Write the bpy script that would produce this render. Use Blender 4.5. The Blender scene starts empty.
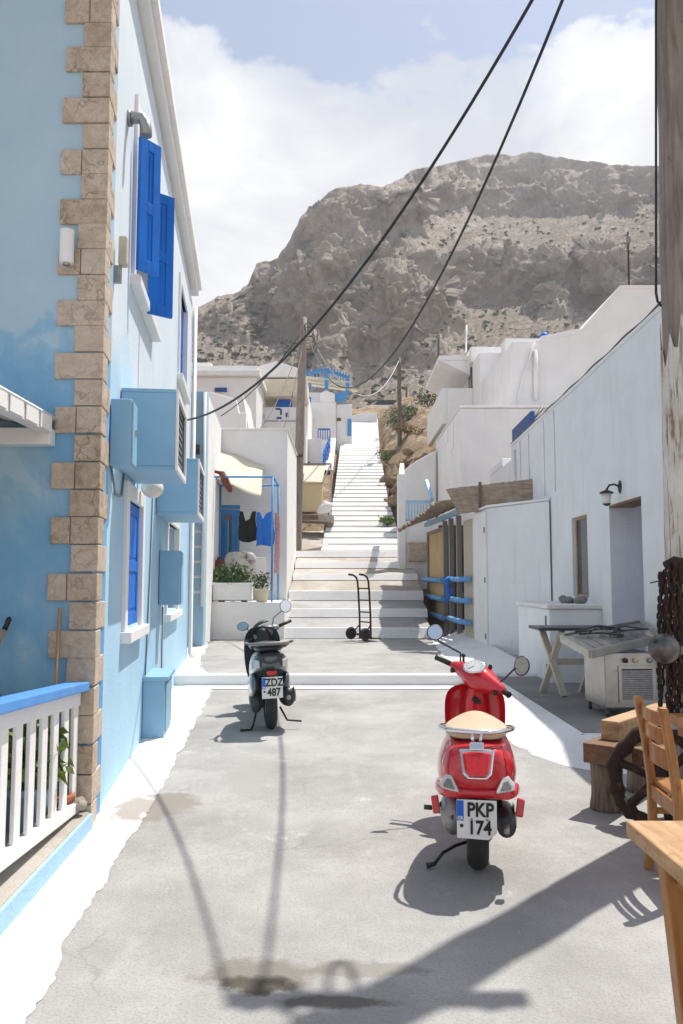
import bpy, bmesh, math, random
import numpy as np
from mathutils import Vector, Matrix, Euler
random.seed(7)
R = math.radians
scene = bpy.context.scene
COL = scene.collection
# ---------------------------------------------------------------- camera geometry
CAM_H, PITCH, F, CX, CY = 1.5, R(4.86), 800.0, 341.5, 512.0
cs, sn = math.cos(PITCH), math.sin(PITCH)
def ray(px, py):
    u = (px - CX) / F; v = (CY - py) / F
    yc = cs - v * sn
    return u / yc, (sn + v * cs) / yc
def at(px, py, Y):
    a, c = ray(px, py); return Vector((a * Y, Y, CAM_H + c * Y))
def hit_wall(px, py, x0, k):            # wall plane X = x0 + k*Y
    a, c = ray(px, py); Y = x0 / (a - k)
    return Vector((a * Y, Y, CAM_H + c * Y))
def hit_z(px, py, z):
    a, c = ray(px, py); Y = (z - CAM_H) / c
    return Vector((a * Y, Y, z))
LX, LK = -0.924, -0.122                 # street wall of the blue house
RX, RK = 3.02, 0.03                     # long white wall on the right
def lw(Y): return LX + LK * Y
def rw(Y): return RX + RK * Y
def ground(y):
    if y < 4: return 0.0
    if y < 11: return 0.011 * (y - 4)
    if y < 17: return 0.214 + (y - 11) * 0.0093
    return 0.27
def hit_ground(px, py):
    y = 5.0
    for _ in range(30):
        p = hit_z(px, py, ground(y)); y = 0.5 * y + 0.5 * p.y
    return p
# ---------------------------------------------------------------- mesh builder
class MB:
    def __init__(self, xf=None): self.v = []; self.f = []; self.sm = []; self.xf = xf
    def add(self, vs, fs, smooth=False):
        o = len(self.v)
        for p in vs:
            p = Vector(p)
            self.v.append(self.xf @ p if self.xf else p)
        for f in fs: self.f.append([o + i for i in f]); self.sm.append(smooth)
        return self
    def box(self, c, s, rot=None):
        c = Vector(c); hx, hy, hz = s[0] / 2, s[1] / 2, s[2] / 2
        vs = [Vector((x, y, z)) for x in (-hx, hx) for y in (-hy, hy) for z in (-hz, hz)]
        if rot is not None: vs = [rot @ p for p in vs]
        return self.add([c + p for p in vs], [(0,1,3,2),(4,6,7,5),(0,4,5,1),(2,3,7,6),(0,2,6,4),(1,5,7,3)])
    def bb(self, x0, x1, y0, y1, z0, z1):
        return self.box(((x0+x1)/2, (y0+y1)/2, (z0+z1)/2), (x1-x0, y1-y0, z1-z0))
    def wbox(self, x0, k, y0, y1, d0, d1, z0, z1):   # box along a slanted wall, d = distance off the wall (+X)
        vs = []
        for y in (y0, y1):
            for d in (d0, d1):
                for z in (z0, z1): vs.append((x0 + k*y + d, y - k*d, z))
        return self.add(vs, [(0,1,3,2),(4,6,7,5),(0,4,5,1),(2,3,7,6),(0,2,6,4),(1,5,7,3)])
    def bar(self, p0, p1, w, h=None, up=(0,0,1)):
        p0 = Vector(p0); p1 = Vector(p1); h = h or w
        d = (p1 - p0); L = d.length; d.normalize()
        up = Vector(up)
        s = d.cross(up)
        if s.length < 1e-4: s = d.cross(Vector((0,1,0)))
        s.normalize(); u = s.cross(d)
        vs = []
        for q in (p0, p1):
            for a, b in ((-1,-1),(1,-1),(1,1),(-1,1)): vs.append(q + s*(a*w/2) + u*(b*h/2))
        return self.add(vs, [(0,3,2,1),(4,5,6,7),(0,1,5,4),(1,2,6,5),(2,3,7,6),(3,0,4,7)])
    def tube(self, pts, r, n=8, cap=True, closed=False):
        pts = [Vector(p) for p in pts]
        rs = r if isinstance(r, (list, tuple)) else [r] * len(pts)
        N = len(pts); vs = []; prev = None
        for i, p in enumerate(pts):
            if closed: d = pts[(i+1) % N] - pts[i-1]
            else: d = pts[min(i+1, N-1)] - pts[max(i-1, 0)]
            d.normalize()
            if prev is None:
                a = Vector((0,0,1)) if abs(d.z) < .9 else Vector((1,0,0))
                s = d.cross(a).normalized()
            else:
                s = (prev - d * prev.dot(d))
                s = s.normalized() if s.length > 1e-5 else d.orthogonal().normalized()
            prev = s; t = d.cross(s)
            for k in range(n):
                an = 2*math.pi*k/n
                vs.append(p + (s*math.cos(an) + t*math.sin(an)) * rs[i])
        fs = []
        for i in range(N if closed else N-1):
            j = (i+1) % N
            for k in range(n):
                l = (k+1) % n
                fs.append((i*n+k, i*n+l, j*n+l, j*n+k))
        o = len(self.v); self.add(vs, fs, True)
        if cap and not closed:
            self.f.append([o+k for k in range(n)][::-1]); self.sm.append(False)
            self.f.append([o+(N-1)*n+k for k in range(n)]); self.sm.append(False)
        return self
    def lathe(self, prof, c=(0,0,0), axis='Z', n=24, rot=None):
        c = Vector(c); vs = []
        for r, h in prof:
            for k in range(n):
                a = 2*math.pi*k/n
                p = Vector((r*math.cos(a), r*math.sin(a), h))
                if axis == 'X': p = Vector((p.z, p.x, p.y))
                elif axis == 'Y': p = Vector((p.y, p.z, p.x))
                if rot is not None: p = rot @ p
                vs.append(c + p)
        fs = []
        for i in range(len(prof)-1):
            for k in range(n):
                l = (k+1) % n
                fs.append((i*n+k, i*n+l, (i+1)*n+l, (i+1)*n+k))
        return self.add(vs, fs, True)
    def ell(self, c, r, n=16, m=10, rot=None):
        c = Vector(c); prof = []
        vs = []; fs = []
        for i in range(m+1):
            th = math.pi*i/m
            for k in range(n):
                a = 2*math.pi*k/n
                p = Vector((r[0]*math.sin(th)*math.cos(a), r[1]*math.sin(th)*math.sin(a), r[2]*math.cos(th)))
                if rot is not None: p = rot @ p
                vs.append(c + p)
        for i in range(m):
            for k in range(n):
                l = (k+1) % n
                fs.append((i*n+k, (i+1)*n+k, (i+1)*n+l, i*n+l))
        return self.add(vs, fs, True)
    def prism(self, poly, vec):
        n = len(poly); vec = Vector(vec)
        vs = [Vector(p) for p in poly] + [Vector(p) + vec for p in poly]
        fs = [list(range(n))[::-1], list(range(n, 2*n))]
        for i in range(n): fs.append((i, (i+1) % n, n+(i+1) % n, n+i))
        return self.add(vs, fs)
    def loft(self, rings, cap=True, smooth=True):
        n = len(rings[0]); vs = [p for r in rings for p in r]; fs = []
        for i in range(len(rings)-1):
            for k in range(n):
                l = (k+1) % n
                fs.append((i*n+k, i*n+l, (i+1)*n+l, (i+1)*n+k))
        if cap:
            fs.append(list(range(n))[::-1]); fs.append([(len(rings)-1)*n+k for k in range(n)])
        return self.add(vs, fs, smooth)
    def leaves(self, c, rad, n, size, flat=1.0, asp=.5, up=.3):
        c = Vector(c)
        for _ in range(n):
            while True:
                p = Vector((random.uniform(-1,1), random.uniform(-1,1), random.uniform(-1,1)))
                if p.length < 1: break
            q = c + Vector((p.x*rad[0], p.y*rad[1], p.z*rad[2]))
            d = Vector((random.gauss(0,1), random.gauss(0,1), random.gauss(0,1)*flat + up)).normalized()
            s = d.orthogonal().normalized(); s = Matrix.Rotation(random.uniform(0,6.28), 3, d) @ s
            L = size * random.uniform(.6, 1.3); w = L * asp
            nn = d.cross(s)
            self.add([q, q + d*L*.5 + s*w*.5 + nn*L*.06, q + d*L, q + d*L*.5 - s*w*.5 + nn*L*.06], [(0,1,2,3)])
        return self
    def build(self, name, mat, parent=None, bevel=0, subsurf=0, weld=False, local=False, autosmooth=None):
        off = Vector((0,0,0))
        if parent is not None and not local:
            p = parent
            while p is not None: off += p.location; p = p.parent
        me = bpy.data.meshes.new(name)
        me.from_pydata([tuple(q - off) for q in self.v], [], self.f)
        me.polygons.foreach_set('use_smooth', self.sm)
        bm = bmesh.new(); bm.from_mesh(me)
        if weld: bmesh.ops.remove_doubles(bm, verts=bm.verts, dist=1e-4)
        bmesh.ops.recalc_face_normals(bm, faces=bm.faces)
        bm.to_mesh(me); bm.free()
        if mat: me.materials.append(mat)
        o = bpy.data.objects.new(name, me); COL.objects.link(o)
        if parent is not None: o.parent = parent
        if bevel:
            b = o.modifiers.new('bevel', 'BEVEL'); b.width = bevel; b.segments = 2; b.limit_method = 'ANGLE'; b.angle_limit = R(40)
            b.harden_normals = False
        if subsurf:
            s = o.modifiers.new('sub', 'SUBSURF'); s.levels = subsurf; s.render_levels = subsurf
        return o
def tag(o, label, cat, group=None, kind=None):
    o['label'] = label; o['category'] = cat
    if group: o['group'] = group
    if kind: o['kind'] = kind
    return o
def thing(name, label, cat, loc=(0,0,0), group=None, rz=0):
    o = bpy.data.objects.new(name, None); COL.objects.link(o)
    o.location = loc; o.rotation_euler = (0,0,rz); o.empty_display_size = .2
    return tag(o, label, cat, group)
def struct(o): o['kind'] = 'structure'; return o
def text_mesh(name, s, size, mat, parent, M, ext=.0015, squash=.78):
    cu = bpy.data.curves.new('lettering', 'FONT'); cu.body = s; cu.size = size; cu.extrude = ext
    cu.align_x = 'CENTER'; cu.align_y = 'CENTER'; cu.offset = size*.026
    tmp = bpy.data.objects.new('tmp', cu); COL.objects.link(tmp)
    dg = bpy.context.evaluated_depsgraph_get()
    me = bpy.data.meshes.new_from_object(tmp.evaluated_get(dg))
    bpy.data.objects.remove(tmp); bpy.data.curves.remove(cu)
    me.transform(M @ Matrix.Diagonal((squash,1,1,1)))
    me.materials.clear(); me.materials.append(mat)
    o = bpy.data.objects.new(name, me); COL.objects.link(o); o.parent = parent
    return o
# wall grid with openings: P(u, z, d) -> world point; d = depth into the wall
def wall_grid(mb, us, zs, P, holes, th):
    us = sorted(set(us)); zs = sorted(set(zs))
    def hole(i, j):
        um = (us[i]+us[i+1])/2; zm = (zs[j]+zs[j+1])/2
        return any(h[0] < um < h[1] and h[2] < zm < h[3] for h in holes)
    nu, nz = len(us)-1, len(zs)-1
    S = [[not hole(i, j) for j in range(nz)] for i in range(nu)]
    def q(a, b, c, d): mb.add([a, b, c, d], [(0,1,2,3)])
    for i in range(nu):
        for j in range(nz):
            if not S[i][j]: continue
            u0,u1,z0,z1 = us[i],us[i+1],zs[j],zs[j+1]
            q(P(u0,z0,0),P(u1,z0,0),P(u1,z1,0),P(u0,z1,0)); q(P(u0,z0,th),P(u0,z1,th),P(u1,z1,th),P(u1,z0,th))
            if i == 0 or not S[i-1][j]: q(P(u0,z0,0),P(u0,z1,0),P(u0,z1,th),P(u0,z0,th))
            if i == nu-1 or not S[i+1][j]: q(P(u1,z0,0),P(u1,z0,th),P(u1,z1,th),P(u1,z1,0))
            if j == 0 or not S[i][j-1]: q(P(u0,z0,0),P(u0,z0,th),P(u1,z0,th),P(u1,z0,0))
            if j == nz-1 or not S[i][j+1]: q(P(u0,z1,0),P(u1,z1,0),P(u1,z1,th),P(u0,z1,th))
# ---------------------------------------------------------------- materials
def ramp(nt, fac, stops):
    n = nt.nodes.new('ShaderNodeValToRGB'); cr = n.color_ramp
    while len(cr.elements) < len(stops): cr.elements.new(.5)
    for e, (p, c) in zip(cr.elements, stops):
        e.position = p; e.color = (c[0], c[1], c[2], 1) if not isinstance(c, (int, float)) else (c, c, c, 1)
    nt.links.new(fac, n.inputs['Fac']); return n.outputs['Color']
def noise(nt, vec, scale, detail=4, rough=.55, dist=0):
    n = nt.nodes.new('ShaderNodeTexNoise'); n.inputs['Scale'].default_value = scale
    n.inputs['Detail'].default_value = detail; n.inputs['Roughness'].default_value = rough
    n.inputs['Distortion'].default_value = dist
    nt.links.new(vec, n.inputs['Vector']); return n.outputs['Fac']
def mix(nt, fac, a, b, mode='MIX'):
    n = nt.nodes.new('ShaderNodeMix'); n.data_type = 'RGBA'; n.blend_type = mode
    for sock, val in ((n.inputs[0], fac), (n.inputs[6], a), (n.inputs[7], b)):
        if hasattr(val, 'is_linked'): nt.links.new(val, sock)
        elif isinstance(val, (int, float)): sock.default_value = val
        else: sock.default_value = (val[0], val[1], val[2], 1)
    return n.outputs[2]
def newmat(name):
    m = bpy.data.materials.new(name); m.use_nodes = True
    nt = m.node_tree; b = nt.nodes['Principled BSDF']
    geo = nt.nodes.new('ShaderNodeNewGeometry')
    return m, nt, b, geo.outputs['Position'], geo
def scaled(nt, vec, s):
    n = nt.nodes.new('ShaderNodeVectorMath'); n.operation = 'MULTIPLY'; n.inputs[1].default_value = s
    nt.links.new(vec, n.inputs[0]); return n.outputs[0]
def bump(nt, b, h, strength, dist=.01):
    n = nt.nodes.new('ShaderNodeBump'); n.inputs['Strength'].default_value = strength; n.inputs['Distance'].default_value = dist
    nt.links.new(h, n.inputs['Height']); nt.links.new(n.outputs[0], b.inputs['Normal'])
def simple(name, col, rough=.6, metal=0, var=.12, vs=6, bs=0, bscale=60, coat=0, spec=.5, stain=None, stain_amt=.55, stain_scale=2.5, bdist=.01, local=False):
    m, nt, b, pos, geo = newmat(name)
    if local:
        tc = nt.nodes.new('ShaderNodeTexCoord'); pos = tc.outputs['Object']
    b.inputs['Roughness'].default_value = rough; b.inputs['Metallic'].default_value = metal
    b.inputs['Specular IOR Level'].default_value = spec; b.inputs['Coat Weight'].default_value = coat; b.inputs['Coat Roughness'].default_value = .06
    c = col
    if var:
        f = noise(nt, pos, vs, 5)
        c = ramp(nt, f, [(.3, [x*(1-var) for x in col]), (.7, [min(1, x*(1+var*.6)) for x in col])])
    if stain:
        f2 = noise(nt, pos, stain_scale, 8, .65)
        mk = ramp(nt, f2, [(stain_amt, 0.0), (stain_amt+.12, 1.0)])
        c = mix(nt, mk, c, stain)
    if hasattr(c, 'is_linked'): nt.links.new(c, b.inputs['Base Color'])
    else: b.inputs['Base Color'].default_value = (*col, 1)
    if bs: bump(nt, b, noise(nt, pos, bscale, 6, .6), bs, bdist)
    return m
def plaster(name, col, dirt=(.5,.48,.44), dirt_amt=.7, var=.05, bs=.35, streak=.3):
    m, nt, b, pos, geo = newmat(name)
    b.inputs['Roughness'].default_value = .85; b.inputs['Specular IOR Level'].default_value = .25
    f = noise(nt, pos, 1.7, 6, .6)
    c = ramp(nt, f, [(.3, [x*(1-var) for x in col]), (.7, [min(1, x*(1+var)) for x in col])])
    st = noise(nt, scaled(nt, pos, (5, 5, .35)), 1.6, 5, .6)          # rain streaks
    c = mix(nt, ramp(nt, st, [(.56, 0.0), (.78, streak)]), c, dirt)
    sp = noise(nt, pos, 7, 9, .7)
    c = mix(nt, ramp(nt, sp, [(dirt_amt, 0.0), (dirt_amt+.1, .55)]), c, dirt)
    nt.links.new(c, b.inputs['Base Color'])
    h = nt.nodes.new('ShaderNodeMath'); h.operation = 'ADD'
    nt.links.new(noise(nt, pos, 6, 4, .5), h.inputs[0]); nt.links.new(noise(nt, pos, 55, 5, .6), h.inputs[1])
    h2 = nt.nodes.new('ShaderNodeMath'); h2.operation = 'MULTIPLY_ADD'; h2.inputs[1].default_value = 5.0
    nt.links.new(noise(nt, pos, 1.6, 3, .5), h2.inputs[0]); nt.links.new(h.outputs[0], h2.inputs[2])
    bump(nt, b, h2.outputs[0], bs*1.3, .016)
    return m
def wood(name, c0, c1, axis=(1,1,10), rough=.6, scale=3, bs=.3):
    m, nt, b, pos, geo = newmat(name)
    v = scaled(nt, pos, axis)
    f = noise(nt, v, scale, 7, .65, .6)
    g = noise(nt, pos, 2, 3)
    c = ramp(nt, f, [(.32, c0), (.5, [(a+b_)/2 for a, b_ in zip(c0, c1)]), (.68, c1)])
    c = mix(nt, ramp(nt, g, [(.35, 0.0), (.7, .35)]), c, [x*.6 for x in c0])
    nt.links.new(c, b.inputs['Base Color']); b.inputs['Roughness'].default_value = rough
    wr = noise(nt, pos, 14, 8, .7)
    c = mix(nt, ramp(nt, wr, [(.60, 0.0), (.70, .55)]), c, [x*.38 for x in c0]); nt.links.new(c, b.inputs['Base Color'])
    nt.links.new(ramp(nt, wr, [(.35, rough*.75), (.7, min(1, rough*1.35))]), b.inputs['Roughness'])
    bump(nt, b, f, bs, .006)
    return m
W = {}
W['white'] = plaster('white_plaster', (.82,.81,.79), dirt=(.50,.47,.42), streak=.16, dirt_amt=.69)
W['white_far'] = plaster('white_plaster_far', (.81,.795,.775), streak=.2, dirt_amt=.72)
W['white_wall'] = plaster('white_wall_plaster', (.82,.82,.82), dirt=(.6,.59,.57), streak=.4, dirt_amt=.62, bs=.7)
W['cream'] = plaster('cream_plaster', (.62,.50,.30), streak=.2)
W['ltblue'] = plaster('light_blue_plaster', (.36,.56,.70), dirt=(.25,.36,.45), streak=.35)
W['boxblue'] = simple('pale_blue_metal', (.25,.45,.61), .55, 0, .08, 3, .1, 20)
W['blue'] = simple('strong_blue_paint', (.002,.15,.60), .5, 0, .2, 5, .2, 30, spec=.25, stain=(.04,.25,.62), stain_amt=.66)
W['skyblue'] = simple('sky_blue_paint', (.05,.28,.62), .45, 0, .15, 6, .1, 40)
W['hutblue'] = simple('faded_blue_paint', (.13,.36,.68), .6, 0, .2, 4, .2, 40, stain=(.3,.5,.72), stain_amt=.6)
W['railblue'] = simple('rail_blue_paint', (.09,.29,.68), .5, 0, .12, 4, .15, 30, stain=(.2,.42,.7), stain_amt=.64)
W['pale_rail'] = simple('pale_blue_paint', (.34,.58,.76), .5, 0, .1)
W['whitepaint'] = simple('white_wood_paint', (.80,.79,.77), .55, 0, .05, 5, .15, 30, stain=(.55,.52,.47), stain_amt=.68)
W['black'] = simple('black_plastic', (.012,.012,.013), .45, 0, .2, 20, .08, 200)
W['rubber'] = simple('tyre_rubber', (.022,.021,.02), .85, 0, .3, 30, .3, 150, stain=(.1,.09,.075), stain_amt=.6, stain_scale=9)
W['chrome'] = simple('chrome', (.75,.75,.76), .14, 1, .05, 20)
W['steel'] = simple('stainless_steel', (.40,.385,.37), .34, .95, .2, 5, .05, 80, stain=(.22,.20,.18), stain_amt=.55, stain_scale=3.5)
W['flaky'] = None
W['alu'] = simple('cast_aluminium', (.36,.36,.36), .5, .9, .25, 15, .2, 60)
W['rust'] = simple('rusty_iron', (.045,.026,.018), .9, .2, .4, 25, .5, 120, stain=(.13,.06,.03), stain_amt=.56, stain_scale=14)
W['red'] = simple('red_gloss_paint', (.56,.006,.018), .24, 0, .05, 3, coat=.7, stain=(.42,.06,.055), stain_amt=.6, stain_scale=11)
W['redlens'] = simple('red_tail_lens', (.55,.012,.015), .15, 0, .25, 60, coat=.6)
W['lens'] = simple('clear_lens', (.6,.6,.58), .15, 0, .25, 120, coat=.6)
W['beige'] = simple('beige_vinyl', (.52,.41,.28), .5, 0, .08, 8, .15, 120)
W['plate'] = simple('plate_white', (.72,.72,.70), .35, 0, .05, 20, stain=(.5,.46,.4), stain_amt=.68, stain_scale=20)
W['plateblue'] = simple('plate_blue', (.01,.12,.6), .35, 0, .03)
W['ink'] = simple('plate_ink', (.01,.01,.011), .4, 0, 0)
W['grey_gloss'] = simple('grey_gloss_paint', (.085,.11,.125), .25, .35, .06, 4, coat=.7)
W['darkgrey'] = simple('dark_grey_plastic', (.035,.037,.04), .42, 0, .15, 15, .1, 150)
W['silvergrey'] = simple('warm_grey_plastic', (.2,.19,.18), .45, 0, .1, 10)
W['mirror'] = simple('mirror_glass', (.8,.82,.85), .03, 1, 0)
W['dial'] = simple('dial_face', (.62,.63,.62), .3, 0, .05)
W['glass'] = simple('dark_window_glass', (.02,.025,.03), .08, 0, 0, spec=.6)
W['darkin'] = simple('dark_interior', (.03,.028,.027), .9, 0, .3)
W['terracotta'] = simple('terracotta', (.42,.13,.06), .75, 0, .15, 10, .2, 80)
W['leaf'] = simple('green_leaf', (.075,.14,.03), .5, 0, .45, 9)
W['leaf_dark'] = simple('dark_green_leaf', (.035,.075,.02), .5, 0, .4, 8)
W['leaf_lt'] = simple('bright_green_leaf', (.16,.24,.035), .5, 0, .4, 14)
W['shrub'] = simple('dry_shrub_leaf', (.075,.085,.035), .8, 0, .4, 2)
W['drygrass'] = simple('dry_grass', (.30,.21,.10), .85, 0, .35, 5)
W['cloth_black'] = simple('black_cloth', (.010,.010,.012), .95, 0, .2, 20, .3, 60)
W['cloth_blue'] = simple('blue_cloth', (.02,.17,.62), .9, 0, .15, 12, .3, 60)
W['cloth_cream'] = simple('cream_canvas', (.70,.62,.48), .9, 0, .1, 4, .3, 30, stain=(.5,.42,.3), stain_amt=.62)
W['cloth_pink'] = simple('pink_cloth', (.68,.36,.36), .9, 0, .35, 26)
W['cloth_red'] = simple('reddish_brown_cloth', (.16,.04,.025), .8, 0, .3, 12, .3, 40)
W['cushion'] = simple('patterned_cushion', (.66,.63,.58), .9, 0, .1, 9, stain=(.16,.11,.07), stain_amt=.52, stain_scale=5)
W['pole'] = wood('weathered_pole_wood', (.17,.135,.115), (.36,.30,.26), (9,9,.8), .85, 3, .6)
W['pole_dark'] = wood('dark_pole_wood', (.09,.065,.05), (.20,.15,.12), (9,9,.8), .85, 3, .5)
W['orange_wood'] = wood('varnished_pine', (.30,.115,.025), (.50,.23,.06), (12,12,2), .38, 2.5, .15)
W['table_wood'] = wood('pale_table_wood', (.34,.18,.075), (.60,.38,.19), (9,1.2,9), .5, 3, .25)
W['beam_wood'] = wood('raw_timber', (.30,.18,.09), (.55,.38,.21), (1.5,9,9), .7, 3, .3)
W['dark_beam'] = wood('brown_timber', (.12,.062,.03), (.25,.145,.075), (1.5,9,9), .75, 3, .35)
W['bark'] = wood('old_log_bark', (.10,.065,.045), (.34,.28,.23), (10,10,.8), .95, 3, 1.0)
W['stick'] = wood('broom_stick_wood', (.32,.20,.11), (.48,.33,.2), (12,12,1), .6)
W['slate'] = simple('dark_table_board', (.035,.037,.042), .42, 0, .25, 8, .1, 40)
W['old_cream_wood'] = simple('old_cream_paint', (.52,.47,.37), .65, 0, .12, 12, .3, 50, stain=(.2,.15,.1), stain_amt=.62, stain_scale=8)
W['lantern_glass'] = simple('frosted_glass', (.75,.72,.65), .3, 0, .05)
W['verdigris'] = simple('dark_green_iron', (.03,.05,.045), .6, .4, .3)
W['cable'] = simple('black_cable', (.008,.008,.009), .5, 0, 0)
W['wire_pale'] = simple('pale_cable', (.45,.45,.45), .5, 0, 0)
W['pan'] = simple('scorched_pan_metal', (.17,.165,.16), .38, .9, .5, 14, .15, 60)
W['lav_door'] = plaster('lavender_blue_paint', (.40,.46,.68), streak=.2)
W['boardblue'] = simple('deep_blue_board', (.008,.06,.24), .6, 0, .2)
SKYZ, EXPO = .53, .34
# ---------------------------------------------------------------- special materials
def concrete(name, base, light, dark):
    m, nt, b, pos, geo = newmat(name)
    b.inputs['Roughness'].default_value = .88; b.inputs['Specular IOR Level'].default_value = .3
    c = ramp(nt, noise(nt, pos, .9, 8, .65), [(.3, dark), (.5, base), (.68, light)])
    c = mix(nt, ramp(nt, noise(nt, scaled(nt, pos, (1,.5,1)), 5, 9, .72), [(.52, 0.0), (.68, .5)]), c, light)
    c = mix(nt, ramp(nt, noise(nt, pos, 2.3, 9, .75, .5), [(.60, 0.0), (.72, .55)]), c, [x*.66 for x in base])
    # worn remains of whitewash
    c = mix(nt, ramp(nt, noise(nt, pos, 1.4, 9, .78), [(.60, 0.0), (.68, .5)]), c, (.68,.67,.64))
    c = mix(nt, ramp(nt, noise(nt, pos, 90, 3, .6), [(.36, .35), (.5, 0.0)]), c, [x*.6 for x in dark])
    # hairline cracks
    vo = nt.nodes.new('ShaderNodeTexVoronoi'); vo.feature = 'DISTANCE_TO_EDGE'; vo.inputs['Scale'].default_value = .55
    w = nt.nodes.new('ShaderNodeTexNoise'); w.inputs['Scale'].default_value = 2.2; w.inputs['Detail'].default_value = 8
    nt.links.new(pos, w.inputs['Vector'])
    ad = nt.nodes.new('ShaderNodeMix'); ad.data_type = 'VECTOR'; ad.inputs[0].default_value = .35
    nt.links.new(pos, ad.inputs[4]); nt.links.new(w.outputs['Color'], ad.inputs[5]); nt.links.new(ad.outputs[1], vo.inputs['Vector'])
    crk = ramp(nt, vo.outputs['Distance'], [(0.0, .28), (.004, 0.0)])
    gate = ramp(nt, noise(nt, pos, .8, 2), [(.48, 0.0), (.56, 1.0)])
    mm = nt.nodes.new('ShaderNodeMath'); mm.operation = 'MULTIPLY'; nt.links.new(crk, mm.inputs[0]); nt.links.new(gate, mm.inputs[1])
    c = mix(nt, mm.outputs[0], c, [x*.4 for x in dark])
    nt.links.new(c, b.inputs['Base Color'])
    h = nt.nodes.new('ShaderNodeMath'); h.operation = 'ADD'
    nt.links.new(noise(nt, pos, 3, 6, .6), h.inputs[0]); nt.links.new(noise(nt, pos, 60, 6, .7), h.inputs[1])
    bump(nt, b, h.outputs[0], .55, .012)
    return m, nt, b, pos, c
W['concrete'], *_cc = concrete('street_concrete', (.355,.345,.328), (.45,.44,.42), (.27,.262,.25))
# damp, oily patches with their own outline
def add_patch(mat, center, rad, col, amt=.75):
    nt = mat.node_tree; b = nt.nodes['Principled BSDF']
    src = b.inputs['Base Color'].links[0].from_socket
    geo = nt.nodes.new('ShaderNodeNewGeometry'); pos = geo.outputs['Position']
    s = nt.nodes.new('ShaderNodeVectorMath'); s.operation = 'SUBTRACT'; s.inputs[1].default_value = center; nt.links.new(pos, s.inputs[0])
    sc = scaled(nt, s.outputs[0], (1/rad[0], 1/rad[1], 0))
    ln = nt.nodes.new('ShaderNodeVectorMath'); ln.operation = 'LENGTH'; nt.links.new(sc, ln.inputs[0])
    a = nt.nodes.new('ShaderNodeMath'); a.operation = 'MULTIPLY_ADD'; a.inputs[1].default_value = 1.9
    nt.links.new(noise(nt, pos, 5, 9, .7), a.inputs[0]); nt.links.new(ln.outputs['Value'], a.inputs[2])
    mk = ramp(nt, a.outputs[0], [(.0, 0.0), (1.0, 0.0)])
    mr = nt.nodes.new('ShaderNodeMapRange'); mr.inputs[1].default_value = 1.78; mr.inputs[2].default_value = 1.48
    mr.inputs[3].default_value = 0; mr.inputs[4].default_value = amt; nt.links.new(a.outputs[0], mr.inputs[0])
    c = mix(nt, mr.outputs[0], src, col); nt.links.new(c, b.inputs['Base Color'])
pch = hit_ground(265, 975)
add_patch(W['concrete'], tuple(pch), (.34, .17, 1), (.20,.18,.15), .8)
add_patch(W['concrete'], tuple(hit_ground(252, 985)), (.2, .10, 1), (.075,.065,.05), .9); add_patch(W['concrete'], tuple(hit_ground(335, 1002)), (.3, .06, 1), (.10,.09,.075), .8)
p2 = hit_ground(360, 970); add_patch(W['concrete'], tuple(p2), (.3, .10, 1), (.22,.20,.17), .6)
p3 = hit_ground(165, 805); add_patch(W['concrete'], tuple(p3), (.30, .42, 1), (.25,.22,.19), .85)
p4 = hit_ground(250, 775); add_patch(W['concrete'], tuple(p4), (.25, .7, 1), (.33,.31,.29), .6)
W['whitewash'], nt_, b_, pos_, c_ = concrete('whitewashed_concrete', (.78,.775,.76), (.82,.815,.80), (.68,.67,.65))
add_patch(W['whitewash'], tuple(hit_ground(135, 808)), (.28, .4, 1), (.33,.29,.25), .85)
W['patio'], *_ = concrete('patio_concrete', (.23,.222,.214), (.30,.29,.28), (.17,.165,.16))
W['stepgrey'], *_ = concrete('step_concrete', (.37,.362,.352), (.48,.47,.46), (.31,.30,.29))
W['stepbeige'], *_ = concrete('worn_step_concrete', (.40,.36,.31), (.54,.51,.47), (.32,.27,.22))
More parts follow.
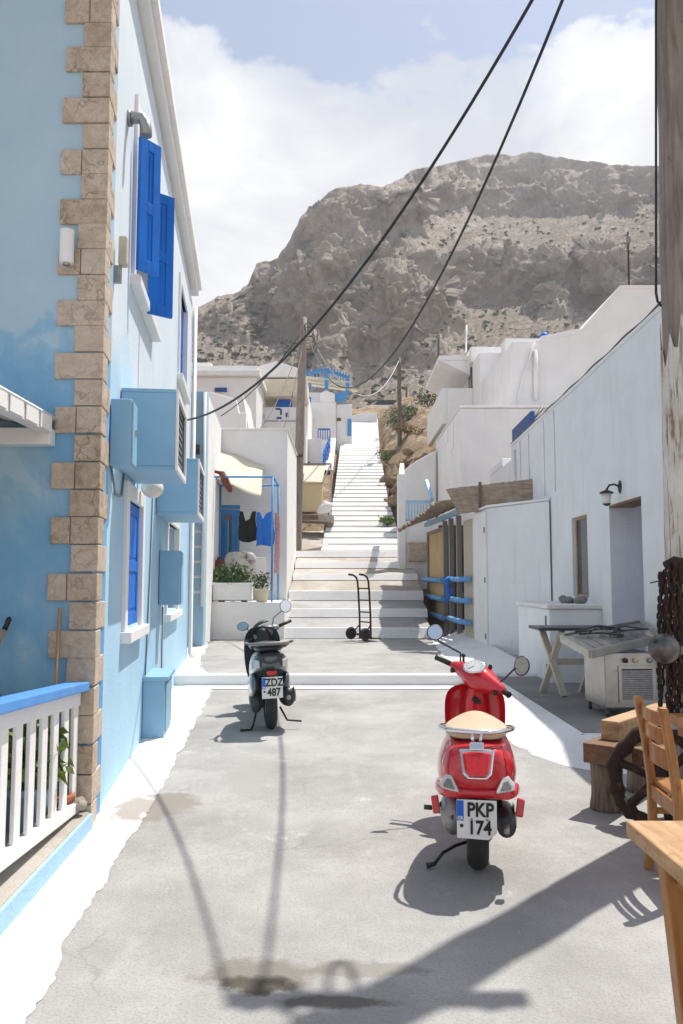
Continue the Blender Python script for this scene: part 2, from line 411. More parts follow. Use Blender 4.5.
def stone_mat():
    m, nt, b, pos, geo = newmat('travertine_quoin')
    b.inputs['Roughness'].default_value = .85
    f = noise(nt, pos, 6, 9, .7, .8)
    c = ramp(nt, f, [(.28, (.28,.20,.13)), (.45, (.52,.41,.30)), (.6, (.62,.52,.41)), (.75, (.68,.60,.50))])
    mot = noise(nt, pos, 16, 8, .75, .4)
    c = mix(nt, ramp(nt, mot, [(.36, .75), (.52, 0.0)]), c, (.27,.19,.12))
    c = mix(nt, ramp(nt, mot, [(.55, 0.0), (.70, .6)]), c, (.74,.66,.56))
    vo = nt.nodes.new('ShaderNodeTexVoronoi'); vo.feature = 'DISTANCE_TO_EDGE'; vo.inputs['Scale'].default_value = 6.5
    wv = nt.nodes.new('ShaderNodeTexNoise'); wv.inputs['Scale'].default_value = 9; wv.inputs['Detail'].default_value = 8; nt.links.new(pos, wv.inputs['Vector'])
    wm_ = nt.nodes.new('ShaderNodeMix'); wm_.data_type = 'VECTOR'; wm_.inputs[0].default_value = .22; nt.links.new(pos, wm_.inputs[4]); nt.links.new(wv.outputs['Color'], wm_.inputs[5]); nt.links.new(wm_.outputs[1], vo.inputs['Vector'])
    vein = nt.nodes.new('ShaderNodeMath'); vein.operation = 'MULTIPLY'
    nt.links.new(ramp(nt, vo.outputs['Distance'], [(.0, .95), (.055, 0.0)]), vein.inputs[0]); nt.links.new(ramp(nt, noise(nt, pos, 4.5, 5, .6), [(.44, 0.0), (.56, 1.0)]), vein.inputs[1])
    c = mix(nt, vein.outputs[0], c, (.11,.065,.035))
    vn = mot
    fine = noise(nt, pos, 70, 4, .7)
    c = mix(nt, ramp(nt, fine, [(.34, .6), (.46, 0.0)]), c, (.2,.14,.09))
    c = mix(nt, ramp(nt, geo.outputs['Random Per Island'], [(0.0, 0.0), (1.0, .55)]), c, (.66,.57,.47))
    c = mix(nt, ramp(nt, geo.outputs['Random Per Island'], [(0.0, .35), (.35, 0.0)]), c, (.36,.26,.17))
    c = mix(nt, ramp(nt, noise(nt, pos, 1.1, 3), [(.4, 0.0), (.7, .5)]), c, (.55,.43,.33))
    nt.links.new(c, b.inputs['Base Color']); bump(nt, b, vn, .8, .02); return m
W['stone'] = stone_mat()
def facade_mat():
    m, nt, b, pos, geo = newmat('cloudy_blue_facade')
    b.inputs['Roughness'].default_value = .85; b.inputs['Specular IOR Level'].default_value = .25
    sep = nt.nodes.new('ShaderNodeSeparateXYZ'); nt.links.new(pos, sep.inputs[0])
    n1 = noise(nt, scaled(nt, pos, (1,1,.8)), .8, 9, .6, .9)
    sub = nt.nodes.new('ShaderNodeMath'); sub.operation = 'MULTIPLY_ADD'; sub.inputs[1].default_value = .085; sub.inputs[2].default_value = -.18
    nt.links.new(sep.outputs['Z'], sub.inputs[0])
    ad = nt.nodes.new('ShaderNodeMath'); ad.operation = 'ADD'; nt.links.new(n1, ad.inputs[0]); nt.links.new(sub.outputs[0], ad.inputs[1])
    c = ramp(nt, ad.outputs[0], [(.36, (.14,.34,.57)), (.50, (.20,.41,.60)), (.565, (.27,.46,.60)), (.59, (.37,.52,.62)), (.80, (.43,.57,.66))])
    c = mix(nt, ramp(nt, noise(nt, scaled(nt, pos, (3,3,.9)), 3, 8, .7), [(.52, 0.0), (.74, .4)]), c, (.42,.58,.72))
    nt.links.new(c, b.inputs['Base Color']); bump(nt, b, noise(nt, pos, 30, 6, .6), .25, .01); return m
W['facade'] = facade_mat()
def sidewall_mat():
    m, nt, b, pos, geo = newmat('two_tone_blue_wall')
    b.inputs['Roughness'].default_value = .85; b.inputs['Specular IOR Level'].default_value = .25
    sep = nt.nodes.new('ShaderNodeSeparateXYZ'); nt.links.new(pos, sep.inputs[0])
    n1 = noise(nt, pos, 1.3, 6, .6)
    a = nt.nodes.new('ShaderNodeMath'); a.operation = 'MULTIPLY_ADD'; a.inputs[1].default_value = .8
    nt.links.new(n1, a.inputs[0]); nt.links.new(sep.outputs['Z'], a.inputs[2])
    mr = nt.nodes.new('ShaderNodeMapRange'); mr.inputs[1].default_value = 3.2; mr.inputs[2].default_value = 3.7; nt.links.new(a.outputs[0], mr.inputs[0])
    lo = ramp(nt, n1, [(.3, (.36,.57,.73)), (.7, (.45,.64,.77))])
    hi = ramp(nt, n1, [(.3, (.58,.66,.72)), (.7, (.66,.72,.76))])
    c = mix(nt, mr.outputs[0], lo, hi)
    c = mix(nt, ramp(nt, noise(nt, scaled(nt, pos, (5,5,.4)), 1.6, 6, .65), [(.55, 0.0), (.8, .45)]), c, (.33,.48,.60))
    nt.links.new(c, b.inputs['Base Color']); bump(nt, b, noise(nt, pos, 35, 6, .6), .35, .012); return m
W['sidewall'] = sidewall_mat()
def reed_mat():
    m, nt, b, pos, geo = newmat('reed_matting')
    b.inputs['Roughness'].default_value = .9
    f = noise(nt, scaled(nt, pos, (2,2,45)), 2.0, 5, .7)
    c = ramp(nt, f, [(.3, (.12,.085,.06)), (.5, (.34,.26,.19)), (.7, (.52,.43,.33))])
    nt.links.new(c, b.inputs['Base Color']); bump(nt, b, f, .8, .01); return m
W['reed'] = reed_mat()
def straw_mat():
    m, nt, b, pos, geo = newmat('straw_screen')
    b.inputs['Roughness'].default_value = .9
    f = noise(nt, scaled(nt, pos, (40,40,3)), 1.2, 5, .7)
    c = ramp(nt, f, [(.3, (.34,.23,.11)), (.5, (.52,.38,.2)), (.7, (.66,.52,.32))])
    nt.links.new(c, b.inputs['Base Color']); bump(nt, b, f, .6, .01); return m
W['straw'] = straw_mat()
def soil_mat():
    m, nt, b, pos, geo = newmat('dry_hillside')
    b.inputs['Roughness'].default_value = .95
    f = noise(nt, pos, .7, 10, .72)
    c = ramp(nt, f, [(.3, (.12,.085,.055)), (.45, (.26,.175,.10)), (.58, (.38,.28,.18)), (.75, (.42,.36,.28))])
    v = nt.nodes.new('ShaderNodeTexVoronoi'); v.inputs['Scale'].default_value = 1.4; nt.links.new(pos, v.inputs['Vector'])
    c = mix(nt, ramp(nt, v.outputs['Distance'], [(.12, .8), (.3, 0.0)]), c, (.42,.38,.33))
    c = mix(nt, ramp(nt, noise(nt, pos, .35, 8, .75), [(.56, 0.0), (.66, .8)]), c, (.12,.13,.05))
    nt.links.new(c, b.inputs['Base Color'])
    bump(nt, b, noise(nt, pos, 2.5, 9, .75), 1, .15); return m
W['soil'] = soil_mat()
def rock_mat():
    m, nt, b, pos, geo = newmat('mountain_rock')
    b.inputs['Roughness'].default_value = .95; b.inputs['Specular IOR Level'].default_value = .15
    sep = nt.nodes.new('ShaderNodeSeparateXYZ'); nt.links.new(geo.outputs['Normal'], sep.inputs[0])
    f = noise(nt, pos, .16, 10, .7)
    rock = ramp(nt, f, [(.30, (.31,.265,.23)), (.43, (.51,.445,.385)), (.56, (.62,.54,.46)), (.75, (.68,.58,.475))])
    rock = mix(nt, ramp(nt, noise(nt, scaled(nt, pos, (1,1,.3)), .5, 8, .75), [(.52, 0.0), (.7, .5)]), rock, (.25,.22,.21))
    rock = mix(nt, ramp(nt, noise(nt, pos, .06, 5), [(.5, 0.0), (.66, .55)]), rock, (.46,.37,.285))
    soil = ramp(nt, noise(nt, pos, .5, 9, .72), [(.3, (.19,.15,.115)), (.5, (.30,.245,.19)), (.7, (.40,.345,.28))])
    vv = nt.nodes.new('ShaderNodeTexVoronoi'); vv.inputs['Scale'].default_value = .8; nt.links.new(pos, vv.inputs['Vector'])
    soil = mix(nt, ramp(nt, vv.outputs['Distance'], [(.18, .8), (.36, 0.0)]), soil, (.33,.30,.265))
    sv = noise(nt, pos, 1.3, 8, .7)
    soil = mix(nt, ramp(nt, sv, [(.58, 0.0), (.64, .9)]), soil, (.085,.09,.045))
    sl = ramp(nt, sep.outputs['Z'], [(.66, 0.0), (.84, 1.0)])
    c = mix(nt, sl, rock, soil)
    nt.links.new(c, b.inputs['Base Color'])
    h = nt.nodes.new('ShaderNodeMath'); h.operation = 'MULTIPLY_ADD'; h.inputs[1].default_value = .6
    v2 = nt.nodes.new('ShaderNodeTexVoronoi'); v2.inputs['Scale'].default_value = .7; v2.feature = 'F1'
    dn = nt.nodes.new('ShaderNodeMix'); dn.data_type = 'VECTOR'; dn.inputs[0].default_value = .5
    nz = nt.nodes.new('ShaderNodeTexNoise'); nz.inputs['Scale'].default_value = .8; nz.inputs['Detail'].default_value = 6; nt.links.new(pos, nz.inputs['Vector'])
    nt.links.new(pos, dn.inputs[4]); nt.links.new(nz.outputs['Color'], dn.inputs[5]); nt.links.new(dn.outputs[1], v2.inputs['Vector'])
    nt.links.new(v2.outputs['Distance'], h.inputs[0]); nt.links.new(noise(nt, pos, 1.0, 10, .75), h.inputs[2])
    bump(nt, b, h.outputs[0], 1.0, 1.3)
    return m
W['rock'] = rock_mat()
def flaky_mat():
    m, nt, b, pos, geo = newmat('flaking_whitewash_on_wood')
    b.inputs['Roughness'].default_value = .9
    w_ = ramp(nt, noise(nt, scaled(nt, pos, (9,9,.8)), 3, 7, .65), [(.32, (.17,.13,.105)), (.68, (.34,.28,.23))])
    wt = ramp(nt, noise(nt, pos, 4, 6, .6), [(.3, (.52,.48,.42)), (.7, (.70,.67,.61))])
    st = noise(nt, scaled(nt, pos, (14,14,.9)), 2.4, 8, .7)
    c = mix(nt, ramp(nt, st, [(.40, 1.0), (.47, 0.0)]), wt, w_)
    c = mix(nt, ramp(nt, noise(nt, scaled(nt, pos, (5,5,1.2)), 2, 7, .7), [(.54, 0.0), (.62, .9)]), c, (.24,.13,.09))
    nt.links.new(c, b.inputs['Base Color']); bump(nt, b, st, .5, .006); return m
W['flaky'] = flaky_mat()
# ---------------------------------------------------------------- ground
def strip_sheet(mb, left, right, dz, step=.5):
    """sheet between two polylines given as lists of (x, y), following the ground height"""
    def interp(pl, y):
        for (xa, ya), (xb, yb) in zip(pl, pl[1:]):
            if ya <= y <= yb: return xa + (xb-xa)*(y-ya)/max(1e-6, yb-ya)
        return pl[-1][0] if y > pl[-1][1] else pl[0][0]
    y0 = max(left[0][1], right[0][1]); y1 = min(left[-1][1], right[-1][1])
    ys = [y0 + (y1-y0)*i/max(1, int((y1-y0)/step)) for i in range(int((y1-y0)/step)+1)]
    vs = []
    for y in ys:
        z = ground(min(y, 10.999) if y1 <= 11.0 else max(y, 11.0)) + dz
        vs += [(interp(left, y), y, z), (interp(right, y), y, z)]
    mb.add(vs, [(2*i, 2*i+1, 2*i+3, 2*i+2) for i in range(len(ys)-1)])
g = MB().add([(-310,-200,-.12),(310,-200,-.12),(310,395,-.12),(-310,395,-.12)], [(0,1,2,3)])
struct(g.build('ground', W['soil']))
st = MB()
strip_sheet(st, [(-6,-8),(-6,11)], [(9,-8),(9,11)], 0)
strip_sheet(st, [(-6,11),(-6,17.05)], [(6,11),(6,17.05)], 0)
struct(st.build('street', W['concrete']))
# small step across the street: riser face with a rounded whitewashed lip
stp = MB().bb(lw(11)-.3, 2.6, 10.965, 11.16, -.05, .222)
struct(stp.build('street_step', W['whitewash'], bevel=.02))
# whitewashed borders, ragged edges
def ragged(pl, amp=.03, n=5, seed=1):
    rnd = random.Random(seed); out = []
    for (xa, ya), (xb, yb) in zip(pl, pl[1:]):
        k = max(1, int(abs(yb-ya)*n))
        for i in range(k): out.append((xa+(xb-xa)*i/k + rnd.uniform(-amp, amp), ya+(yb-ya)*i/k))
    out.append(pl[-1]); fin = []
    for (xa, ya), (xb, yb) in zip(out, out[1:]):
        k = max(1, int(abs(yb-ya)*28))
        for i in range(k): fin.append((xa+(xb-xa)*i/k + (rnd.gauss(0, amp*.32) if i else 0), ya+(yb-ya)*i/k))
    fin.append(out[-1]); return fin
def gp(px, py): p = hit_ground(px, py); return (p.x, p.y)
lb = [gp(-60,1200), gp(27,1018), gp(65,949), gp(93,901), gp(119,853), gp(146,818), gp(166,775), gp(180,750), gp(198,718)]
lb = [(lb[0][0], -3.0)] + lb + [(gp(203,696)[0], 10.96)]
wm = MB()
strip_sheet(wm, [(-2.6,-3),(-2.6,10.96)], ragged(lb, .022, 6, 3), .004, .03)
lb2 = [(gp(204,676)[0]+.02, 11.17), gp(199,664), gp(207,645), (gp(206,640)[0], 17.0)]
strip_sheet(wm, [(-3.4,11.17),(-3.4,17.0)], ragged(lb2, .03, 6, 4), .004, .05)
# painted line at the foot of the small step
strip_sheet(wm, ragged([(gp(203,690)[0]-.3,10.62),(gp(203,690)[0]-.3,10.96)], .0, 6), ragged([(1.6,10.62),(1.6,10.96)], .0, 6), .008, .1)
struct(wm.build('white_border', W['whitewash']))
# right-hand whitewashed apron sloping up to the patio
sk = MB()
PZ = .20; PE = 2.03                                # patio edge
ins = [(3.2,6.2),(2.8,6.15),(2.35,6.2),(2.0,6.3),(1.78,6.5)] + ragged([(1.62,6.9),(1.5,7.6),(1.46,9.0),(1.56,10.9)], .03, 6, 8)
vs = []; fs = []
for x, y in ins:
    q = (x, 6.92) if x > PE else (PE+.02, max(y, 6.93))
    vs += [(x, y, ground(y)+.0012), (x + (q[0]-x)*.55, y + (q[1]-y)*.55, ground(y)+.10), (q[0], q[1], PZ+.004)]
for i in range(len(ins)-1):
    for k in (0, 1): fs.append((3*i+k, 3*i+k+1, 3*i+4+k, 3*i+3+k))
sk.add(vs, fs, True)
ins = ragged([(1.56,10.96),(1.66,13),(1.80,15.5),(1.9,17.2)], .03, 6, 9)
vs = []; fs = []
for i, (x, y) in enumerate(ins):
    h = .13 if y < 11.0 else .24 + (y-11)*.035
    vs += [(x, y, ground(max(y, 11))+.0012), (x+.3, y, ground(max(y, 11))+.03), (2.75 - (y-11)*.03, y, h)]
for i in range(len(ins)-1):
    for k in (0, 1): fs.append((3*i+k, 3*i+k+1, 3*i+4+k, 3*i+3+k))
sk.add(vs, fs, True)
struct(sk.build('white_kerb', W['whitewash']))
pt = MB().bb(PE, 6.5, 6.9, 14.6, -.05, PZ)
struct(pt.build('patio', W['patio'], bevel=.012))
# ---------------------------------------------------------------- stepped street
PTS = [(638,17.0,628,1.9),(617,18.2,609,1.95),(600,19.4,591,1.98),(580,21.0,574,2.0),(568,22.0,562,1.95),(557,23.0,551,1.9)]
SL = -1.28
steps = MB(); stepsB = MB(); noses = MB(); upper = MB(); upnoses = MB()
W['uppergrey'], *_ = concrete('upper_step_concrete', (.47,.46,.45), (.56,.55,.54), (.41,.40,.39))
prev = None; prof = []
for i, (yb, Y, yt, xr) in enumerate(PTS):
    zb = at(340, yb, Y).z; zt = at(340, yt, Y).z
    prof.append((Y, zb, zt, xr))
S_END = 52.0; z0 = prof[-1][2]
run = .66; Yc = 24.0; zc = z0 + .06
slope_total = (at(340, 419, S_END).z - zc) / (S_END - Yc)
while Yc < S_END:
    rise = slope_total*run*.55
    prof.append((Yc, zc, zc+rise, 1.9)); zc += slope_total*run; Yc += run
def S_at(y):
    if y < 17: return .27
    for a, b in zip(prof, prof[1:]):
        if a[0] <= y < b[0]: return a[2] + (b[1]-a[2])*(y-a[0])/(b[0]-a[0])
    return prof[-1][2] + (min(y, 60)-S_END)*.3 + max(0, y-60)*.13
def s_edges(y):
    if y < 24: return SL, None
    def ip(tab, y):
        for (a, xa), (b, xb) in zip(tab, tab[1:]):
            if a <= y <= b: return xa + (xb-xa)*(y-a)/(b-a)
        return tab[-1][1]
    l = ip([(24,-.62),(27,-.46),(31,-.28),(40,-.1),(46,.05),(52,.35),(60,1.2)], y)
    r = ip([(24,1.9),(26,1.82),(30,1.76),(40,1.95),(50,2.3),(52,2.4),(60,3.2)], y)
    return l, r
for i, (Y, zb, zt, xr) in enumerate(prof):
    Yn, zn = (prof[i+1][0], prof[i+1][1]) if i+1 < len(prof) else (Y+1.0, zt+.1)
    l, r = s_edges(Y); r = xr if r is None else r
    if i == len(PTS)-1: l -= .15; r = 1.9
    b = stepsB if i in (2, 3, 4) else steps if i < 6 else upper
    poly = [(l, Y+.10, zb-1.2), (l, Yn+.10, zb-1.2), (l, Yn+.10, zn), (l, Y+.10, zt-.004)]
    b.prism(poly, (r-l, 0, 0))
    # whitewashed riser with nosing
    (noses if i < 6 else upnoses).prism([(l, Y-.04 - (.04 if i >= 6 else 0), zb-.01), (l, Y+.16, zb-.01), (l, Y+.17, zt+.007), (l, Y+.085, zt+.004)], (r-l, 0, 0))
struct(steps.build('stair_street', W['stepgrey'], bevel=.01))
struct(upper.build('upper_stairs', W['uppergrey'], bevel=.01)); struct(upnoses.build('upper_stair_risers', W['whitewash'], bevel=.01))
struct(stepsB.build('stair_landing', W['stepbeige'], bevel=.01))
struct(noses.build('stair_risers', W['whitewash'], bevel=.012))
ld = MB().prism([(-3.2,23.1,1.6),(SL-.14,23.1,1.6),(-.42,24.2,1.6),(-.34,27.6,1.6),(-3.2,27.6,1.6)], (0,0,.75))
for i, p in enumerate(ld.v):
    if i >= 5: ld.v[i] = Vector((p.x, p.y, 2.32 + (p.y-23.1)*.20))
struct(ld.build('side_landing', W['stepbeige'], bevel=.02))
# ---------------------------------------------------------------- noise
def _perm(seed): return np.random.RandomState(seed).permutation(512)
def perlin(P, seed=0):
    perm = _perm(seed); perm = np.concatenate([perm, perm, perm])
    rs = np.random.RandomState(seed+99); G = rs.normal(size=(512, 3)); G /= np.linalg.norm(G, axis=1, keepdims=True)
    i = np.floor(P).astype(int); f = P - i; u = f*f*f*(f*(f*6-15)+10)
    out = 0
    for dx in (0, 1):
        for dy in (0, 1):
            for dz in (0, 1):
                h = perm[(perm[(perm[(i[:,0]+dx) & 511] + i[:,1]+dy) & 511] + i[:,2]+dz) & 511]
                g_ = G[h]; d = f - np.array([dx, dy, dz])
                w = (u[:,0] if dx else 1-u[:,0])*(u[:,1] if dy else 1-u[:,1])*(u[:,2] if dz else 1-u[:,2])
                out = out + w*(g_*d).sum(1)
    return out
def fbm(P, octs, seed=0, gain=.5, ridged=False):
    a = 1; s = 0
    for o in range(octs):
        n_ = perlin(P*(2.03**o) + o*17.3, seed+o)
        if ridged: n_ = .5 - np.abs(n_)*1.6
        s = s + a*n_; a *= gain
    return s
def grid_mesh(name, V, nr, nc, mat, smooth=True):
    me = bpy.data.meshes.new(name)
    idx = np.arange(nr*nc).reshape(nr, nc)
    q = np.stack([idx[:-1,:-1], idx[:-1,1:], idx[1:,1:], idx[1:,:-1]], -1).reshape(-1, 4)
    me.vertices.add(len(V)); me.vertices.foreach_set('co', V.astype(np.float32).ravel())
    me.loops.add(q.size); me.loops.foreach_set('vertex_index', q.ravel().astype(np.int32))
    me.polygons.add(len(q)); me.polygons.foreach_set('loop_start', (np.arange(len(q))*4).astype(np.int32))
    me.polygons.foreach_set('loop_total', np.full(len(q), 4, np.int32))
    me.polygons.foreach_set('use_smooth', np.full(len(q), smooth))
    me.update(calc_edges=True); me.validate(); me.materials.append(mat)
    o = bpy.data.objects.new(name, me); COL.objects.link(o); return o
# ---------------------------------------------------------------- hillside beside the stepped street
ys = np.concatenate([np.arange(23.5, 60, .22), np.arange(60, 140, 1.5)])
xs = np.concatenate([np.arange(-70, -8, 2.5), np.arange(-8, 14, .22), np.arange(14, 90, 2.5)])
XX, YY = np.meshgrid(xs, ys)
base = np.array([S_at(y) for y in ys])[:, None] + 0*XX
le = np.array([s_edges(max(y, 24.1))[0] for y in ys])[:, None]; re_ = np.array([s_edges(max(y, 24.1))[1] for y in ys])[:, None]
P3 = np.stack([XX.ravel(), YY.ravel(), 0*XX.ravel()], 1)
n1 = fbm(P3*.35, 5, 3).reshape(XX.shape); n2 = fbm(P3*.9, 4, 11, .6, True).reshape(XX.shape)
dr = np.clip(XX - re_, 0, None); dl = np.clip(le - XX, 0, None)
inside = (XX > le-.15) & (XX < re_+.12)
far = np.clip((YY-54)/6, 0, 1)
H = base - .35
bank = np.clip(dr*1.1, 0, 1.5)*(.75+.6*n1) + .38*n2*np.clip(dr*2, 0, 1) + np.clip(dr-1.5, 0, 30)*.22
bank *= np.clip((YY-24.5)/3, 0, 1)
H = H + bank + n1*.5*np.clip(dl, 0, 1) - np.clip(dl-4, 0, 40)*.04
Hf = base - .1 + n1*.6 + .25*n2 + np.clip(np.abs(XX-1)-4, 0, 40)*.10
H = H*(1-far) + Hf*far
H = np.where(inside & (YY < 54), base - .8, H)
hs = grid_mesh('hillside', np.stack([XX.ravel(), YY.ravel(), H.ravel()], 1), len(ys), len(xs), W['soil'])
struct(hs)
def hill_z(x, y):
    j = int(np.argmin(abs(ys-y))); i = int(np.argmin(abs(xs-x))); return float(H[j, i])
# ---------------------------------------------------------------- mountain
rl = [(-700,470),(-200,410),(60,372),(140,350),(178,322),(196,308),(206,303),(218,296),(236,291),(247,283),(256,263),(266,258),(276,256),(284,244),(292,232),(303,213),(314,202),(330,192),(345,187),(360,182),(372,187),(384,189),(396,182),(412,170),(425,167),(440,165),(455,161),(470,158),(485,153),(500,151),(515,153),(530,152),(548,154),(562,155),(580,159),(600,160),(620,162),(640,163),(660,166),(720,172),(850,190),(1000,230),(1300,310),(1600,420)]
pxs = np.concatenate([np.arange(-700, 170, 14), np.arange(170, 700, 1.25), np.arange(700, 1500, 14)])
ry = np.interp(pxs, [a for a, b in rl], [b for a, b in rl])
NR = 270
dirs = np.array([[ray(px, 500)[0], 0] for px in pxs])
y_base = 432.0
tt = np.linspace(0, 1, NR)
PY = y_base + (ry[None, :] - y_base)*tt[:, None]
PX = np.repeat(pxs[None, :], NR, 0)
v_ = (CY - PY)/F; YCc = cs - v_*sn; Cc = (sn + v_*cs)/YCc; Aa = (PX-CX)/F/YCc
Pn = np.stack([PX.ravel()/60, PY.ravel()/60, 0*PX.ravel()], 1)
wx = fbm(Pn*1.3, 4, 40).reshape(PX.shape)*22; wy = fbm(Pn*1.3+9, 4, 50).reshape(PX.shape)*16
def gsm(A, s0, s1):
    for ax, sg in ((0, s0), (1, s1)):
        r = int(sg*3); k = np.exp(-.5*(np.arange(-r, r+1)/sg)**2); k /= k.sum()
        pad = [(0,0),(0,0)]; pad[ax] = (r, r); B_ = np.pad(A, pad, mode='edge')
        A = sum(k[t]*np.take(B_, range(t, t+A.shape[ax]), axis=ax) for t in range(2*r+1))
    return A
# (centre x, centre y, half width, half height, steepness): crags, benches and scree aprons of the mountain
blobs = [(345,262,66,74,1.35),(245,300,48,36,1.3),(520,183,150,28,1.3),(420,185,40,22,1.9),(560,272,100,24,1.3),(500,270,30,20,1.6),(610,275,40,24,1.5),
         (405,312,42,24,1.9),(375,330,30,22,2.0),(450,318,26,18,1.8),(380,362,52,28,1.7),(560,300,22,12,2.0),
         (540,234,120,17,.70),(455,228,34,16,.85),(640,226,40,12,.62),(520,328,75,22,.66),(600,318,40,18,.7),(445,350,50,14,.7),(235,348,60,16,.55),(330,392,90,14,.55),(460,385,120,18,.62),(372,283,34,7,.7),(300,330,30,30,1.6),(215,302,26,8,.7)]
num = np.full(PX.shape, .10)/np.maximum(1.4-Cc,.2); den = np.full(PX.shape, .10)
for bx, by, rx, rY, m in blobs:
    w = np.exp(-(((PX+wx-bx)/rx)**2 + ((PY+wy-by)/rY)**2)**1.6)
    num += w/np.maximum(m-Cc, .15); den += w
G_ = num/den
G_ = G_*(1+.35*fbm(np.stack([PX.ravel()/70, PY.ravel()/9, 0*PX.ravel()], 1), 3, 60).reshape(PX.shape))
G_ = gsm(np.clip(G_, .3, 6.5), 1.2, 5)
M_ = Cc + 1/G_
lnY = np.zeros(PX.shape); dC = np.diff(Cc, axis=0)
lnY[1:] = np.cumsum(dC*G_[:-1], axis=0)
lnY = gsm(lnY, 1.5, 6)
Y0 = 95.0
YM = Y0*np.exp(np.clip(lnY, 0, 1.6))
V = np.stack([Aa*YM, YM, CAM_H + Cc*YM], -1)
Q = V.reshape(-1, 3)
def normals(V):
    a = np.gradient(V, axis=0); b = np.gradient(V, axis=1); n = np.cross(b, a)
    n /= np.linalg.norm(n, axis=2, keepdims=True)+1e-9
    n[n[..., 1] > 0] *= -1; return n
cl = np.clip((M_-.78)/.4, 0, 1); cl = gsm(cl, 2, 4).ravel()
edge = (np.clip(tt*8, 0, 1)[:, None]*np.clip((1-tt)*9+.25, 0, 1)[:, None] + 0*PX).ravel()
def billow(P, octs, seed, gain=.5):
    a = 1; s_ = 0
    for o in range(octs): s_ = s_ + a*(np.abs(perlin(P*(2.07**o)+o*11.7, seed+o))*2.4-.55); a *= gain
    return s_
Nn = normals(V).reshape(-1, 3)
warp = np.stack([fbm(Q/14, 3, 120+k) for k in range(3)], 1)*5
bumps = 0*PX
for bx, by, rx, rY, am in ((402,306,44,30,5.5),(366,334,26,20,3.5),(440,318,24,18,3),(502,268,30,24,4.5),(612,270,34,26,4.5),(556,302,24,14,3),(345,244,44,36,4),(300,288,40,30,4),(330,370,30,24,3),(425,352,30,14,2.5),(560,262,24,18,3),(475,250,24,18,2.5),(235,322,26,18,3),(405,202,30,18,2.5),(470,190,36,14,2.5),(560,190,40,16,2.5),(625,196,30,16,2.5)):
    bumps = np.maximum(bumps, am*np.sqrt(np.clip(1-((PX+wx*.5-bx)/rx)**2-((PY+wy*.5-by)/rY)**2, 0, 1)))
bumps = gsm(bumps, 1.5, 2).ravel()
big = billow((Q+warp)/np.array([26,26,20]), 2, 70, .5)
disp = big*3.6*(.15+.85*cl) + bumps
Q2 = Q + Nn*(disp*edge)[:, None]
N2 = normals(Q2.reshape(V.shape)).reshape(-1, 3)
mid = billow((Q2+warp*.5)/np.array([8,8,6.5]), 3, 84, .55); strata = fbm(np.stack([Q2[:,0]/22, Q2[:,1]/22, (Q2[:,2]+warp[:,2]*.6)/1.7], 1), 3, 131)
fine = billow(Q2/2.1, 4, 95, .6); rub = billow(Q2/.9, 2, 140, .6)
disp2 = mid*2.0*(.18+.82*cl) + strata*.6*cl + fine*.8*(.45+.55*cl) + rub*.32
Q2 = Q2 + N2*(disp2*edge)[:, None]
V2 = Q2.reshape(NR, len(pxs), 3)
# far side of the mountain: falls away behind the ridge
back = [V2]
for k in range(1, 7):
    b2 = V2[-1].copy(); b2[:, 1] += k*14; b2[:, 2] = b2[:, 2] - k*k*1.2 ; b2[:, 2] = np.maximum(b2[:, 2], 0)
    back.append(b2[None])
Vm = np.concatenate(back, 0)
mt = grid_mesh('mountain', Vm.reshape(-1, 3), NR+6, len(pxs), W['rock'])
struct(mt)
# a lower ridge far off on the left
rr = random.Random(4); xs2 = np.linspace(-330, -60, 120); V3 = []
for j, t in enumerate(np.linspace(0, 1, 24)):
    for i, x in enumerate(xs2): V3.append((x*.8-10, 262+50*t, -10 + (95+11*math.sin(x*.03)+4*math.sin(x*.11))*math.sin(t*math.pi/2)))
V3 = np.array(V3); V3 += fbm(V3/20, 4, 33)[:, None]*np.array([0,5,7])
struct(grid_mesh('far_ridge', V3, 24, 120, W['rock']))
# shrubs scattered on the gentle ledges, too many to count
sh = MB(); rnd = random.Random(12)
flat_ids = np.argwhere((M_[8:-6] < 1.15) & (PX[8:-6] > 190) & (PX[8:-6] < 670))
for _ in range(900):
    r_, c_ = flat_ids[rnd.randrange(len(flat_ids))]; p = V2[r_+8, c_]
    s = rnd.uniform(.18, .62)*(1.5 if rnd.random() < .1 else 1)
    for q in range(3):
        c0 = Vector(p) + Vector((rnd.uniform(-s,s)*.6, rnd.uniform(-s,s)*.5, s*.3))
        k = s*rnd.uniform(.35, .7); n = 7; vs = [c0 + Vector((0,0,k*.8))]
        for ring, zz in ((.8,.35),(1.0,-.1),(.7,-.5)):
            for a in range(n):
                an = a*6.283/n; rr_ = k*ring*rnd.uniform(.7,1.25); vs.append(c0 + Vector((math.cos(an)*rr_, math.sin(an)*rr_, zz*k)))
        fs = [(0, 1+a, 1+(a+1) % n) for a in range(n)]
        for t in range(2):
            for a in range(n): fs.append((1+t*n+a, 1+(t+1)*n+a, 1+(t+1)*n+(a+1) % n, 1+t*n+(a+1) % n))
        sh.add(vs, fs)
o = sh.build('mountain_shrubs', W['shrub'])
tag(o, 'low dark green shrubs dotted over the ledges of the rocky mountain', 'shrubs', kind='stuff')
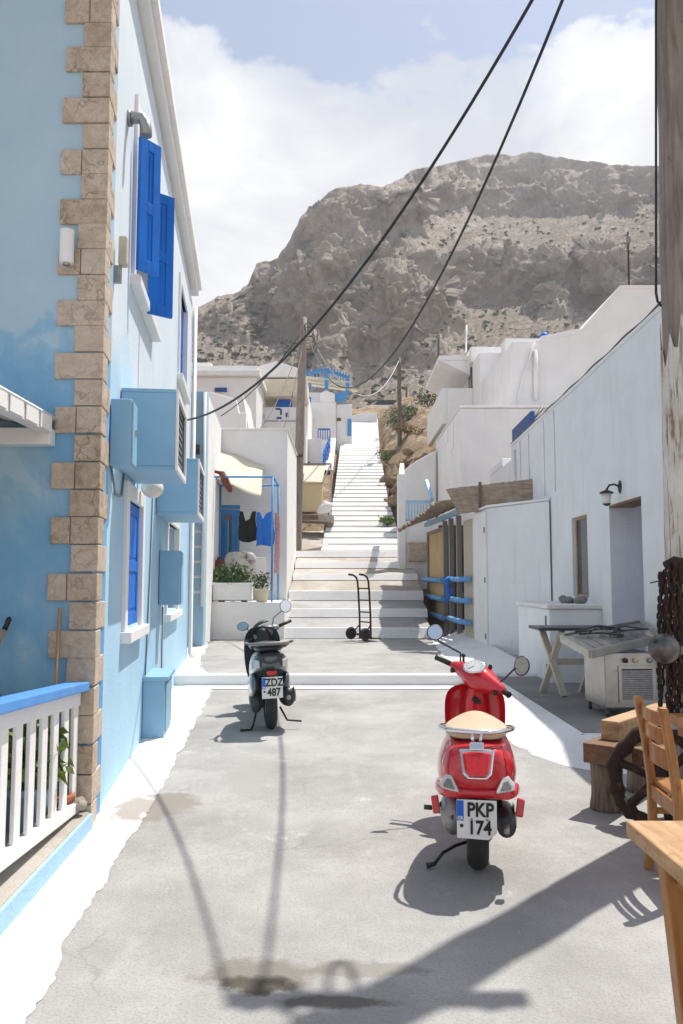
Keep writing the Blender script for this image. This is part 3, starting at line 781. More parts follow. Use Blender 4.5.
# ---------------------------------------------------------------- sky
world = bpy.data.worlds.new('World'); scene.world = world; world.use_nodes = True
nt = world.node_tree; bg = nt.nodes['Background']
SUN = Vector((.335, .33, 1.0)).normalized()
el = math.asin(SUN.z); az = math.atan2(SUN.x, SUN.y)
sky = nt.nodes.new('ShaderNodeTexSky'); sky.sky_type = 'NISHITA'; sky.sun_disc = False
sky.sun_elevation = el; sky.sun_rotation = az; sky.air_density = 1.0; sky.dust_density = 1.2; sky.ozone_density = 1.2
tc = nt.nodes.new('ShaderNodeTexCoord'); d = tc.outputs['Generated']
sp = nt.nodes.new('ShaderNodeSeparateXYZ'); nt.links.new(d, sp.inputs[0])
def math_(op, a, b_=None, c=None):
    n = nt.nodes.new('ShaderNodeMath'); n.operation = op
    for s, v in zip(n.inputs, (a, b_, c)):
        if v is None: continue
        if hasattr(v, 'is_linked'): nt.links.new(v, s)
        else: s.default_value = v
    return n.outputs[0]
cn = noise(nt, scaled(nt, d, (1,1,1.5)), 2.1, 12, .56, .35)
cn2 = noise(nt, scaled(nt, d, (1,1,1.3)), 6.5, 9, .6, .2)
cov = math_('ADD', math_('MULTIPLY', cn, 1.0), math_('MULTIPLY', cn2, .36))
lowb = math_('MULTIPLY', math_('SUBTRACT', SKYZ, sp.outputs['Z']), 1.9)
lowb = math_('MAXIMUM', math_('MINIMUM', lowb, .5), -.16)
behind = math_('MULTIPLY', math_('MINIMUM', sp.outputs['Y'], 0.0), .35)
dens = math_('ADD', math_('ADD', cov, lowb), behind)
mask = ramp(nt, dens, [(.605, 0.0), (.635, .75), (.71, 1.0)])
shade = ramp(nt, noise(nt, scaled(nt, d, (1,1,1.7)), 3.3, 8, .55, .4), [(.40, (5.0,5.2,5.7)), (.58, (7.3,7.3,7.3))])
skyc = mix(nt, .16, sky.outputs[0], (7.4,7.6,8.0))
col = mix(nt, mask, skyc, shade)
nt.links.new(col, bg.inputs['Color']); bg.inputs['Strength'].default_value = .112
sl = bpy.data.lights.new('sun', 'SUN'); sl.energy = 4.9; sl.angle = R(.53); sl.color = (1,.955,.89)
so = bpy.data.objects.new('sun', sl); COL.objects.link(so)
so.rotation_euler = SUN.to_track_quat('Z', 'Y').to_euler(); so.location = (20, 20, 60)
cam = bpy.data.cameras.new('camera'); co = bpy.data.objects.new('camera', cam); COL.objects.link(co)
cam.sensor_fit = 'VERTICAL'; cam.sensor_height = 36; cam.lens = 36*F/1024; cam.clip_end = 3000; cam.clip_start = .05
co.location = (0, 0, CAM_H); co.rotation_euler = (math.pi/2 + PITCH, 0, 0); scene.camera = co
vs_ = scene.view_settings; vs_.view_transform = 'Standard'; vs_.look = 'None'; vs_.exposure = EXPO; vs_.gamma = 1
# ================================================================ blue house on the left
YC = 4.98; YE = 13.4; XC = lw(YC)
bh = thing('blue_house', 'pale blue two storey house with tan stone quoins up its street corner', 'house', (XC, YC, 0))
def PL(Y, z, d): return Vector((lw(Y) - d, Y + LK*(-d)*-1*0, z))
def LB(mb, y0, y1, d0, d1, z0, z1): return mb.wbox(LX, LK, y0, y1, d0, d1, z0, z1)
holes = [(6.25,7.1,1.13,2.14), (6.3,7.6,3.95,5.35), (9.55,11.1,1.12,2.2), (10.7,12.0,4.3,5.6)]
us = [YC+.004, YE] + [h[0] for h in holes] + [h[1] for h in holes]
zs = [-.1, 6.22] + [h[2] for h in holes] + [h[3] for h in holes]
mb = MB(); wall_grid(mb, us, zs, PL, holes, .34)
mb.build('side_wall', W['sidewall'], bh, weld=True)
mb = MB().bb(-7.5, XC-.02, YC, YC+.3, -.1, 6.2)
mb.build('front_wall', W['facade'], bh)
mb = MB().prism([(-7.5, YC+.3, 0), (lw(YC)-.36, YC+.3, 0), (lw(YE)-.36, YE-.01, 0), (-7.5, YE-.01, 0)], (0,0,6.15))
# inner mass stays hidden behind the openings' dark backs
mb.build('rear_wall', W['darkin'], bh)
# roof slab with moulded cornice
mb = MB()
def corn(d0, d1, za, zb):
    vs = []
    for y, dz in ((YC-.03, 0), (YE+.06, .18)):
        for d in (d0, d1):
            for z in (za, zb): vs.append((lw(y)+d, y, z+dz))
    mb.add(vs, [(0,1,3,2),(4,6,7,5),(0,4,5,1),(2,3,7,6),(0,2,6,4),(1,5,7,3)])
corn(-5.5, .10, 6.205, 6.30); corn(-5.5, .155, 6.303, 6.42)
mb.build('roof', W['white_far'], bh, bevel=.012)
# quoins: alternating long and short stones, proud of both walls
mb = MB(); rowh = .1725; k = 0; z = -.02
rnd = random.Random(2)
while z < 6.15:
    long_f = k % 2 == 0
    fw = (.275 if long_f else .155) + rnd.uniform(-.012, .012); sw = (.15 if long_f else .27) + rnd.uniform(-.01, .01)
    h = min(rowh, 6.2 - z) - .006
    x1 = lw(YC) + .022
    pr = rnd.uniform(.016, .026)
    # stones have the wall's angle: front face flat, side face along the wall
    p = [(XC - fw, YC - pr, z), (XC + .024, YC - pr, z), (lw(YC+sw) + .022, YC + sw, z), (lw(YC+sw) - .05, YC + sw, z), (XC - .06, YC + .06, z), (XC - fw, YC + .06, z)]
    if long_f and rnd.random() < .6:          # two stones with a vertical joint
        jx = XC - fw*rnd.uniform(.42, .58)
        mb.prism([(XC-fw, YC-pr, z), (jx-.003, YC-pr, z), (jx-.003, YC+.06, z), (XC-fw, YC+.06, z)], (0, 0, h)); p[0] = (jx+.002, YC-pr-.003, z); p[1] = (p[1][0], YC-pr-.003, z); p[5] = (jx+.002, YC+.06, z)
    mb.prism(p, (0, 0, h))
    z += rowh*rnd.uniform(.96, 1.04); k += 1
mb.build('quoins', W['stone'], bh, bevel=.006)
def frame_parts(par, y0, y1, z0, z1, w=.11, proud=.02, depth=.16, name='window', mat='whitepaint'):
    f = MB()
    LB(f, y0-w, y0, -.05, proud, z0-.02, z1+w); LB(f, y1, y1+w, -.05, proud, z0-.02, z1+w)
    LB(f, y0+.001, y1-.001, -.05, proud-.003, z1, z1+w-.002)
    o = f.build(name, W[mat], par, bevel=.008)
    s = MB(); LB(s, y0-w-.03, y1+w+.03, -.05, proud+.05, z0-.11, z0-.022); s.build('sill', W[mat], o, bevel=.008)
    return o
def leaf_shutter(mb, p0, dirv, w, z0, z1, t=.035):
    """a panelled shutter leaf hinged at p0 and running along dirv"""
    d = Vector(dirv).normalized(); n = Vector((d.y, -d.x, 0)); p0 = Vector(p0)
    def piece(a0, a1, za, zb, tt, off=0):
        q = [p0 + d*a0 + n*(off-tt/2), p0 + d*a1 + n*(off-tt/2), p0 + d*a1 + n*(off+tt/2), p0 + d*a0 + n*(off+tt/2)]
        mb.prism([(v.x, v.y, za) for v in q], (0, 0, zb-za))
    st = .075; mid = z0 + (z1-z0)*.48
    piece(0, st, z0, z1, t); piece(w-st, w, z0, z1, t)
    piece(st, w-st, z0, z0+st*1.3, t); piece(st, w-st, z1-st*1.2, z1, t); piece(st, w-st, mid-st*.6, mid+st*.6, t)
    piece(st-.002, w-st+.002, z0+.04, z1-.04, t*.42)
    for za, zb in ((z0+st*1.3+.03, mid-st*.6-.03), (mid+st*.6+.03, z1-st*1.2-.03)): piece(st+.035, w-st-.035, za, zb, t*.75)
# lower front window: closed blue shutters deep in a white frame
wl = frame_parts(bh, 6.25, 7.1, 1.13, 2.14, w=.13, proud=.03)
m = MB(); leaf_shutter(m, (lw(6.255)-.028, 6.255, 0), (LK, 1, 0), .845, 1.135, 2.135); m.build('shutter', W['blue'], wl, bevel=.004)
# upper window: two shutter leaves standing open
wu = frame_parts(bh, 6.3, 7.6, 3.95, 5.35, w=.10, proud=.03)
h0 = hit_wall(138.5,200,LX+.06,LK); h1 = at(159,200,h0.y+.17); dv = h1-h0; dv.z = 0
m = MB(); leaf_shutter(m, (h0.x, h0.y, 0), dv, dv.length, at(150,274,h0.y+.1).z, at(150,143,h0.y+.1).z); m.build('shutter', W['blue'], wu, bevel=.004)
h0 = hit_wall(149,250,LX+.06,LK); h1 = at(173,250,h0.y+.15); dv = h1-h0; dv.z = 0
m = MB(); leaf_shutter(m, (h0.x, h0.y, 0), dv, dv.length, at(162,317,h0.y+.1).z, at(162,196,h0.y+.1).z); m.build('shutter', W['blue'], wu, bevel=.004)
m = MB(); LB(m, 6.3, 7.6, -.16, -.12, 3.95, 4.03); LB(m, 6.3, 7.6, -.16, -.12, 5.28, 5.35); LB(m, 6.9, 7.0, -.158, -.118, 4.03, 5.28); m.build('sash', W['whitepaint'], wu)
m = MB(); LB(m, 6.3, 7.6, -.22, -.2, 3.95, 5.35); m.build('pane', W['glass'], wu)
# farther windows
wf = frame_parts(bh, 9.55, 11.1, 1.12, 2.2, w=.12, proud=.03)
m = MB(); LB(m, 9.55, 11.1, -.24, -.2, 1.12, 2.2); m.build('pane', W['glass'], wf)
m = MB(); LB(m, 9.55, 9.62, -.18, -.12, 1.12, 2.2); LB(m, 10.28, 10.36, -.18, -.12, 1.12, 2.2); LB(m, 11.03, 11.1, -.18, -.12, 1.12, 2.2); LB(m, 9.62, 11.03, -.175, -.125, 2.14, 2.2); LB(m, 9.62, 11.03, -.175, -.125, 1.12, 1.18); m.build('sash', W['whitepaint'], wf)
wf2 = frame_parts(bh, 10.7, 12.0, 4.3, 5.6, w=.10, proud=.03)
m = MB(); leaf_shutter(m, (lw(10.7)-.06, 10.7, 0), (LK, 1, 0), 1.3, 4.31, 5.59); m.build('shutter', W['blue'], wf2, bevel=.004)
# wall pipe with an elbow
m = MB(); y = 5.86
m.tube([(lw(y)-.02, y, 5.03), (lw(y)+.07, y-.01, 5.03), (lw(y)+.11, y-.012, 5.02), (lw(y)+.135, y-.014, 4.985), (lw(y)+.145, y-.015, 4.93), (lw(y)+.145, y-.015, 4.88)], .045, 14)
m.tube([(lw(y)+.0, y, 5.03), (lw(y)+.03, y, 5.03)], .06, 14)
m.build('vent_pipe', W['alu'], bh)
# lamps: white cylinder on the facade, second round the corner, globe under the box
def cyl_lamp(px, pz, py, r, h):
    m = MB(); m.lathe([(0,0),(r,0),(r,.01),(r*.96,.02),(r*.96,h-.02),(r,h-.01),(r,h),(0,h)], (px, py, pz), n=20)
    o = m.build('wall_lamp', W['whitepaint'], bh)
    m = MB(); m.bb(px-.02, px+.02, py, py+.08, pz+.05, pz+.09); m.build('bracket', W['steel'], o); m = MB(); m.lathe([(0,-.012),(r*.5,-.012),(r*.5,.0),(0,0)], (px, py, pz), n=14); m.build('bulb_socket', W['steel'], o)
cyl_lamp(-1.735, 3.49, YC-.085, .045, .215)
y = 5.40
m = MB(); LB(m, y-.03, y+.05, .03, .09, 3.68, 3.89); o = m.build('wall_lamp', W['old_cream_wood'], bh, bevel=.015)
m = MB(); LB(m, y-.01, y+.03, .0, .05, 3.56, 3.68); m.build('bracket', W['alu'], o)
m = MB(); y = 6.9; m.ell((lw(y)+.13, y-.02, 2.29), (.095, .095, .085), 20, 14); o = m.build('globe_lamp', W['lantern_glass'], bh)
m = MB(); m.bar((lw(y), y, 2.385), (lw(y)+.16, y-.02, 2.385), .06, .03); m.build('bracket', W['whitepaint'], o)
# service boxes on the wall
m = MB(); LB(m, 5.34, 5.56, .01, .15, 2.27, 2.73); o = m.build('meter_box', W['boxblue'], bh, bevel=.01)
m = MB(); LB(m, 5.352, 5.548, .15, .162, 2.285, 2.715); o2 = m.build('door', W['boxblue'], o, bevel=.004)
m = MB(); LB(m, 5.44, 5.46, .162, .176, 2.49, 2.53); m.build('latch', W['steel'], o2) if False else m.build('latch', W['steel'], o)
def big_box(y0, y1, d, z0, z1, lbl=None):
    m = MB(); t = .03
    LB(m, y0, y1, .005, d, z0, z0+t); LB(m, y0, y1, .005, d, z1-t, z1); LB(m, y0, y0+t, .005, d, z0+t, z1-t); LB(m, y1-t, y1, .005, d, z0+t, z1-t)
    LB(m, y0+t, y1-t, .005, .03, z0+t, z1-t)
    o = m.build('cooler_box', W['boxblue'], bh, bevel=.006)
    f = MB(); w = .05
    LB(f, y0+.004, y0+w, d, d+.02, z0+.004, z1-.004); LB(f, y1-w, y1-.004, d, d+.02, z0+.004, z1-.004); LB(f, y0+w, y1-w, d, d+.02, z0+.004, z0+w); LB(f, y0+w, y1-w, d, d+.02, z1-w, z1-.004)
    f.build('frame', W['whitepaint'], o, bevel=.004)
    s = MB()
    n = 9
    for i in range(n):
        z = z0+w+.02 + (z1-z0-2*w-.04)*i/(n-1)
        LB(s, y0+w, y1-w, d-.03, d-.012, z-.012, z+.012)
    s.build('grille', W['silvergrey'], o)
big_box(5.82, 6.72, .40, 2.31, 2.92)
big_box(8.32, 9.5, .42, 2.18, 2.78)
m = MB(); LB(m, 8.72, 8.98, .005, .23, 1.23, 1.82); o = m.build('meter_box', W['boxblue'], bh, bevel=.01)
m = MB(); LB(m, 8.74, 8.96, .23, .243, 1.25, 1.80); m.build('door', W['boxblue'], o, bevel=.004)
m = MB(); LB(m, 7.5, 8.16, .003, .20, .03, .59); LB(m, 7.47, 8.19, .003, .235, .57, .61); o = m.build('gas_cupboard', W['boxblue'], bh, bevel=.008)
m = MB(); LB(m, 7.56, 8.1, .2, .213, .10, .54); m.build('door', W['boxblue'], o, bevel=.006)
m = MB(); LB(m, 7.44, 8.22, .002, .25, -.03, .05); m.build('plinth', W['whitewash'], o, bevel=.01)
# service cables on the wall
m = MB(); m.tube([(lw(5.4)+.012, 5.4, 2.3), (lw(5.6)+.014, 5.6, 2.1), (lw(5.9)+.012, 5.9, 2.12), (lw(6.0)+.012, 6.0, 2.3)], .008, 6); m.build('wall_cable', W['silvergrey'], bh); m = MB()
m.tube([(lw(7.6)+.012, 7.6, .6), (lw(7.8)+.012, 7.8, 1.6), (lw(7.95)+.012, 7.95, 2.6), (lw(8.3)+.012, 8.3, 2.75)], .008, 6); m.build('wall_cable', W['silvergrey'], bh); m = MB()
m.tube([(lw(8.72)+.012, 8.9, 1.2), (lw(9.1)+.012, 9.1, .8), (lw(9.15)+.012, 9.15, .3)], .008, 6)
m.build('wall_cable', W['silvergrey'], bh)
m = MB(); y = 13.25
m.tube([(lw(y)+.06, y, 6.1), (lw(y)+.06, y, .3), (lw(y)+.12, y-.02, .22)], .036, 12)
m.build('downpipe', W['whitepaint'], bh)
# ---------------------------------------------------------------- canopy over the porch
cp = thing('porch_canopy', 'white corrugated canopy jutting out from the blue facade beside the stone quoins', 'canopy', (-2.6, YC, 2.4))
m = MB(); m.bb(-4.5, -1.80, YC-.10, YC-.003, 2.335, 2.44); m.build('wall_beam', W['whitepaint'], cp, bevel=.006)
m = MB(); m.bb(-1.86, -1.79, 2.2, YC-.105, 2.40, 2.52)
for i in range(12): m.bb(-1.788, -1.780, YC-.30-i*.22, YC-.12-i*.22, 2.405, 2.515)
m.build('fascia', W['whitepaint'], cp, bevel=.006)
m = MB()
for i in range(5): m.bb(-2.6-i*.5, -2.54-i*.5, 2.2, YC-.11, 2.36, 2.44)
m.build('rafters', W['whitepaint'], cp)
m = MB(); vs = []; n = 60
for i in range(n+1):
    x = -4.4 + 2.62*i/n
    for y in (2.2, YC-.004):
        vs.append((x, y, 2.5+.012*math.sin(i*1.6)))
m.add(vs, [(2*i, 2*i+1, 2*i+3, 2*i+2) for i in range(n)], True)
o = m.build('roof_sheet', W['whitepaint'], cp); so_ = o.modifiers.new('solid', 'SOLIDIFY'); so_.thickness = .012
# ---------------------------------------------------------------- porch
m = MB().prism([(-5.5, 1.0, -.05), (-1.36, 1.0, -.05), (-1.455, 3.5, -.05), (-1.515, YC-.03, -.05), (-5.5, YC-.03, -.05)], (0,0,.163))
po = m.build('porch_floor', W['stepbeige'], None, bevel=.01); struct(po)
m = MB().prism([(-1.36, 1.0, -.06), (-1.34, 1.0, -.06), (-1.495, YC-.035, -.06), (-1.515, YC-.035, -.06)], (0,0,.163))
pw = m.build('porch_kerb', W['ltblue']); struct(pw)
rg = thing('porch_railing', 'white slatted porch railing with a blue handrail ending at the stone quoins', 'railing', (-1.58, 4.0, .11))
def RPt(y, z): return Vector((-1.60 + (5.0-y)*.035, y, z - (y-3.7)*.06))
m = MB(); m.bar(RPt(1.6,.93), RPt(YC-.035,.93), .13, .055); m.build('handrail', W['railblue'], rg, bevel=.008)
m = MB(); m.bar(RPt(1.6,.86), RPt(YC-.07,.86), .045, .085); m.build('top_rail', W['whitepaint'], rg, bevel=.005)
m = MB(); m.bar(RPt(1.6,.23), RPt(YC-.035,.23), .075, .06); m.build('bottom_rail', W['whitepaint'], rg, bevel=.005)
y = YC-.11; i = 0
while y > 1.7:
    m = MB(); a = RPt(y,.26); b = RPt(y,.82); m.bar(a, b, .022, .078, up=(0,1,0)); m.build('baluster', W['whitepaint'], rg, bevel=.004); y -= .186
m = MB(); a = RPt(1.66,-.12); m.bar((a.x, a.y, .11), RPt(1.66,.90), .08, .08, up=(0,1,0)); m.build('end_post', W['whitepaint'], rg, bevel=.005)
# things on the porch
def potted(name, lbl, cat, c, r, h, mat, leafmat, lr, ln, lsize, group=None):
    t = thing(name, lbl, cat, c, group)
    x, y, z = c
    m = MB(); m.lathe([(0,0),(r*.68,0),(r*.95,h*.82),(r*1.08,h*.83),(r*1.08,h),(r*.94,h),(r*.9,h*.9),(0,h*.88)], c, n=22); m.build('pot', W[mat], t)
    m = MB()
    for k in range(6):
        a = random.uniform(0,6.28); m.tube([(x, y, z+h*.85), (x+math.cos(a)*lr[0]*.3, y+math.sin(a)*lr[1]*.3, z+h+lr[2]*.7), (x+math.cos(a)*lr[0]*.7, y+math.sin(a)*lr[1]*.7, z+h+lr[2]*1.3)], .006, 5)
    m.build('stems', W['leaf_dark'], t)
    m = MB(); m.leaves((x, y, z+h+lr[2]*.85), lr, ln, lsize); m.build('foliage', W[leafmat], t)
    return t
potted('potted_plant', 'leafy green plant poking between the white balusters near the stone corner', 'plant', (-1.76, 4.6, .115), .13, .24, 'boxblue', 'leaf_lt', (.22,.2,.2), 240, .13)
potted('potted_plant', 'dark green plant behind the railing under the broom stick', 'plant', (-2.06, 4.2, .115), .18, .34, 'boxblue', 'leaf_dark', (.32,.3,.26), 260, .12)
potted('potted_plant', 'bushy plant at the edge of the frame low behind the white railing', 'plant', (-1.84, 3.75, .115), .16, .26, 'boxblue', 'leaf', (.26,.26,.22), 200, .12)
m = MB(); c = (-1.655, 4.83, .118); m.lathe([(0,0),(.05,0),(.075,.10),(.085,.10),(.085,.13),(.07,.13),(.065,.11),(0,.1)], c, n=20)
tag(m.build('terracotta_pot', W['terracotta']), 'small terracotta pot at the foot of the railing by the stone quoins', 'plant pot')
m = MB(); m.ell((-1.555, 4.86, .175), (.05,.05,.035), 14, 8); m.tube([(-1.59,4.87,.17),(-1.53,4.85,.20)], [.035,.03], 10)
tag(m.build('pale_stone', W['stepbeige']), 'pale rounded stone resting at the railing end below the quoins', 'stone')
t = thing('broom', 'broom leaning on blue facade with black hanging cap on its wooden handle', 'broom', (-2.36, 4.7, .115))
top = at(10, 617, YC-.05); bot = Vector((top.x-.32, 4.55, .12))
m = MB(); m.tube([bot+(top-bot)*.1, top-(top-bot)*.06], .013, 10); m.build('handle', W['stick'], t)
m = MB(); m.tube([top-(top-bot)*.065, top-(top-bot)*.01, top], [.016,.016,.008], 10); m.build('cap', W['black'], t)
m = MB(); m.bar(bot+(top-bot)*.02, bot+(top-bot)*.11, .05, .26, up=(0,1,0)); m.build('head', W['straw'], t)
t_ = at(60, 608, YC-.055)
m = MB(); m.tube([(t_.x-.01, YC-.10, .115), t_], .0125, 10)
tag(m.build('wooden_pole', W['stick']), 'thin bare wooden pole standing upright against the stone quoins', 'pole')
# ================================================================ light blue annex and terrace beyond
AX = -2.60; AY = 15.2; AZ = 5.14
an = thing('annex_house', 'narrow light blue house end with white dashes down its corner', 'house', (AX, AY, .2))
m = MB().bb(-6.5, AX-.004, AY, AY+.25, .1, AZ); m.build('front_wall', W['ltblue'], an, bevel=.02)
m = MB().prism([(-6.5,AY+.252,.1),(AX,AY+.252,.1),(-2.88,18.99,.1),(-6.5,18.99,.1)], (0,0,AZ-.12)); m.build('side_wall', W['white'], an, bevel=.02)
for i in range(9):
    z = 1.25 + i*.285
    m = MB().bb(AX-.27+.03*math.sin(i*2), AX-.05, AY-.006, AY+.01, z, z+.05); m.build('painted_dash', W['whitewash'], an, bevel=.004)
m = MB().bb(AX-.22, AX-.12, AY-.09, AY, 3.9, 4.08); m.lathe([(0,0),(.05,.02),(.05,.08),(0,.1)], (AX-.17, AY-.12, 3.95)); m.build('wall_lamp', W['darkgrey'], an)
m = MB(); m.tube([(AX-.03, AY-.03, 5.1), (AX-.03, AY-.03, 1.0)], .03, 8); m.build('downpipe', W['whitepaint'], an)
TZ = 1.04; TY = 16.8; TXR = -1.19
m = MB(); m.bb(-3.3, TXR, TY, TY+.2, .1, TZ); m.bb(-3.3, TXR, TY+.202, 19.0, .1, TZ-.004)
tag(m.build('terrace_wall', W['white'], bevel=.015), 'low white front wall carrying the terrace where laundry hangs', 'wall')
# terrace house
th = thing('terrace_house', 'plain white house behind the terrace with blue door and laundry before it', 'house', (-2.0, 19, TZ))
x0, x1 = -6.5, -1.30
def PT(x, z, d): return Vector((x, 19.0+d, z))
mb = MB(); dh = (-3.02, -2.42, TZ, 3.28)
wall_grid(mb, [x0, x1, dh[0], dh[1]], [.3, 5.09, TZ+.001, dh[3]], PT, [dh], .25); mb.bb(x0, x1-.003, 19.26, 23.0, .3, 5.08)
mb.build('walls', W['white'], th, weld=True)
m = MB(); m.bb(x0, x1+.03, 18.96, 23.02, 5.092, 5.13); m.build('roof', W['white'], th, bevel=.01)
d = MB(); d.bb(dh[0], dh[0]+.07, 18.98, 19.1, TZ, dh[3]); d.bb(dh[1]-.07, dh[1], 18.98, 19.1, TZ, dh[3]); d.bb(dh[0]+.07, dh[1]-.07, 18.98, 19.1, dh[3]-.08, dh[3])
d.bb(dh[0]+.07, dh[0]+.2, 19.02, 19.07, TZ, dh[3]-.08); d.bb(dh[1]-.2, dh[1]-.07, 19.02, 19.07, TZ, dh[3]-.08); d.bb(dh[0]+.2, dh[1]-.2, 19.02, 19.07, TZ, TZ+.9); d.bb(dh[0]+.2, dh[1]-.2, 19.02, 19.07, dh[3]-.22, dh[3]-.08)
do = d.build('door', W['skyblue'], th, bevel=.005)
m = MB().bb(dh[0]+.2, dh[1]-.2, 19.05, 19.06, TZ+.9, dh[3]-.22); m.build('pane', W['silvergrey'], do)
m = MB(); leaf_shutter(m, (dh[0]+.03, 18.96, 0), (.8,-.6,0), .42, TZ+.75, 2.9); m.build('shutter', W['skyblue'], do)
# blue pipe frame over the terrace
fr = thing('pipe_pergola', 'bright blue pipe frame standing on the terrace around the laundry', 'frame', (-2.1, 17.6, TZ))
zt = 3.7; xa, xb = -2.80, -1.475; ya, yb = 17.0, 18.4
for x, y in ((xa, ya), (xb, ya), (xa, yb), (xb+.02, yb)):
    m = MB(); m.tube([(x, y, TZ), (x, y, zt)], .024, 10); m.build('post', W['skyblue'], fr)
for p, q in (((xa,ya,zt),(xb,ya,zt)), ((xa,yb,zt-.02),(xb+.02,yb,zt-.02)), ((xa,ya,zt),(xa,yb,zt-.02)), ((xb,ya,zt),(xb+.02,yb,zt-.02))):
    m = MB(); m.tube([p, q], .022, 10); m.build('rail', W['skyblue'], fr)
# awning cloth, sagging
def cloth(name, corners, nu, nv, sag, mat, parent=None, wob=.02, seed=1, th=.006):
    a, b, c, d = [Vector(p) for p in corners]; rnd = random.Random(seed); vs = []
    for j in range(nv+1):
        for i in range(nu+1):
            u, v = i/nu, j/nv
            p = (a*(1-u)+b*u)*(1-v) + (d*(1-u)+c*u)*v
            p = p + Vector((0,0,-sag*math.sin(math.pi*u)*(.3+.7*v))) + Vector((0, wob*math.sin(u*17+seed)*(.3+v), wob*math.sin(u*9+v*7+seed)))
            vs.append(p)
    m = MB().add(vs, [(j*(nu+1)+i, j*(nu+1)+i+1, (j+1)*(nu+1)+i+1, (j+1)*(nu+1)+i) for j in range(nv) for i in range(nu)], True)
    o = m.build(name, W[mat], parent); s = o.modifiers.new('solid', 'SOLIDIFY'); s.thickness = th; return o
o = cloth('canvas_awning', [at(208,444,18.95), at(263,464,18.9), at(261,496,17.7), at(207,470,17.3)], 24, 10, .10, 'cloth_cream', None, .025, 3)
tag(o, 'sagging cream canvas awning stretched from the white wall over the blue frame', 'awning')
m = MB(); a = at(206,469,17.05); b = at(224,474,17.05); c = at(222,474,17.05); e = at(231,492,17.05)
m.tube([a, a.lerp(b,.6), b], [.02,.035,.06], 10); m.tube([c, c.lerp(e,.4), c.lerp(e,.9), e], [.075,.085,.06,.03], 12)
tag(m.build('rolled_cloth', W['cloth_red']), 'reddish brown rolled cloth slung over the top rail of the blue frame', 'cloth')
# laundry on a line between the posts
lz = 3.05; ly = 17.7
m = MB(); m.tube([(xa, ly, lz+.04), (-2.05, ly, lz-.0), (xb+.01, ly, lz+.04)], .006, 6)
m.tube([(xa, ly, lz+.04), (xa, ya, lz+.2)], .006, 6)
tag(m.build('clothes_line', W['wire_pale']), 'thin clothes line strung across the blue pipe frame', 'clothes line')
def garment(name, out, label, cat, mat, y, seed):
    """sheet cut to an outline (pixel shape projected onto the hanging plane), with folds"""
    rnd = random.Random(seed); pts = [at(px, py, y) for px, py in out]
    xs_ = [p.x for p in pts]; zs_ = [p.z for p in pts]
    me = bpy.data.meshes.new(name); bm = bmesh.new()
    f = bm.faces.new([bm.verts.new(p) for p in pts])
    bmesh.ops.triangulate(bm, faces=[f])
    for _ in range(4):
        bmesh.ops.subdivide_edges(bm, edges=[e for e in bm.edges if e.calc_length() > .05], cuts=1, use_grid_fill=False)
        bmesh.ops.triangulate(bm, faces=bm.faces[:])
    for v in bm.verts:
        t = (v.co.z - min(zs_))/(max(zs_)-min(zs_)+1e-6)
        v.co.y += .035*math.sin((v.co.x-min(xs_))*34+seed)*(1.1-t) + .012*math.sin(v.co.z*21+seed)
    for f in bm.faces: f.smooth = True
    bm.to_mesh(me); bm.free(); me.materials.append(W[mat])
    o = bpy.data.objects.new(name, me); COL.objects.link(o); s = o.modifiers.new('solid', 'SOLIDIFY'); s.thickness = .012
    tag(o, label, cat); return o
garment('black_blouse', [(239.5,511),(243,511.5),(245.5,521),(247.5,523),(250,519),(252,511.5),(256,511),(255.5,520),(256.5,529),(256,540),(250,542.5),(243,542),(238.5,540),(240,528),(241,519)], 'black sleeveless top with deep neckline hanging from the clothes line', 'garment', 'cloth_black', ly, 1)
garment('hanging_shirt', [(256.5,512),(260,512),(263,519),(266,514),(270,511.5),(273,512),(272.5,520),(275,533),(274,544),(270,546.5),(262,545),(256.5,546),(257.5,532),(256.8,522)], 'bright blue shirt hanging from the clothes line beside the black top', 'garment', 'cloth_blue', ly, 2)
garment('hanging_towel', [(275,512),(279,514),(280,526),(279,540),(279.5,556),(278,574),(274.5,573),(275.5,552),(275,538),(276,526)], 'narrow pink and grey towel hung by the blue post', 'towel', 'cloth_pink', 18.3, 3)
# planter, pots, chair with cushion
t = thing('planter_box', 'long white planter box full of green herbs on the terrace edge', 'planter', (-2.25, 17.05, TZ))
x0, x1 = -2.70, -1.90; z1 = TZ+.40
m = MB(); m.bb(x0, x1, 16.86, 16.90, TZ+.04, z1); m.bb(x0, x1, 17.2, 17.24, TZ+.04, z1); m.bb(x0, x0+.04, 16.90, 17.2, TZ+.04, z1); m.bb(x1-.04, x1, 16.90, 17.2, TZ+.04, z1); m.bb(x0+.04, x1-.04, 16.90, 17.2, TZ+.05, z1-.06)
m.bb(x0-.015, x1+.015, 16.845, 16.86, z1-.05, z1+.005)
m.build('box', W['whitepaint'], t, bevel=.008)
for x in (x0+.16, x1-.16):
    m = MB().bb(x-.05, x+.05, 16.9, 17.2, TZ, TZ+.04); m.build('foot', W['dark_beam'], t)
m = MB(); m.leaves((-2.33, 17.05, z1+.14), (.46,.2,.24), 900, .085); m.leaves((-2.3, 16.95, z1+.02), (.44,.12,.08), 200, .07); m.build('foliage', W['leaf'], t)
potted('flower_pot', 'square pale pot with small red flowering plant beside the planter box', 'plant pot', (-1.68, 16.98, TZ), .165, .28, 'cloth_cream', 'leaf', (.2,.16,.17), 190, .08)
m = MB()
for _ in range(26):
    m.ell((-1.68+random.uniform(-.17,.17), 16.98+random.uniform(-.13,.1), TZ+.48+random.uniform(-.07,.16)), (.018,.018,.014), 6, 4)
fl = m.build('blossoms', W['cloth_red'], bpy.data.objects['flower_pot'])
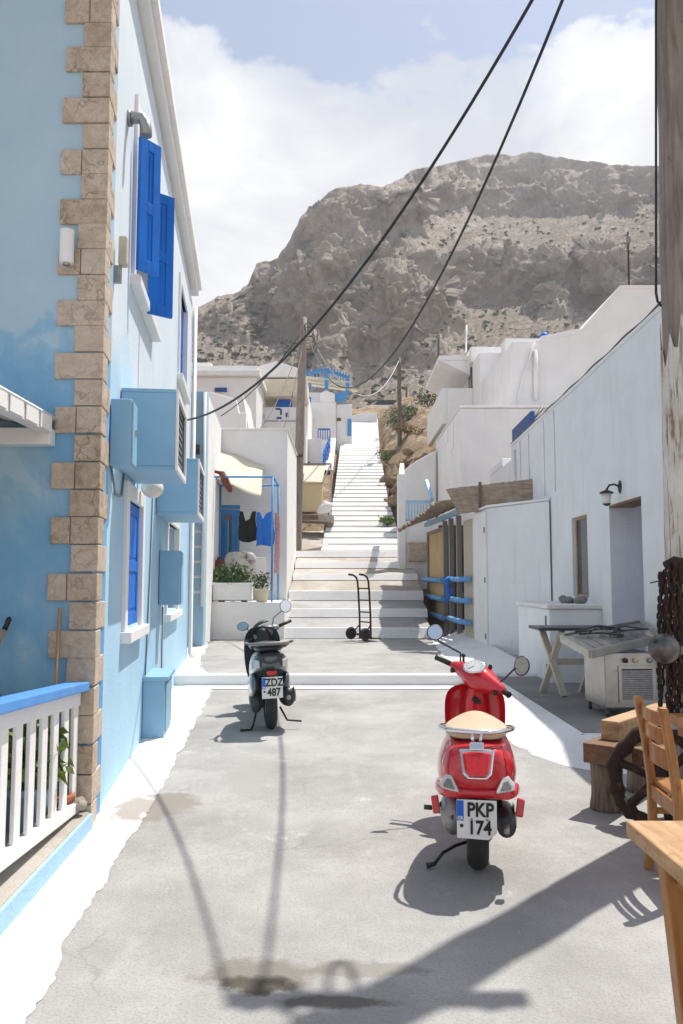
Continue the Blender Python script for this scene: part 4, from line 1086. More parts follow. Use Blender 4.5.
m = MB(); c = at(219,566,17.6); m.ell(c, (.15,.15,.15), 18, 12); m.lathe([(.05,.14),(.045,.19),(.06,.2)], c); m.lathe([(.06,-.15),(.05,-.45),(.12,-.48)], (c.x, c.y, c.z))
tag(m.build('red_urn', W['cloth_red']), 'round dark red urn standing behind the planter herbs', 'urn')
t = thing('garden_chair', 'pale chair carrying a patterned cushion in front of the terrace door', 'chair', (-2.05, 18.0, TZ))
m = MB().bb(-2.38, -1.72, 17.75, 18.25, TZ+.40, TZ+.46); m.build('seat', W['whitepaint'], t, bevel=.01)
m = MB().bb(-2.38, -1.72, 18.22, 18.27, TZ+.47, TZ+.98); m.build('backrest', W['whitepaint'], t, bevel=.01)
for x in (-2.35, -1.75):
    for y in (17.78, 18.22):
        m = MB().bb(x-.02, x+.02, y-.02, y+.02, TZ, TZ+.4); m.build('leg', W['whitepaint'], t)
m = MB(); cc = (at(225,550,18.1)+at(256,580,18.1))/2
m.ell((cc.x, 18.05, cc.z), (.36,.09,.30), 24, 14)
for i, p in enumerate(m.v):
    x, z = (p.x-cc.x)/.36, (p.z-cc.z)/.30
    s = 1/max(1e-3, (abs(x)**4+abs(z)**4)**.25)*math.hypot(x, z) if math.hypot(x, z) > .01 else 1
    m.v[i] = Vector((cc.x+x*.36*min(s,1.3), p.y, cc.z+z*.30*min(s,1.3)))
tag(m.build('patterned_cushion', W['cushion']), 'large pale cushion with brown print propped on the terrace chair', 'cushion')
# ================================================================ white houses up the slope, left of the stairs
def win(par, x0, x1, z0, z1, y, fm='skyblue', gm='glass', fw=.07, name='window'):
    f = MB(); d = .06
    f.bb(x0, x0+fw, y-d, y+.02, z0, z1); f.bb(x1-fw, x1, y-d, y+.02, z0, z1); f.bb(x0+fw, x1-fw, y-d, y+.02, z0, z0+fw); f.bb(x0+fw, x1-fw, y-d, y+.02, z1-fw, z1); f.bb((x0+x1)/2-fw*.4, (x0+x1)/2+fw*.4, y-d*.8, y+.02, z0+fw, z1-fw)
    o = f.build(name, W[fm], par)
    m = MB().bb(x0+fw, x1-fw, y-.02, y-.005, z0+fw, z1-fw); m.build('pane', W[gm], o); return o
# flat roofed house
h1 = thing('flat_roofed_house', 'white flat roofed house with grey roof band and small blue sign', 'house', (-5, 31, 5))
zr = at(200,366,31).z; zb = at(200,374,31).z
m = MB(); m.bb(-12, -3.35, 31, 36, 3, zb-.12); m.build('walls', W['white_far'], h1, bevel=.03)
m = MB(); m.bb(-12, -3.2, 30.75, 36, zb-.118, zb+.1); m.bb(-12, -3.3, 30.95, 36, zb+.102, zr); m.bb(-12, at(209,366,31).x, 31.5, 33, zr+.002, zr+.28); m.build('roof', W['white_far'], h1, bevel=.03)
a = at(215,388,31); b = at(227,392,31); m = MB().bb(a.x, b.x, 30.93, 31.02, b.z, a.z); m.build('blue_panel', W['boardblue'], h1)
# stepped wall in front
sw = thing('stepped_wall', 'white sloping parapet wall below the flat roofed house', 'wall', (-4.3, 26, 4))
pts = [(190,392),(211,392),(236,399),(239,413),(246,412),(246,450),(190,450)]
m = MB().prism([at(px,py,26) for px,py in pts], (0,.35,0)); m.build('lower_wall', W['white_far'], sw, bevel=.03)
m = MB().prism([at(px,py,28) for px,py in [(237,396),(243,395),(249,430),(230,430)]], (0,2.5,0)); m.build('pier', W['white_far'], sw, bevel=.03)
# balcony house
b_ = thing('balcony_house', 'white gabled house with cream balcony soffit and dark blue shapes on parapet', 'house', (-3.2, 34, 5))
Y = 34; z0 = 4; zp = at(260,407,Y).z; zs_ = at(260,397,Y).z; zc = at(260,380,Y).z
xl = at(236,407,Y).x; xr_ = at(306,407,Y).x
m = MB(); m.bb(xl-.6, xr_, Y+1.6, Y+8, z0, zc+.0); m.build('rear_wall', W['white_far'], b_, bevel=.03)
m = MB(); m.bb(xl, xr_, Y, Y+.25, z0, zp); m.bb(xl+.002, xr_-.002, Y+.252, Y+1.6, z0, at(260,430,Y).z); m.build('balcony_parapet', W['white_far'], b_, bevel=.03)
m = MB(); m.bb(xl-.05, xr_+.05, Y-.15, Y+1.65, zs_, zc); m.build('soffit', W['cloth_cream'], b_, bevel=.03)
m = MB(); m.prism([at(238,377,Y+.2), at(304,377,Y+.2), at(304,370,Y+.2), at(276,361,Y+.2), at(243,371,Y+.2)], (0,7,0)); m.build('roof', W['white_far'], b_, bevel=.03)
m = MB(); m.bb(xl+.05, xl+.32, Y+.3, Y+1.5, zp-.1, zs_); m.build('pier', W['white_far'], b_)
for px0, px1 in ((253,264), (277,292)):
    a = at(px0,400,Y+.5); c = at(px1,407,Y+.5); m = MB()
    m.bb(a.x, c.x, Y+.45, Y+.5, c.z-.1, a.z); m.bb(a.x, c.x, Y+.5, Y+.9, c.z-.15, c.z-.08)
    m.build('balcony_bench', W['blue'], b_)
m = MB()
for px, py, w, h in ((262,411,.10,.2),(263,416,.10,.2),(278,409,.2,.08),(281,412,.08,.25),(279,418,.22,.08),(287,415,.12,.18),(266,421,.5,.02),(274,421,.4,.02),(286,421,.5,.02),(295,421,.4,.02)):
    p = at(px, py, Y); m.bb(p.x-w/2, p.x+w/2, Y-.03, Y+.01, p.z-h/2, p.z+h/2)
m.build('wall_ornament', W['boardblue'], b_)
# pergola house
ph = thing('pergola_house', 'white house beside the stairs with blue pergola on its roof terrace', 'house', (-.8, 42, 8))
Y = 42; zt1 = at(330,401,Y).z; zt2 = at(345,401,Y).z
xl = at(300,400,Y).x; xm = at(336,400,Y).x; xr_ = at(352,400,Y).x
m = MB(); m.bb(xl-3, xm, Y, Y+5, 5, at(320,402,Y).z); m.bb(xm+.002, xr_, Y+.3, Y+5, 5, at(345,403,Y).z); m.bb(xl-3, at(321,400,Y).x, Y+1, Y+5, at(320,402,Y).z+.002, at(310,388,Y).z); m.build('walls', W['white_far'], ph, bevel=.04)
a = at(320,391,Y); m = MB().prism([at(320,402,Y), at(320,393,Y), at(326,390,Y), at(335,394,Y), at(335,402,Y)], (0,.3,0)); m.build('terrace_parapet', W['white_far'], ph, bevel=.03)
pg = MB()
for px, py in ((326.5,369), (347.5,376)):
    p = at(px, py, Y+.5); q = at(px, 396, Y+.5); pg.bb(p.x-.10, p.x+.10, Y+.4, Y+.6, q.z, p.z)
p1 = at(326,370,Y+.5); p2 = at(349,378,Y+.5); p3 = at(304,374,Y+3.5); p4 = at(330,372,Y+3.5)
pg.bar(p1, p2, .10, .15); pg.bar(at(303,375,Y+.5), p1, .10, .15)
for i in range(9):
    t = i/8; s = p1.lerp(p2, t); pg.bar(s+Vector((0,-.3,.11)), s+Vector((0,3.6,.02)), .07, .09)
for i in range(7):
    t = i/7; s = at(303,375,Y+.5).lerp(p1, t); pg.bar(s+Vector((0,-.2,.11)), s+Vector((0,3.6,.02)), .06, .08)
pg.build('pergola', W['skyblue'], ph)
m = MB(); 
for i in range(3): 
    s = at(306+i*4,376-i*.5,Y+.4); m.bar(s+Vector((-.2,.2+i,.0)), s+Vector((2.4,.2+i,-.35)), .5, .05)
m.build('shade_slats', W['cloth_cream'], ph)
a = at(334,393,Y+.28); c = at(346,402,Y+.28); m = MB().bb(a.x, c.x, Y+.18, Y+.28, c.z, a.z); m.build('terrace_railing', W['skyblue'], ph)
a = at(347.5,418,Y); c = at(352,435,Y); m = MB().bb(a.x, c.x-.03, Y+.22, Y+.31, c.z, a.z); m.build('door', W['skyblue'], ph)
a = at(337,418,Y+.3); c = at(341,421,Y+.3); m = MB().bb(a.x, c.x, Y+.24, Y+.31, c.z, a.z); m.build('window', W['dark_beam'], ph)
a = at(304,397,Y); c = at(311,402,Y); m = MB().bb(a.x, c.x, Y-.06, Y+.02, c.z, a.z); m.build('shutter', W['blue'], ph)
# lower block with landing, blue balustrade and stair rail
lb_ = thing('landing_block', 'small white block with dark blue balustrade beside the upper stairs', 'house', (-1.1, 36, 5))
Y = 36; x0 = at(303,440,Y).x; x1 = at(331,440,Y).x; zt = at(318,438.5,Y).z
m = MB(); m.bb(x0, at(322,440,Y).x, Y, Y+5.8, 4, zt); m.bb(at(322,440,Y).x, x1-.1, Y+1.0, Y+5.8, 4, zt); m.build('walls', W['white_far'], lb_, bevel=.03)
m = MB(); m.prism([at(322,470,Y+.1), at(333,470,Y+.1), at(336,438,Y+2.9), at(330,438,Y+2.9)], (.0,.35,.0)); m.build('stair_parapet', W['white_far'], lb_)
a = at(318,428,Y); c = at(330,438,Y); m = MB(); m.bb(a.x, c.x, Y+.1, Y+.15, a.z-.07, a.z)
for i in range(6): x = a.x+(c.x-a.x)*i/5; m.bb(x-.02, x+.02, Y+.1, Y+.14, c.z-.05, a.z-.07)
m.build('balustrade', W['blue'], lb_)
m = MB(); p = at(330,437,Y+.5); q = at(323,455,Y-.6); m.bar(p, q, .06, .08); m.bar(p+Vector((0,0,-.35)), q+Vector((0,0,-.35)), .05)
for i in range(6):
    s = p.lerp(q, i/5); m.bar(s, s+Vector((0,0,-.75)), .05)
m.build('stair_rail', W['blue'], lb_)
a = at(305,462,Y); c = at(309.5,466,Y); m = MB().bb(a.x, c.x, Y-.08, Y+.02, c.z, a.z); m.build('window', W['boardblue'], lb_)
# low wall with blue gate at the top of the stairs
lw_ = thing('upper_garden_wall', 'low white garden wall with a blue gate near the top of the stairs', 'wall', (1.2, 50, 10))
Y = 50
m = MB().prism([at(352,446,Y), at(352,416,Y), at(360,413.5,Y), at(377,412.5,Y), at(377,428,Y), at(368,440,Y)], (0,.4,0)); m.build('masonry', W['white_far'], lw_, bevel=.03)
m = MB().prism([at(356,422,Y-.05), at(364,426,Y-.05), at(364,430,Y-.05), at(356,426.5,Y-.05)], (0,.06,0)); m.build('gate', W['skyblue'], lw_)
# beige booth with a translucent canopy
bo = thing('beige_booth', 'small beige kiosk with a pale translucent lean-to roof behind the pole', 'kiosk', (-1.1, 26, 3.2))
Y = 26.2
fz = at(300,517,Y).z
m = MB().prism([at(282,512,Y), at(282,483,Y), at(322,483,Y), at(322,503,Y), at(318,512,Y)], (0,.9,0)); m.build('wall', W['cream'], bo, bevel=.02)
m = MB().prism([at(284,466,Y+1), at(326,466,Y+1), at(322,483,Y-.1), at(285,482,Y-.1)], (0,.0,.04)); m.build('roof', W['cloth_cream'], bo)
fr_ = MB(); fr_.bar(at(287,464,Y+1), at(331,464,Y+1), .05); fr_.bar(at(331,464,Y+1), at(331,515,Y-.3), .05); fr_.bar(at(331,464,Y+1), at(322,483,Y-.1), .04); fr_.bar(at(305,466,Y+1), at(303,482,Y-.1), .04)
fr_.build('roof_frame', W['silvergrey'], bo)
m = MB().prism([at(286,520,Y-.3), at(286,514,Y-.3), at(320,514,Y-.3), at(334,516,Y-.3), at(334,522,Y-.3)], (0,1.2,0)); m.build('base', W['stepbeige'], bo, bevel=.02)
m = MB().prism([at(297,519,Y-.34), at(297,515,Y-.34), at(318,515,Y-.34), at(318,519.5,Y-.34)], (0,.05,0)); m.build('plinth_opening', W['dark_beam'], bo)
m = MB(); p = at(284,505,Y-.1); m.lathe([(.0,-.02),(.28,-.02),(.30,0),(.28,.02),(0,.02)], (p.x, Y-.12, p.z), axis='Y', n=20)
tag(m.build('round_board', W['dark_beam']), 'dark round wooden board leaning on the beige kiosk', 'board')
m = MB(); c0 = at(322,514,Y-.4); c1 = at(328,503,Y-.4)
m.loft([[Vector((c.x+math.cos(a)*r*1.15, c.y+math.sin(a)*r*.7, c.z)) for a in [k*6.283/14 for k in range(14)]] for c, r in ((c0, .17), (c0.lerp(c1,.3), .2), (c0.lerp(c1,.8), .21), (c1, .12), (c1+Vector((-.12,0,.06)), .06))])
tag(m.build('white_sack', W['white_far'], subsurf=1), 'bulging white sack standing at the corner of the beige kiosk', 'sack')
# ================================================================ long white building on the right
def RBx(mb, y0, y1, d0, d1, z0, z1):      # d = distance off the wall towards the street (-X)
    vs = []
    for y in (y0, y1):
        for d in (d0, d1):
            for z in (z0, z1): vs.append((rw(y) - d, y, z))
    return mb.add(vs, [(0,1,3,2),(4,6,7,5),(0,4,5,1),(2,3,7,6),(0,2,6,4),(1,5,7,3)])
wb = thing('white_building', 'long white building on the right with a lavender doorway and wall lantern', 'house', (rw(8), 8, .12))
def PR(Y, z, d): return Vector((rw(Y) + d, Y, z))
dr_ = (8.72, 9.88, .10, 2.42); wn = (10.88, 11.68, 1.26, 2.40)
mb = MB(); wall_grid(mb, [7.35, 16.4, dr_[0], dr_[1], wn[0], wn[1]], [-.1, 4.24, dr_[2], dr_[3], wn[2], wn[3]], PR, [dr_, wn], .5)
mb.build('street_wall', W['white_wall'], wb, weld=True)
m = MB(); m.bb(rw(7.35)+.501, 11, 7.36, 16.39, -.1, 4.1); m.build('rear_wall', W['white_wall'], wb)
m = MB(); RBx(m, 16.402, 19.3, -.6, .0, -.1, 4.0); RBx(m, 17.6, 19.3, -.6, -.002, 4.001, 4.2); m.build('end_wall', W['white_wall'], wb, bevel=.03)
m = MB(); RBx(m, 7.33, 16.42, -.5, .015, 4.243, 4.30); m.build('coping', W['white_wall'], wb, bevel=.015)
m = MB(); m.tube([(rw(y)-.0, y, 4.315+.012*math.sin(y*5)) for y in np.arange(7.4, 16.5, .2)], .013, 6); m.build('roof_cable', W['darkgrey'], wb)
d = MB(); RBx(d, dr_[0], dr_[1], -.46, -.40, dr_[2]+.02, dr_[3]); o = d.build('door', W['lav_door'], wb)
m = MB(); RBx(m, dr_[0]+.02, dr_[1]-.01, -.3, -.0, dr_[3]-.03, dr_[3]-.003); m.build('lintel', W['dark_beam'], wb)
w_ = MB(); t = .04
RBx(w_, wn[0], wn[0]+t, -.12, -.05, wn[2], wn[3]); RBx(w_, wn[1]-t, wn[1], -.12, -.05, wn[2], wn[3]); RBx(w_, wn[0]+t, wn[1]-t, -.12, -.05, wn[3]-t, wn[3]); RBx(w_, wn[0]+t, wn[1]-t, -.12, -.05, wn[2], wn[2]+t)
wo = w_.build('window', W['beam_wood'], wb, bevel=.006)
m = MB(); RBx(m, wn[0]+t, wn[1]-t, -.075, -.065, wn[2]+t, wn[3]-t); m.build('pane', W['glass'], wo)
for y in (12.6, 13.35, 14.6, 15.4):
    m = MB(); m.tube([(rw(y)-.010, y, 4.2), (rw(y)-.010, y, 2.9)], .008, 6); m.build('conduit', W['white_wall'], wb)
m = MB(); m.tube([(rw(15.9)-.03, 15.9, 4.1), (rw(15.9)-.03, 15.9, 2.8)], .035, 10); m.build('downpipe', W['white_wall'], wb)
m = MB(); RBx(m, 14.5, 16.38, -.10, -.02, 4.301, 4.60); m.build('blue_parapet_board', W['boardblue'], wb, bevel=.01)
# lantern on a bracket
ly = 9.42; lx = rw(ly)
m = MB(); m.tube([(lx, ly, 2.60), (lx-.07, ly, 2.63), (lx-.13, ly, 2.62), (lx-.165, ly, 2.56)], .012, 8); m.ell((lx-.005, ly, 2.60), (.012,.06,.08)); o = m.build('wall_lantern', W['verdigris'], wb)
m = MB(); c = (lx-.165, ly, 2.40); m.lathe([(.01,.17),(.025,.16),(.08,.135),(.085,.122),(0,.122)], c, n=12); m.lathe([(.0,-.03),(.03,-.02),(.055,.0),(0,.0)], c, n=12); m.build('lantern_cap', W['verdigris'], o)
m = MB(); m.lathe([(.042,.0),(.066,.121),(0,.120)], c, n=8); m.lathe([(0,0),(.05,0)], c, n=8); m.build('lantern_glass', W['lantern_glass'], o)
# white masonry cabinet under the window
mc = thing('masonry_cabinet', 'low white masonry cabinet under the small window with a worn ledge', 'cabinet', (2.95, 11.2, .2))
m = MB().bb(2.65, rw(11)-.004, 10.3, 12.1, .15, 1.13); m.build('body', W['white_wall'], mc, bevel=.025)
m = MB().bb(2.62, rw(11)-.004, 10.27, 12.1, 1.132, 1.19); m.build('ledge', W['whitewash'], mc, bevel=.015)
for z in (.36, .98):
    m = MB().bb(2.642, 2.655, 10.42, 10.47, z-.06, z+.06); m.build('hinge', W['darkgrey'], mc)
for k, (x, y) in enumerate(((3.02, 10.75), (3.16, 10.6))):
    m = MB(); 
    for q in range(5): m.ell((x+random.uniform(-.05,.05), y+random.uniform(-.05,.05), 1.235+random.uniform(-.02,.02)), (.06,.05,.05), 8, 6)
    tag(m.build('stone_lump', W['silvergrey']), ['grey lump of stone on the cabinet ledge nearer the street', 'grey lump of stone on the cabinet ledge against the window reveal'][k], 'stone')
# ---------------------------------------------------------------- reed-roofed hut
hx0, hx1 = 2.62, 2.42; hy0, hy1 = 14.3, 20.6
def hX(y): return 2.62 - .062*(y-14.3)
hut = thing('reed_hut', 'white street hut with reed matting roof, straw screen and blue rails', 'hut', (2.9, 16, .2))
def HB(mb, y0, y1, d0, d1, z0, z1):
    vs = []
    for y in (y0, y1):
        for d in (d0, d1):
            for z in (z0, z1): vs.append((hX(y) - d, y, z))
    return mb.add(vs, [(0,1,3,2),(4,6,7,5),(0,4,5,1),(2,3,7,6),(0,2,6,4),(1,5,7,3)])
m = MB().prism([(2.62, 14.3, .05), (3.38, 12.95, .05), (3.60, 15.4, .05), (2.58, 15.4, .05)], (0, 0, 2.74)); m.build('cabinet', W['white_wall'], hut, bevel=.02)
m = MB().prism([(2.58, 14.26, 2.792), (3.38, 12.92, 2.792), (3.60, 15.4, 2.792), (2.54, 15.4, 2.792)], (0, 0, .04)); m.build('cabinet_top', W['white_wall'], hut, bevel=.01)
m = MB(); HB(m, 14.36, 15.34, .0, .035, .24, 2.74); o = m.build('cabinet_door', W['white'], hut, bevel=.006)
for z in (.5, 1.5, 2.4):
    m = MB(); HB(m, 14.38, 14.43, .036, .05, z-.05, z+.05); m.build('hinge', W['silvergrey'], o)
m = MB(); HB(m, 15.42, 16.3, -.03, .0, .24, 2.7)
for i in range(5): HB(m, 15.43+i*.175, 15.58+i*.175, .0, .012, .25, 2.69)
m.build('cream_panel', W['old_cream_wood'], hut)
m = MB(); m.bb(3.4, 3.55, 15.5, 20.6, .1, 2.9); m.bb(2.5, 3.55, 20.45, 20.6, .1, 2.9); m.build('rear_wall', W['dark_beam'], hut)
m = MB(); m.bb(2.3, 3.55, 14.35, 20.6, .1, .24); m.build('base', W['whitewash'], hut, bevel=.01)
for y in (16.75, 17.55, 18.25):
    m = MB(); HB(m, y-.05, y+.05, -.04, .06, .24, 2.85); m.build('post', W['silvergrey'], hut, bevel=.008)
m = MB(); HB(m, 18.3, 20.5, -.03, .0, .26, 2.72); m.build('straw_screen', W['straw'], hut)
m = MB(); HB(m, 18.28, 18.36, .0, .05, .26, 2.72); HB(m, 20.42, 20.5, .0, .05, .26, 2.72); HB(m, 18.36, 20.42, .0, .04, 2.64, 2.72); m.build('screen_frame', W['pole'], hut)
for z in (.68, 1.10, 1.52):
    m = MB(); y0, y1 = 15.5, 17.5
    m.tube([(hX(y0)-.10, y0, z), (hX((y0+y1)/2)-.115, (y0+y1)/2, z-.01), (hX(y1)-.10, y1, z)], .055, 10); m.build('rail', W['hutblue'], hut)
    m = MB(); y0, y1 = 18.1, 20.7
    m.tube([(hX(y0)-.10, y0, z-.03), (hX(y1)-.12, y1, z)], .06, 10); m.build('rail', W['hutblue'], hut)
m = MB(); HB(m, 15.7, 20.6, .02, .10, 2.86, 2.96); m.build('eave_beam', W['pale_rail'], hut)
# reed roof: slanted mat overhanging the street, and an upright mat on top
def thatch(mb, P, nu, nv, fr=.05, seed=1):
    rnd = random.Random(seed); vs = []
    for i in range(nu+1):
        for j in range(nv+1):
            u, v = i/nu, j/nv; p = P(u, v)
            if j == 0: p = p + Vector((rnd.uniform(-fr,fr)*.6, 0, rnd.uniform(-fr, fr*.2)))
            vs.append(p + Vector((0,0,rnd.uniform(-.008,.008))))
    mb.add(vs, [(i*(nv+1)+j, i*(nv+1)+j+1, (i+1)*(nv+1)+j+1, (i+1)*(nv+1)+j) for i in range(nu) for j in range(nv)])
m = MB()
def PA(u, v):
    y = 15.3 + u*5.5; x = hX(y) - .76 + v*.9
    return Vector((x, y, 2.80 + v*.34 + (1-u)*.20*(1-v)))
thatch(m, PA, 90, 8, .06, 3)
o = m.build('reed_awning', W['reed'], hut); s = o.modifiers.new('solid', 'SOLIDIFY'); s.thickness = .03
m = MB()
def PF(u, v):
    p0 = at(458, 514, 15.1); p1 = at(537, 505, 14.3); q0 = at(446, 489, 15.1); q1 = at(537, 478.5, 14.3)
    a = p0.lerp(p1, u); b = q0.lerp(q1, u); r = a.lerp(b, v); r.y += .012*math.sin(u*60); return r
thatch(m, PF, 60, 10, .0, 5)
o = m.build('reed_parapet', W['reed'], hut); s = o.modifiers.new('solid', 'SOLIDIFY'); s.thickness = .04
m = MB(); a = at(537.5, 507, 14.25); b = at(538, 477, 14.25); m.bar(a, b, .09, .09, up=(0,1,0)); a = at(480, 508, 14.75); b = at(480, 482, 14.75); m.bar(a, b, .05, .05, up=(0,1,0)); m.build('parapet_post', W['pole_dark'], hut)
# blue cloth tied on the rail
m = MB(); y = 17.2; x = hX(y)-.17
for k in range(5):
    yy = y + (k-2)*.07
    m.tube([(x+.05, yy, 1.56), (x-.03, yy, 1.5), (x-.01+.02*k, yy-.02*k, 1.25), (x+.0, yy+.03*math.sin(k), 1.12-.05*(k % 3))], [.035,.05,.055,.03], 8)
tag(m.build('blue_rag', W['cloth_blue']), 'bright blue cloth tied over the blue rail of the reed hut', 'cloth')
m = MB(); c = Vector((2.95, 18.0, 1.5)); m.lathe([(0,-.3),(.16,-.3),(.2,-.1),(.18,.2),(.08,.35),(.08,.42),(0,.42)], c, n=16)
tag(m.build('clay_jar', W['terracotta']), 'reddish clay jar on a shelf in the dark hut opening', 'jar')
m = MB().bb(2.7, 3.38, 17.2, 18.9, 1.14, 1.195); tag(m.build('hut_shelf', W['dark_beam']), 'brown shelf board across the dark opening of the reed hut', 'shelf')
# ---------------------------------------------------------------- houses further up on the right
bk = thing('blind_house', 'plain white windowless house above the reed hut roof', 'house', (3.9, 22, 2))
p0 = at(460,408,21); z_t = p0.z
m = MB(); m.bb(p0.x, 8, 21, 26.5, 1.0, z_t); m.build('walls', W['white_far'], bk, bevel=.04)
m = MB(); m.bb(p0.x-.03, 8, 20.97, 26.52, z_t+.001, z_t+.06); m.build('coping', W['white_far'], bk, bevel=.02)
m = MB(); m.tube([(p0.x+2.2, 20.96, z_t), (p0.x+1.7, 20.96, z_t-.6), (p0.x+1.55, 20.96, 4.2)], .03, 6); m.build('roof_hose', W['darkgrey'], bk)
for px0, px1, y0, y1 in ((446,449,432,446),(452,455,425,452)):
    a = (341.5-px0); m = MB(); Y_ = p0.x*800/(px0-341.5); Y2 = p0.x*800/(px1-341.5); za = at(px0,y1,Y_).z; zb = at(px0,y0,Y_).z
    m.bb(p0.x-.02, p0.x+.02, min(Y_,Y2), max(Y_,Y2), za, zb); m.build('shutter', W['white'], bk)
vh = thing('balcony_villa', 'large white house with a canopied balcony and a turquoise blue door', 'house', (5, 28, 4))
X = 4.75; zt = at(478,352,27).z
m = MB(); m.bb(X, 7.2, 27, 35, 3, zt); m.bb(X+.75, 7.2, 26.4, 26.998, 3, zt+.3); m.build('walls', W['white_far'], vh, bevel=.04)
a = at(470,352,29); m = MB(); m.bb(X-.1, X+1.0, 28.2, 29.2, zt+.002, zt+.55); m.build('chimney', W['white_far'], vh, bevel=.03)
zc = at(440,378,31).z
m = MB(); m.bb(3.55, X-.002, 28.6, 33.2, zc+.05, zc+.22); m.prism([(X-.002, 28.6, zc+.05), (X-.002, 33.2, zc+.05), (X-.002, 33.2, zc-.6), (X-.002, 28.6, zc-.6)], (-.03,0,0)); m.prism([(3.56, 28.62, zc+.048), (X-.05, 28.62, zc+.048), (X-.05, 28.62, zc-.5)], (0,4.5,0)); m.build('canopy', W['white_far'], vh, bevel=.02)
zp = at(440,398,30).z; zb = at(440,432,30).z
m = MB(); m.bb(3.62, 3.8, 28.4, 33.4, zb, zp); m.bb(3.801, X-.002, 28.4, 28.6, zb, zp); m.bb(3.801, X-.002, 28.601, 33.4, zb+.2, zb+.4); m.build('balcony', W['white_far'], vh, bevel=.03)
Y0_, Y1_ = X*800/(460-341.5)*.985, X*800/(450-341.5)*.985
m = MB().bb(X-.05, X+.02, Y0_, Y1_, zp-.5, at(452,386,30).z); m.build('door', W['skyblue'], vh)
m = MB().bb(X-.04, X+.02, 28.5, 29.2, zp-.3, zp+.8); m.build('window', W['glass'], vh)
m = MB(); p = at(466,352,29.5); q = at(466.5,325,29.5); m.tube([p, q], .035, 8); tag(m.build('white_mast', W['whitepaint']), 'thin white mast on the roof beside the chimney of the balcony house', 'mast')
up = thing('upper_house', 'large plain white house rising in sloped steps behind the long wall', 'house', (7, 22, 3))
pts = [(508,420),(512,341),(541,340),(543,336),(582,329),(621,286),(720,286),(720,420)]
m = MB().prism([at(px, py, 22.5) for px, py in pts], (0, 8, 0)); m.build('walls', W['white_far'], up, bevel=.04)
m = MB().prism([at(px, py, 22.46) for px, py in [(541,343),(541,336),(582,328),(620.5,285),(720,285),(720,288),(622,288.5),(583,331)]], (0, 8.1, 0)); m.build('coping', W['white_far'], up, bevel=.02)
m = MB(); p = at(536,350,22.4); m.tube([p, at(536,400,22.4)], .07, 8); m.tube([at(535,342,22.42), at(524,375,22.42), at(516,405,22.42)], .03, 6); m.build('wall_pipe', W['white_far'], up)
m = MB(); p = at(544.5,338,27); m.ell((p.x, p.y, p.z-.05), (.19,.19,.26), 16, 10); m.lathe([(.22,-.5),(.22,-.05),(.19,0)], p, n=16)
tag(m.build('blue_water_tank', W['blue']), 'small rounded blue tank on the roof of the upper white house', 'tank')
an_ = thing('roof_antenna', 'rusty television aerial standing on the upper white house roof', 'antenna', at(629,286,26))
m = MB(); p = at(629,290,26); q = at(628,232,26); m.tube([p, q], .035, 8); m.build('mast', W['rust'], an_)
m = MB(); a = at(620,251,26); b = at(631,250,26); m.tube([a, b], .03, 6); c = at(627,238,26); e = at(630,236,26); m.tube([c, e], .04, 6)
for t in (0,.2,.4,.6,.8): s = a.lerp(b, t); m.tube([s+Vector((0,0,-.16)), s+Vector((0,0,.16))], .015, 5)
m.ell(at(628.5,240,26), (.09,.05,.16), 10, 8)
m.build('aerial', W['silvergrey'], an_)
# terrace with pale blue railing to the right of the steps
tr = thing('side_terrace', 'white raised terrace wall with pale blue railing beside the steps', 'wall', (2.1, 22, 2))
Y = 22
m = MB(); a = at(404,553,Y); c = at(431,521,Y); m.bb(a.x, c.x+.6, Y, Y+.3, a.z-1.0, c.z); m.build('lower_wall', W['white'], tr, bevel=.03)
m = MB(); a = at(398,548,Y); c = at(405.5,474,Y); m.bb(a.x, c.x-.004, Y-.05, Y+.28, a.z-1, c.z); m.prism([at(398.5,474,Y-.03), at(404.5,474,Y-.03), at(404,463,Y+3), at(400,463,Y+3)], (0,.0,-.25)); m.build('gate_pier', W['white'], tr, bevel=.02)
m = MB().prism([at(404,520,Y+4), at(404,470,Y+4), at(416,461,Y+4), at(436,450,Y+4), at(436,520,Y+4)], (0,.4,0)); m.build('rear_parapet', W['white_far'], tr, bevel=.03)
m = MB(); a = at(404,500,Y); c = at(432,521,Y)
m.bb(a.x, c.x, Y+.08, Y+.14, a.z-.07, a.z)
for i in range(9):
    x = a.x+.05+(c.x-a.x-.1)*i/8; m.bb(x-.022, x+.022, Y+.085, Y+.135, c.z, a.z-.07)
m.build('railing', W['pale_rail'], tr)
m = MB(); m.bar(at(426,481,Y+.4), at(432,500,Y-.1), .09, .13); m.build('stair_rail', W['pale_rail'], tr)
m = MB(); a = at(408,552.5,Y-.12); c = at(427,542,Y-.12); m.bb(a.x, c.x, Y-.14, Y-.001, a.z-.25, c.z)
m.build('stone_footing', W['stone'], tr, bevel=.03)
# ---------------------------------------------------------------- poles and cables
def wood_pole(label, foot, top, r0, r1, mat='pole'):
    t = thing('utility_pole', label, 'pole', foot)
    f, tp = Vector(foot), Vector(top); n = 14
    m = MB(); m.tube([f.lerp(tp, i/n) + Vector((.006*math.sin(i*2.1), .006*math.cos(i*1.7), 0)) for i in range(n+1)], [r0+(r1-r0)*i/n for i in range(n+1)], 18); m.build('shaft', W[mat], t)
    return t
bp = Vector((2.20, 5.05, .0)); bt = Vector((2.275, 5.05, 6.35)); PXT, PYT = 2.27, 5.05
pole1 = wood_pole('thick weathered wooden pole hung with rusty chains at the frame edge', bp, bt, .165, .15)
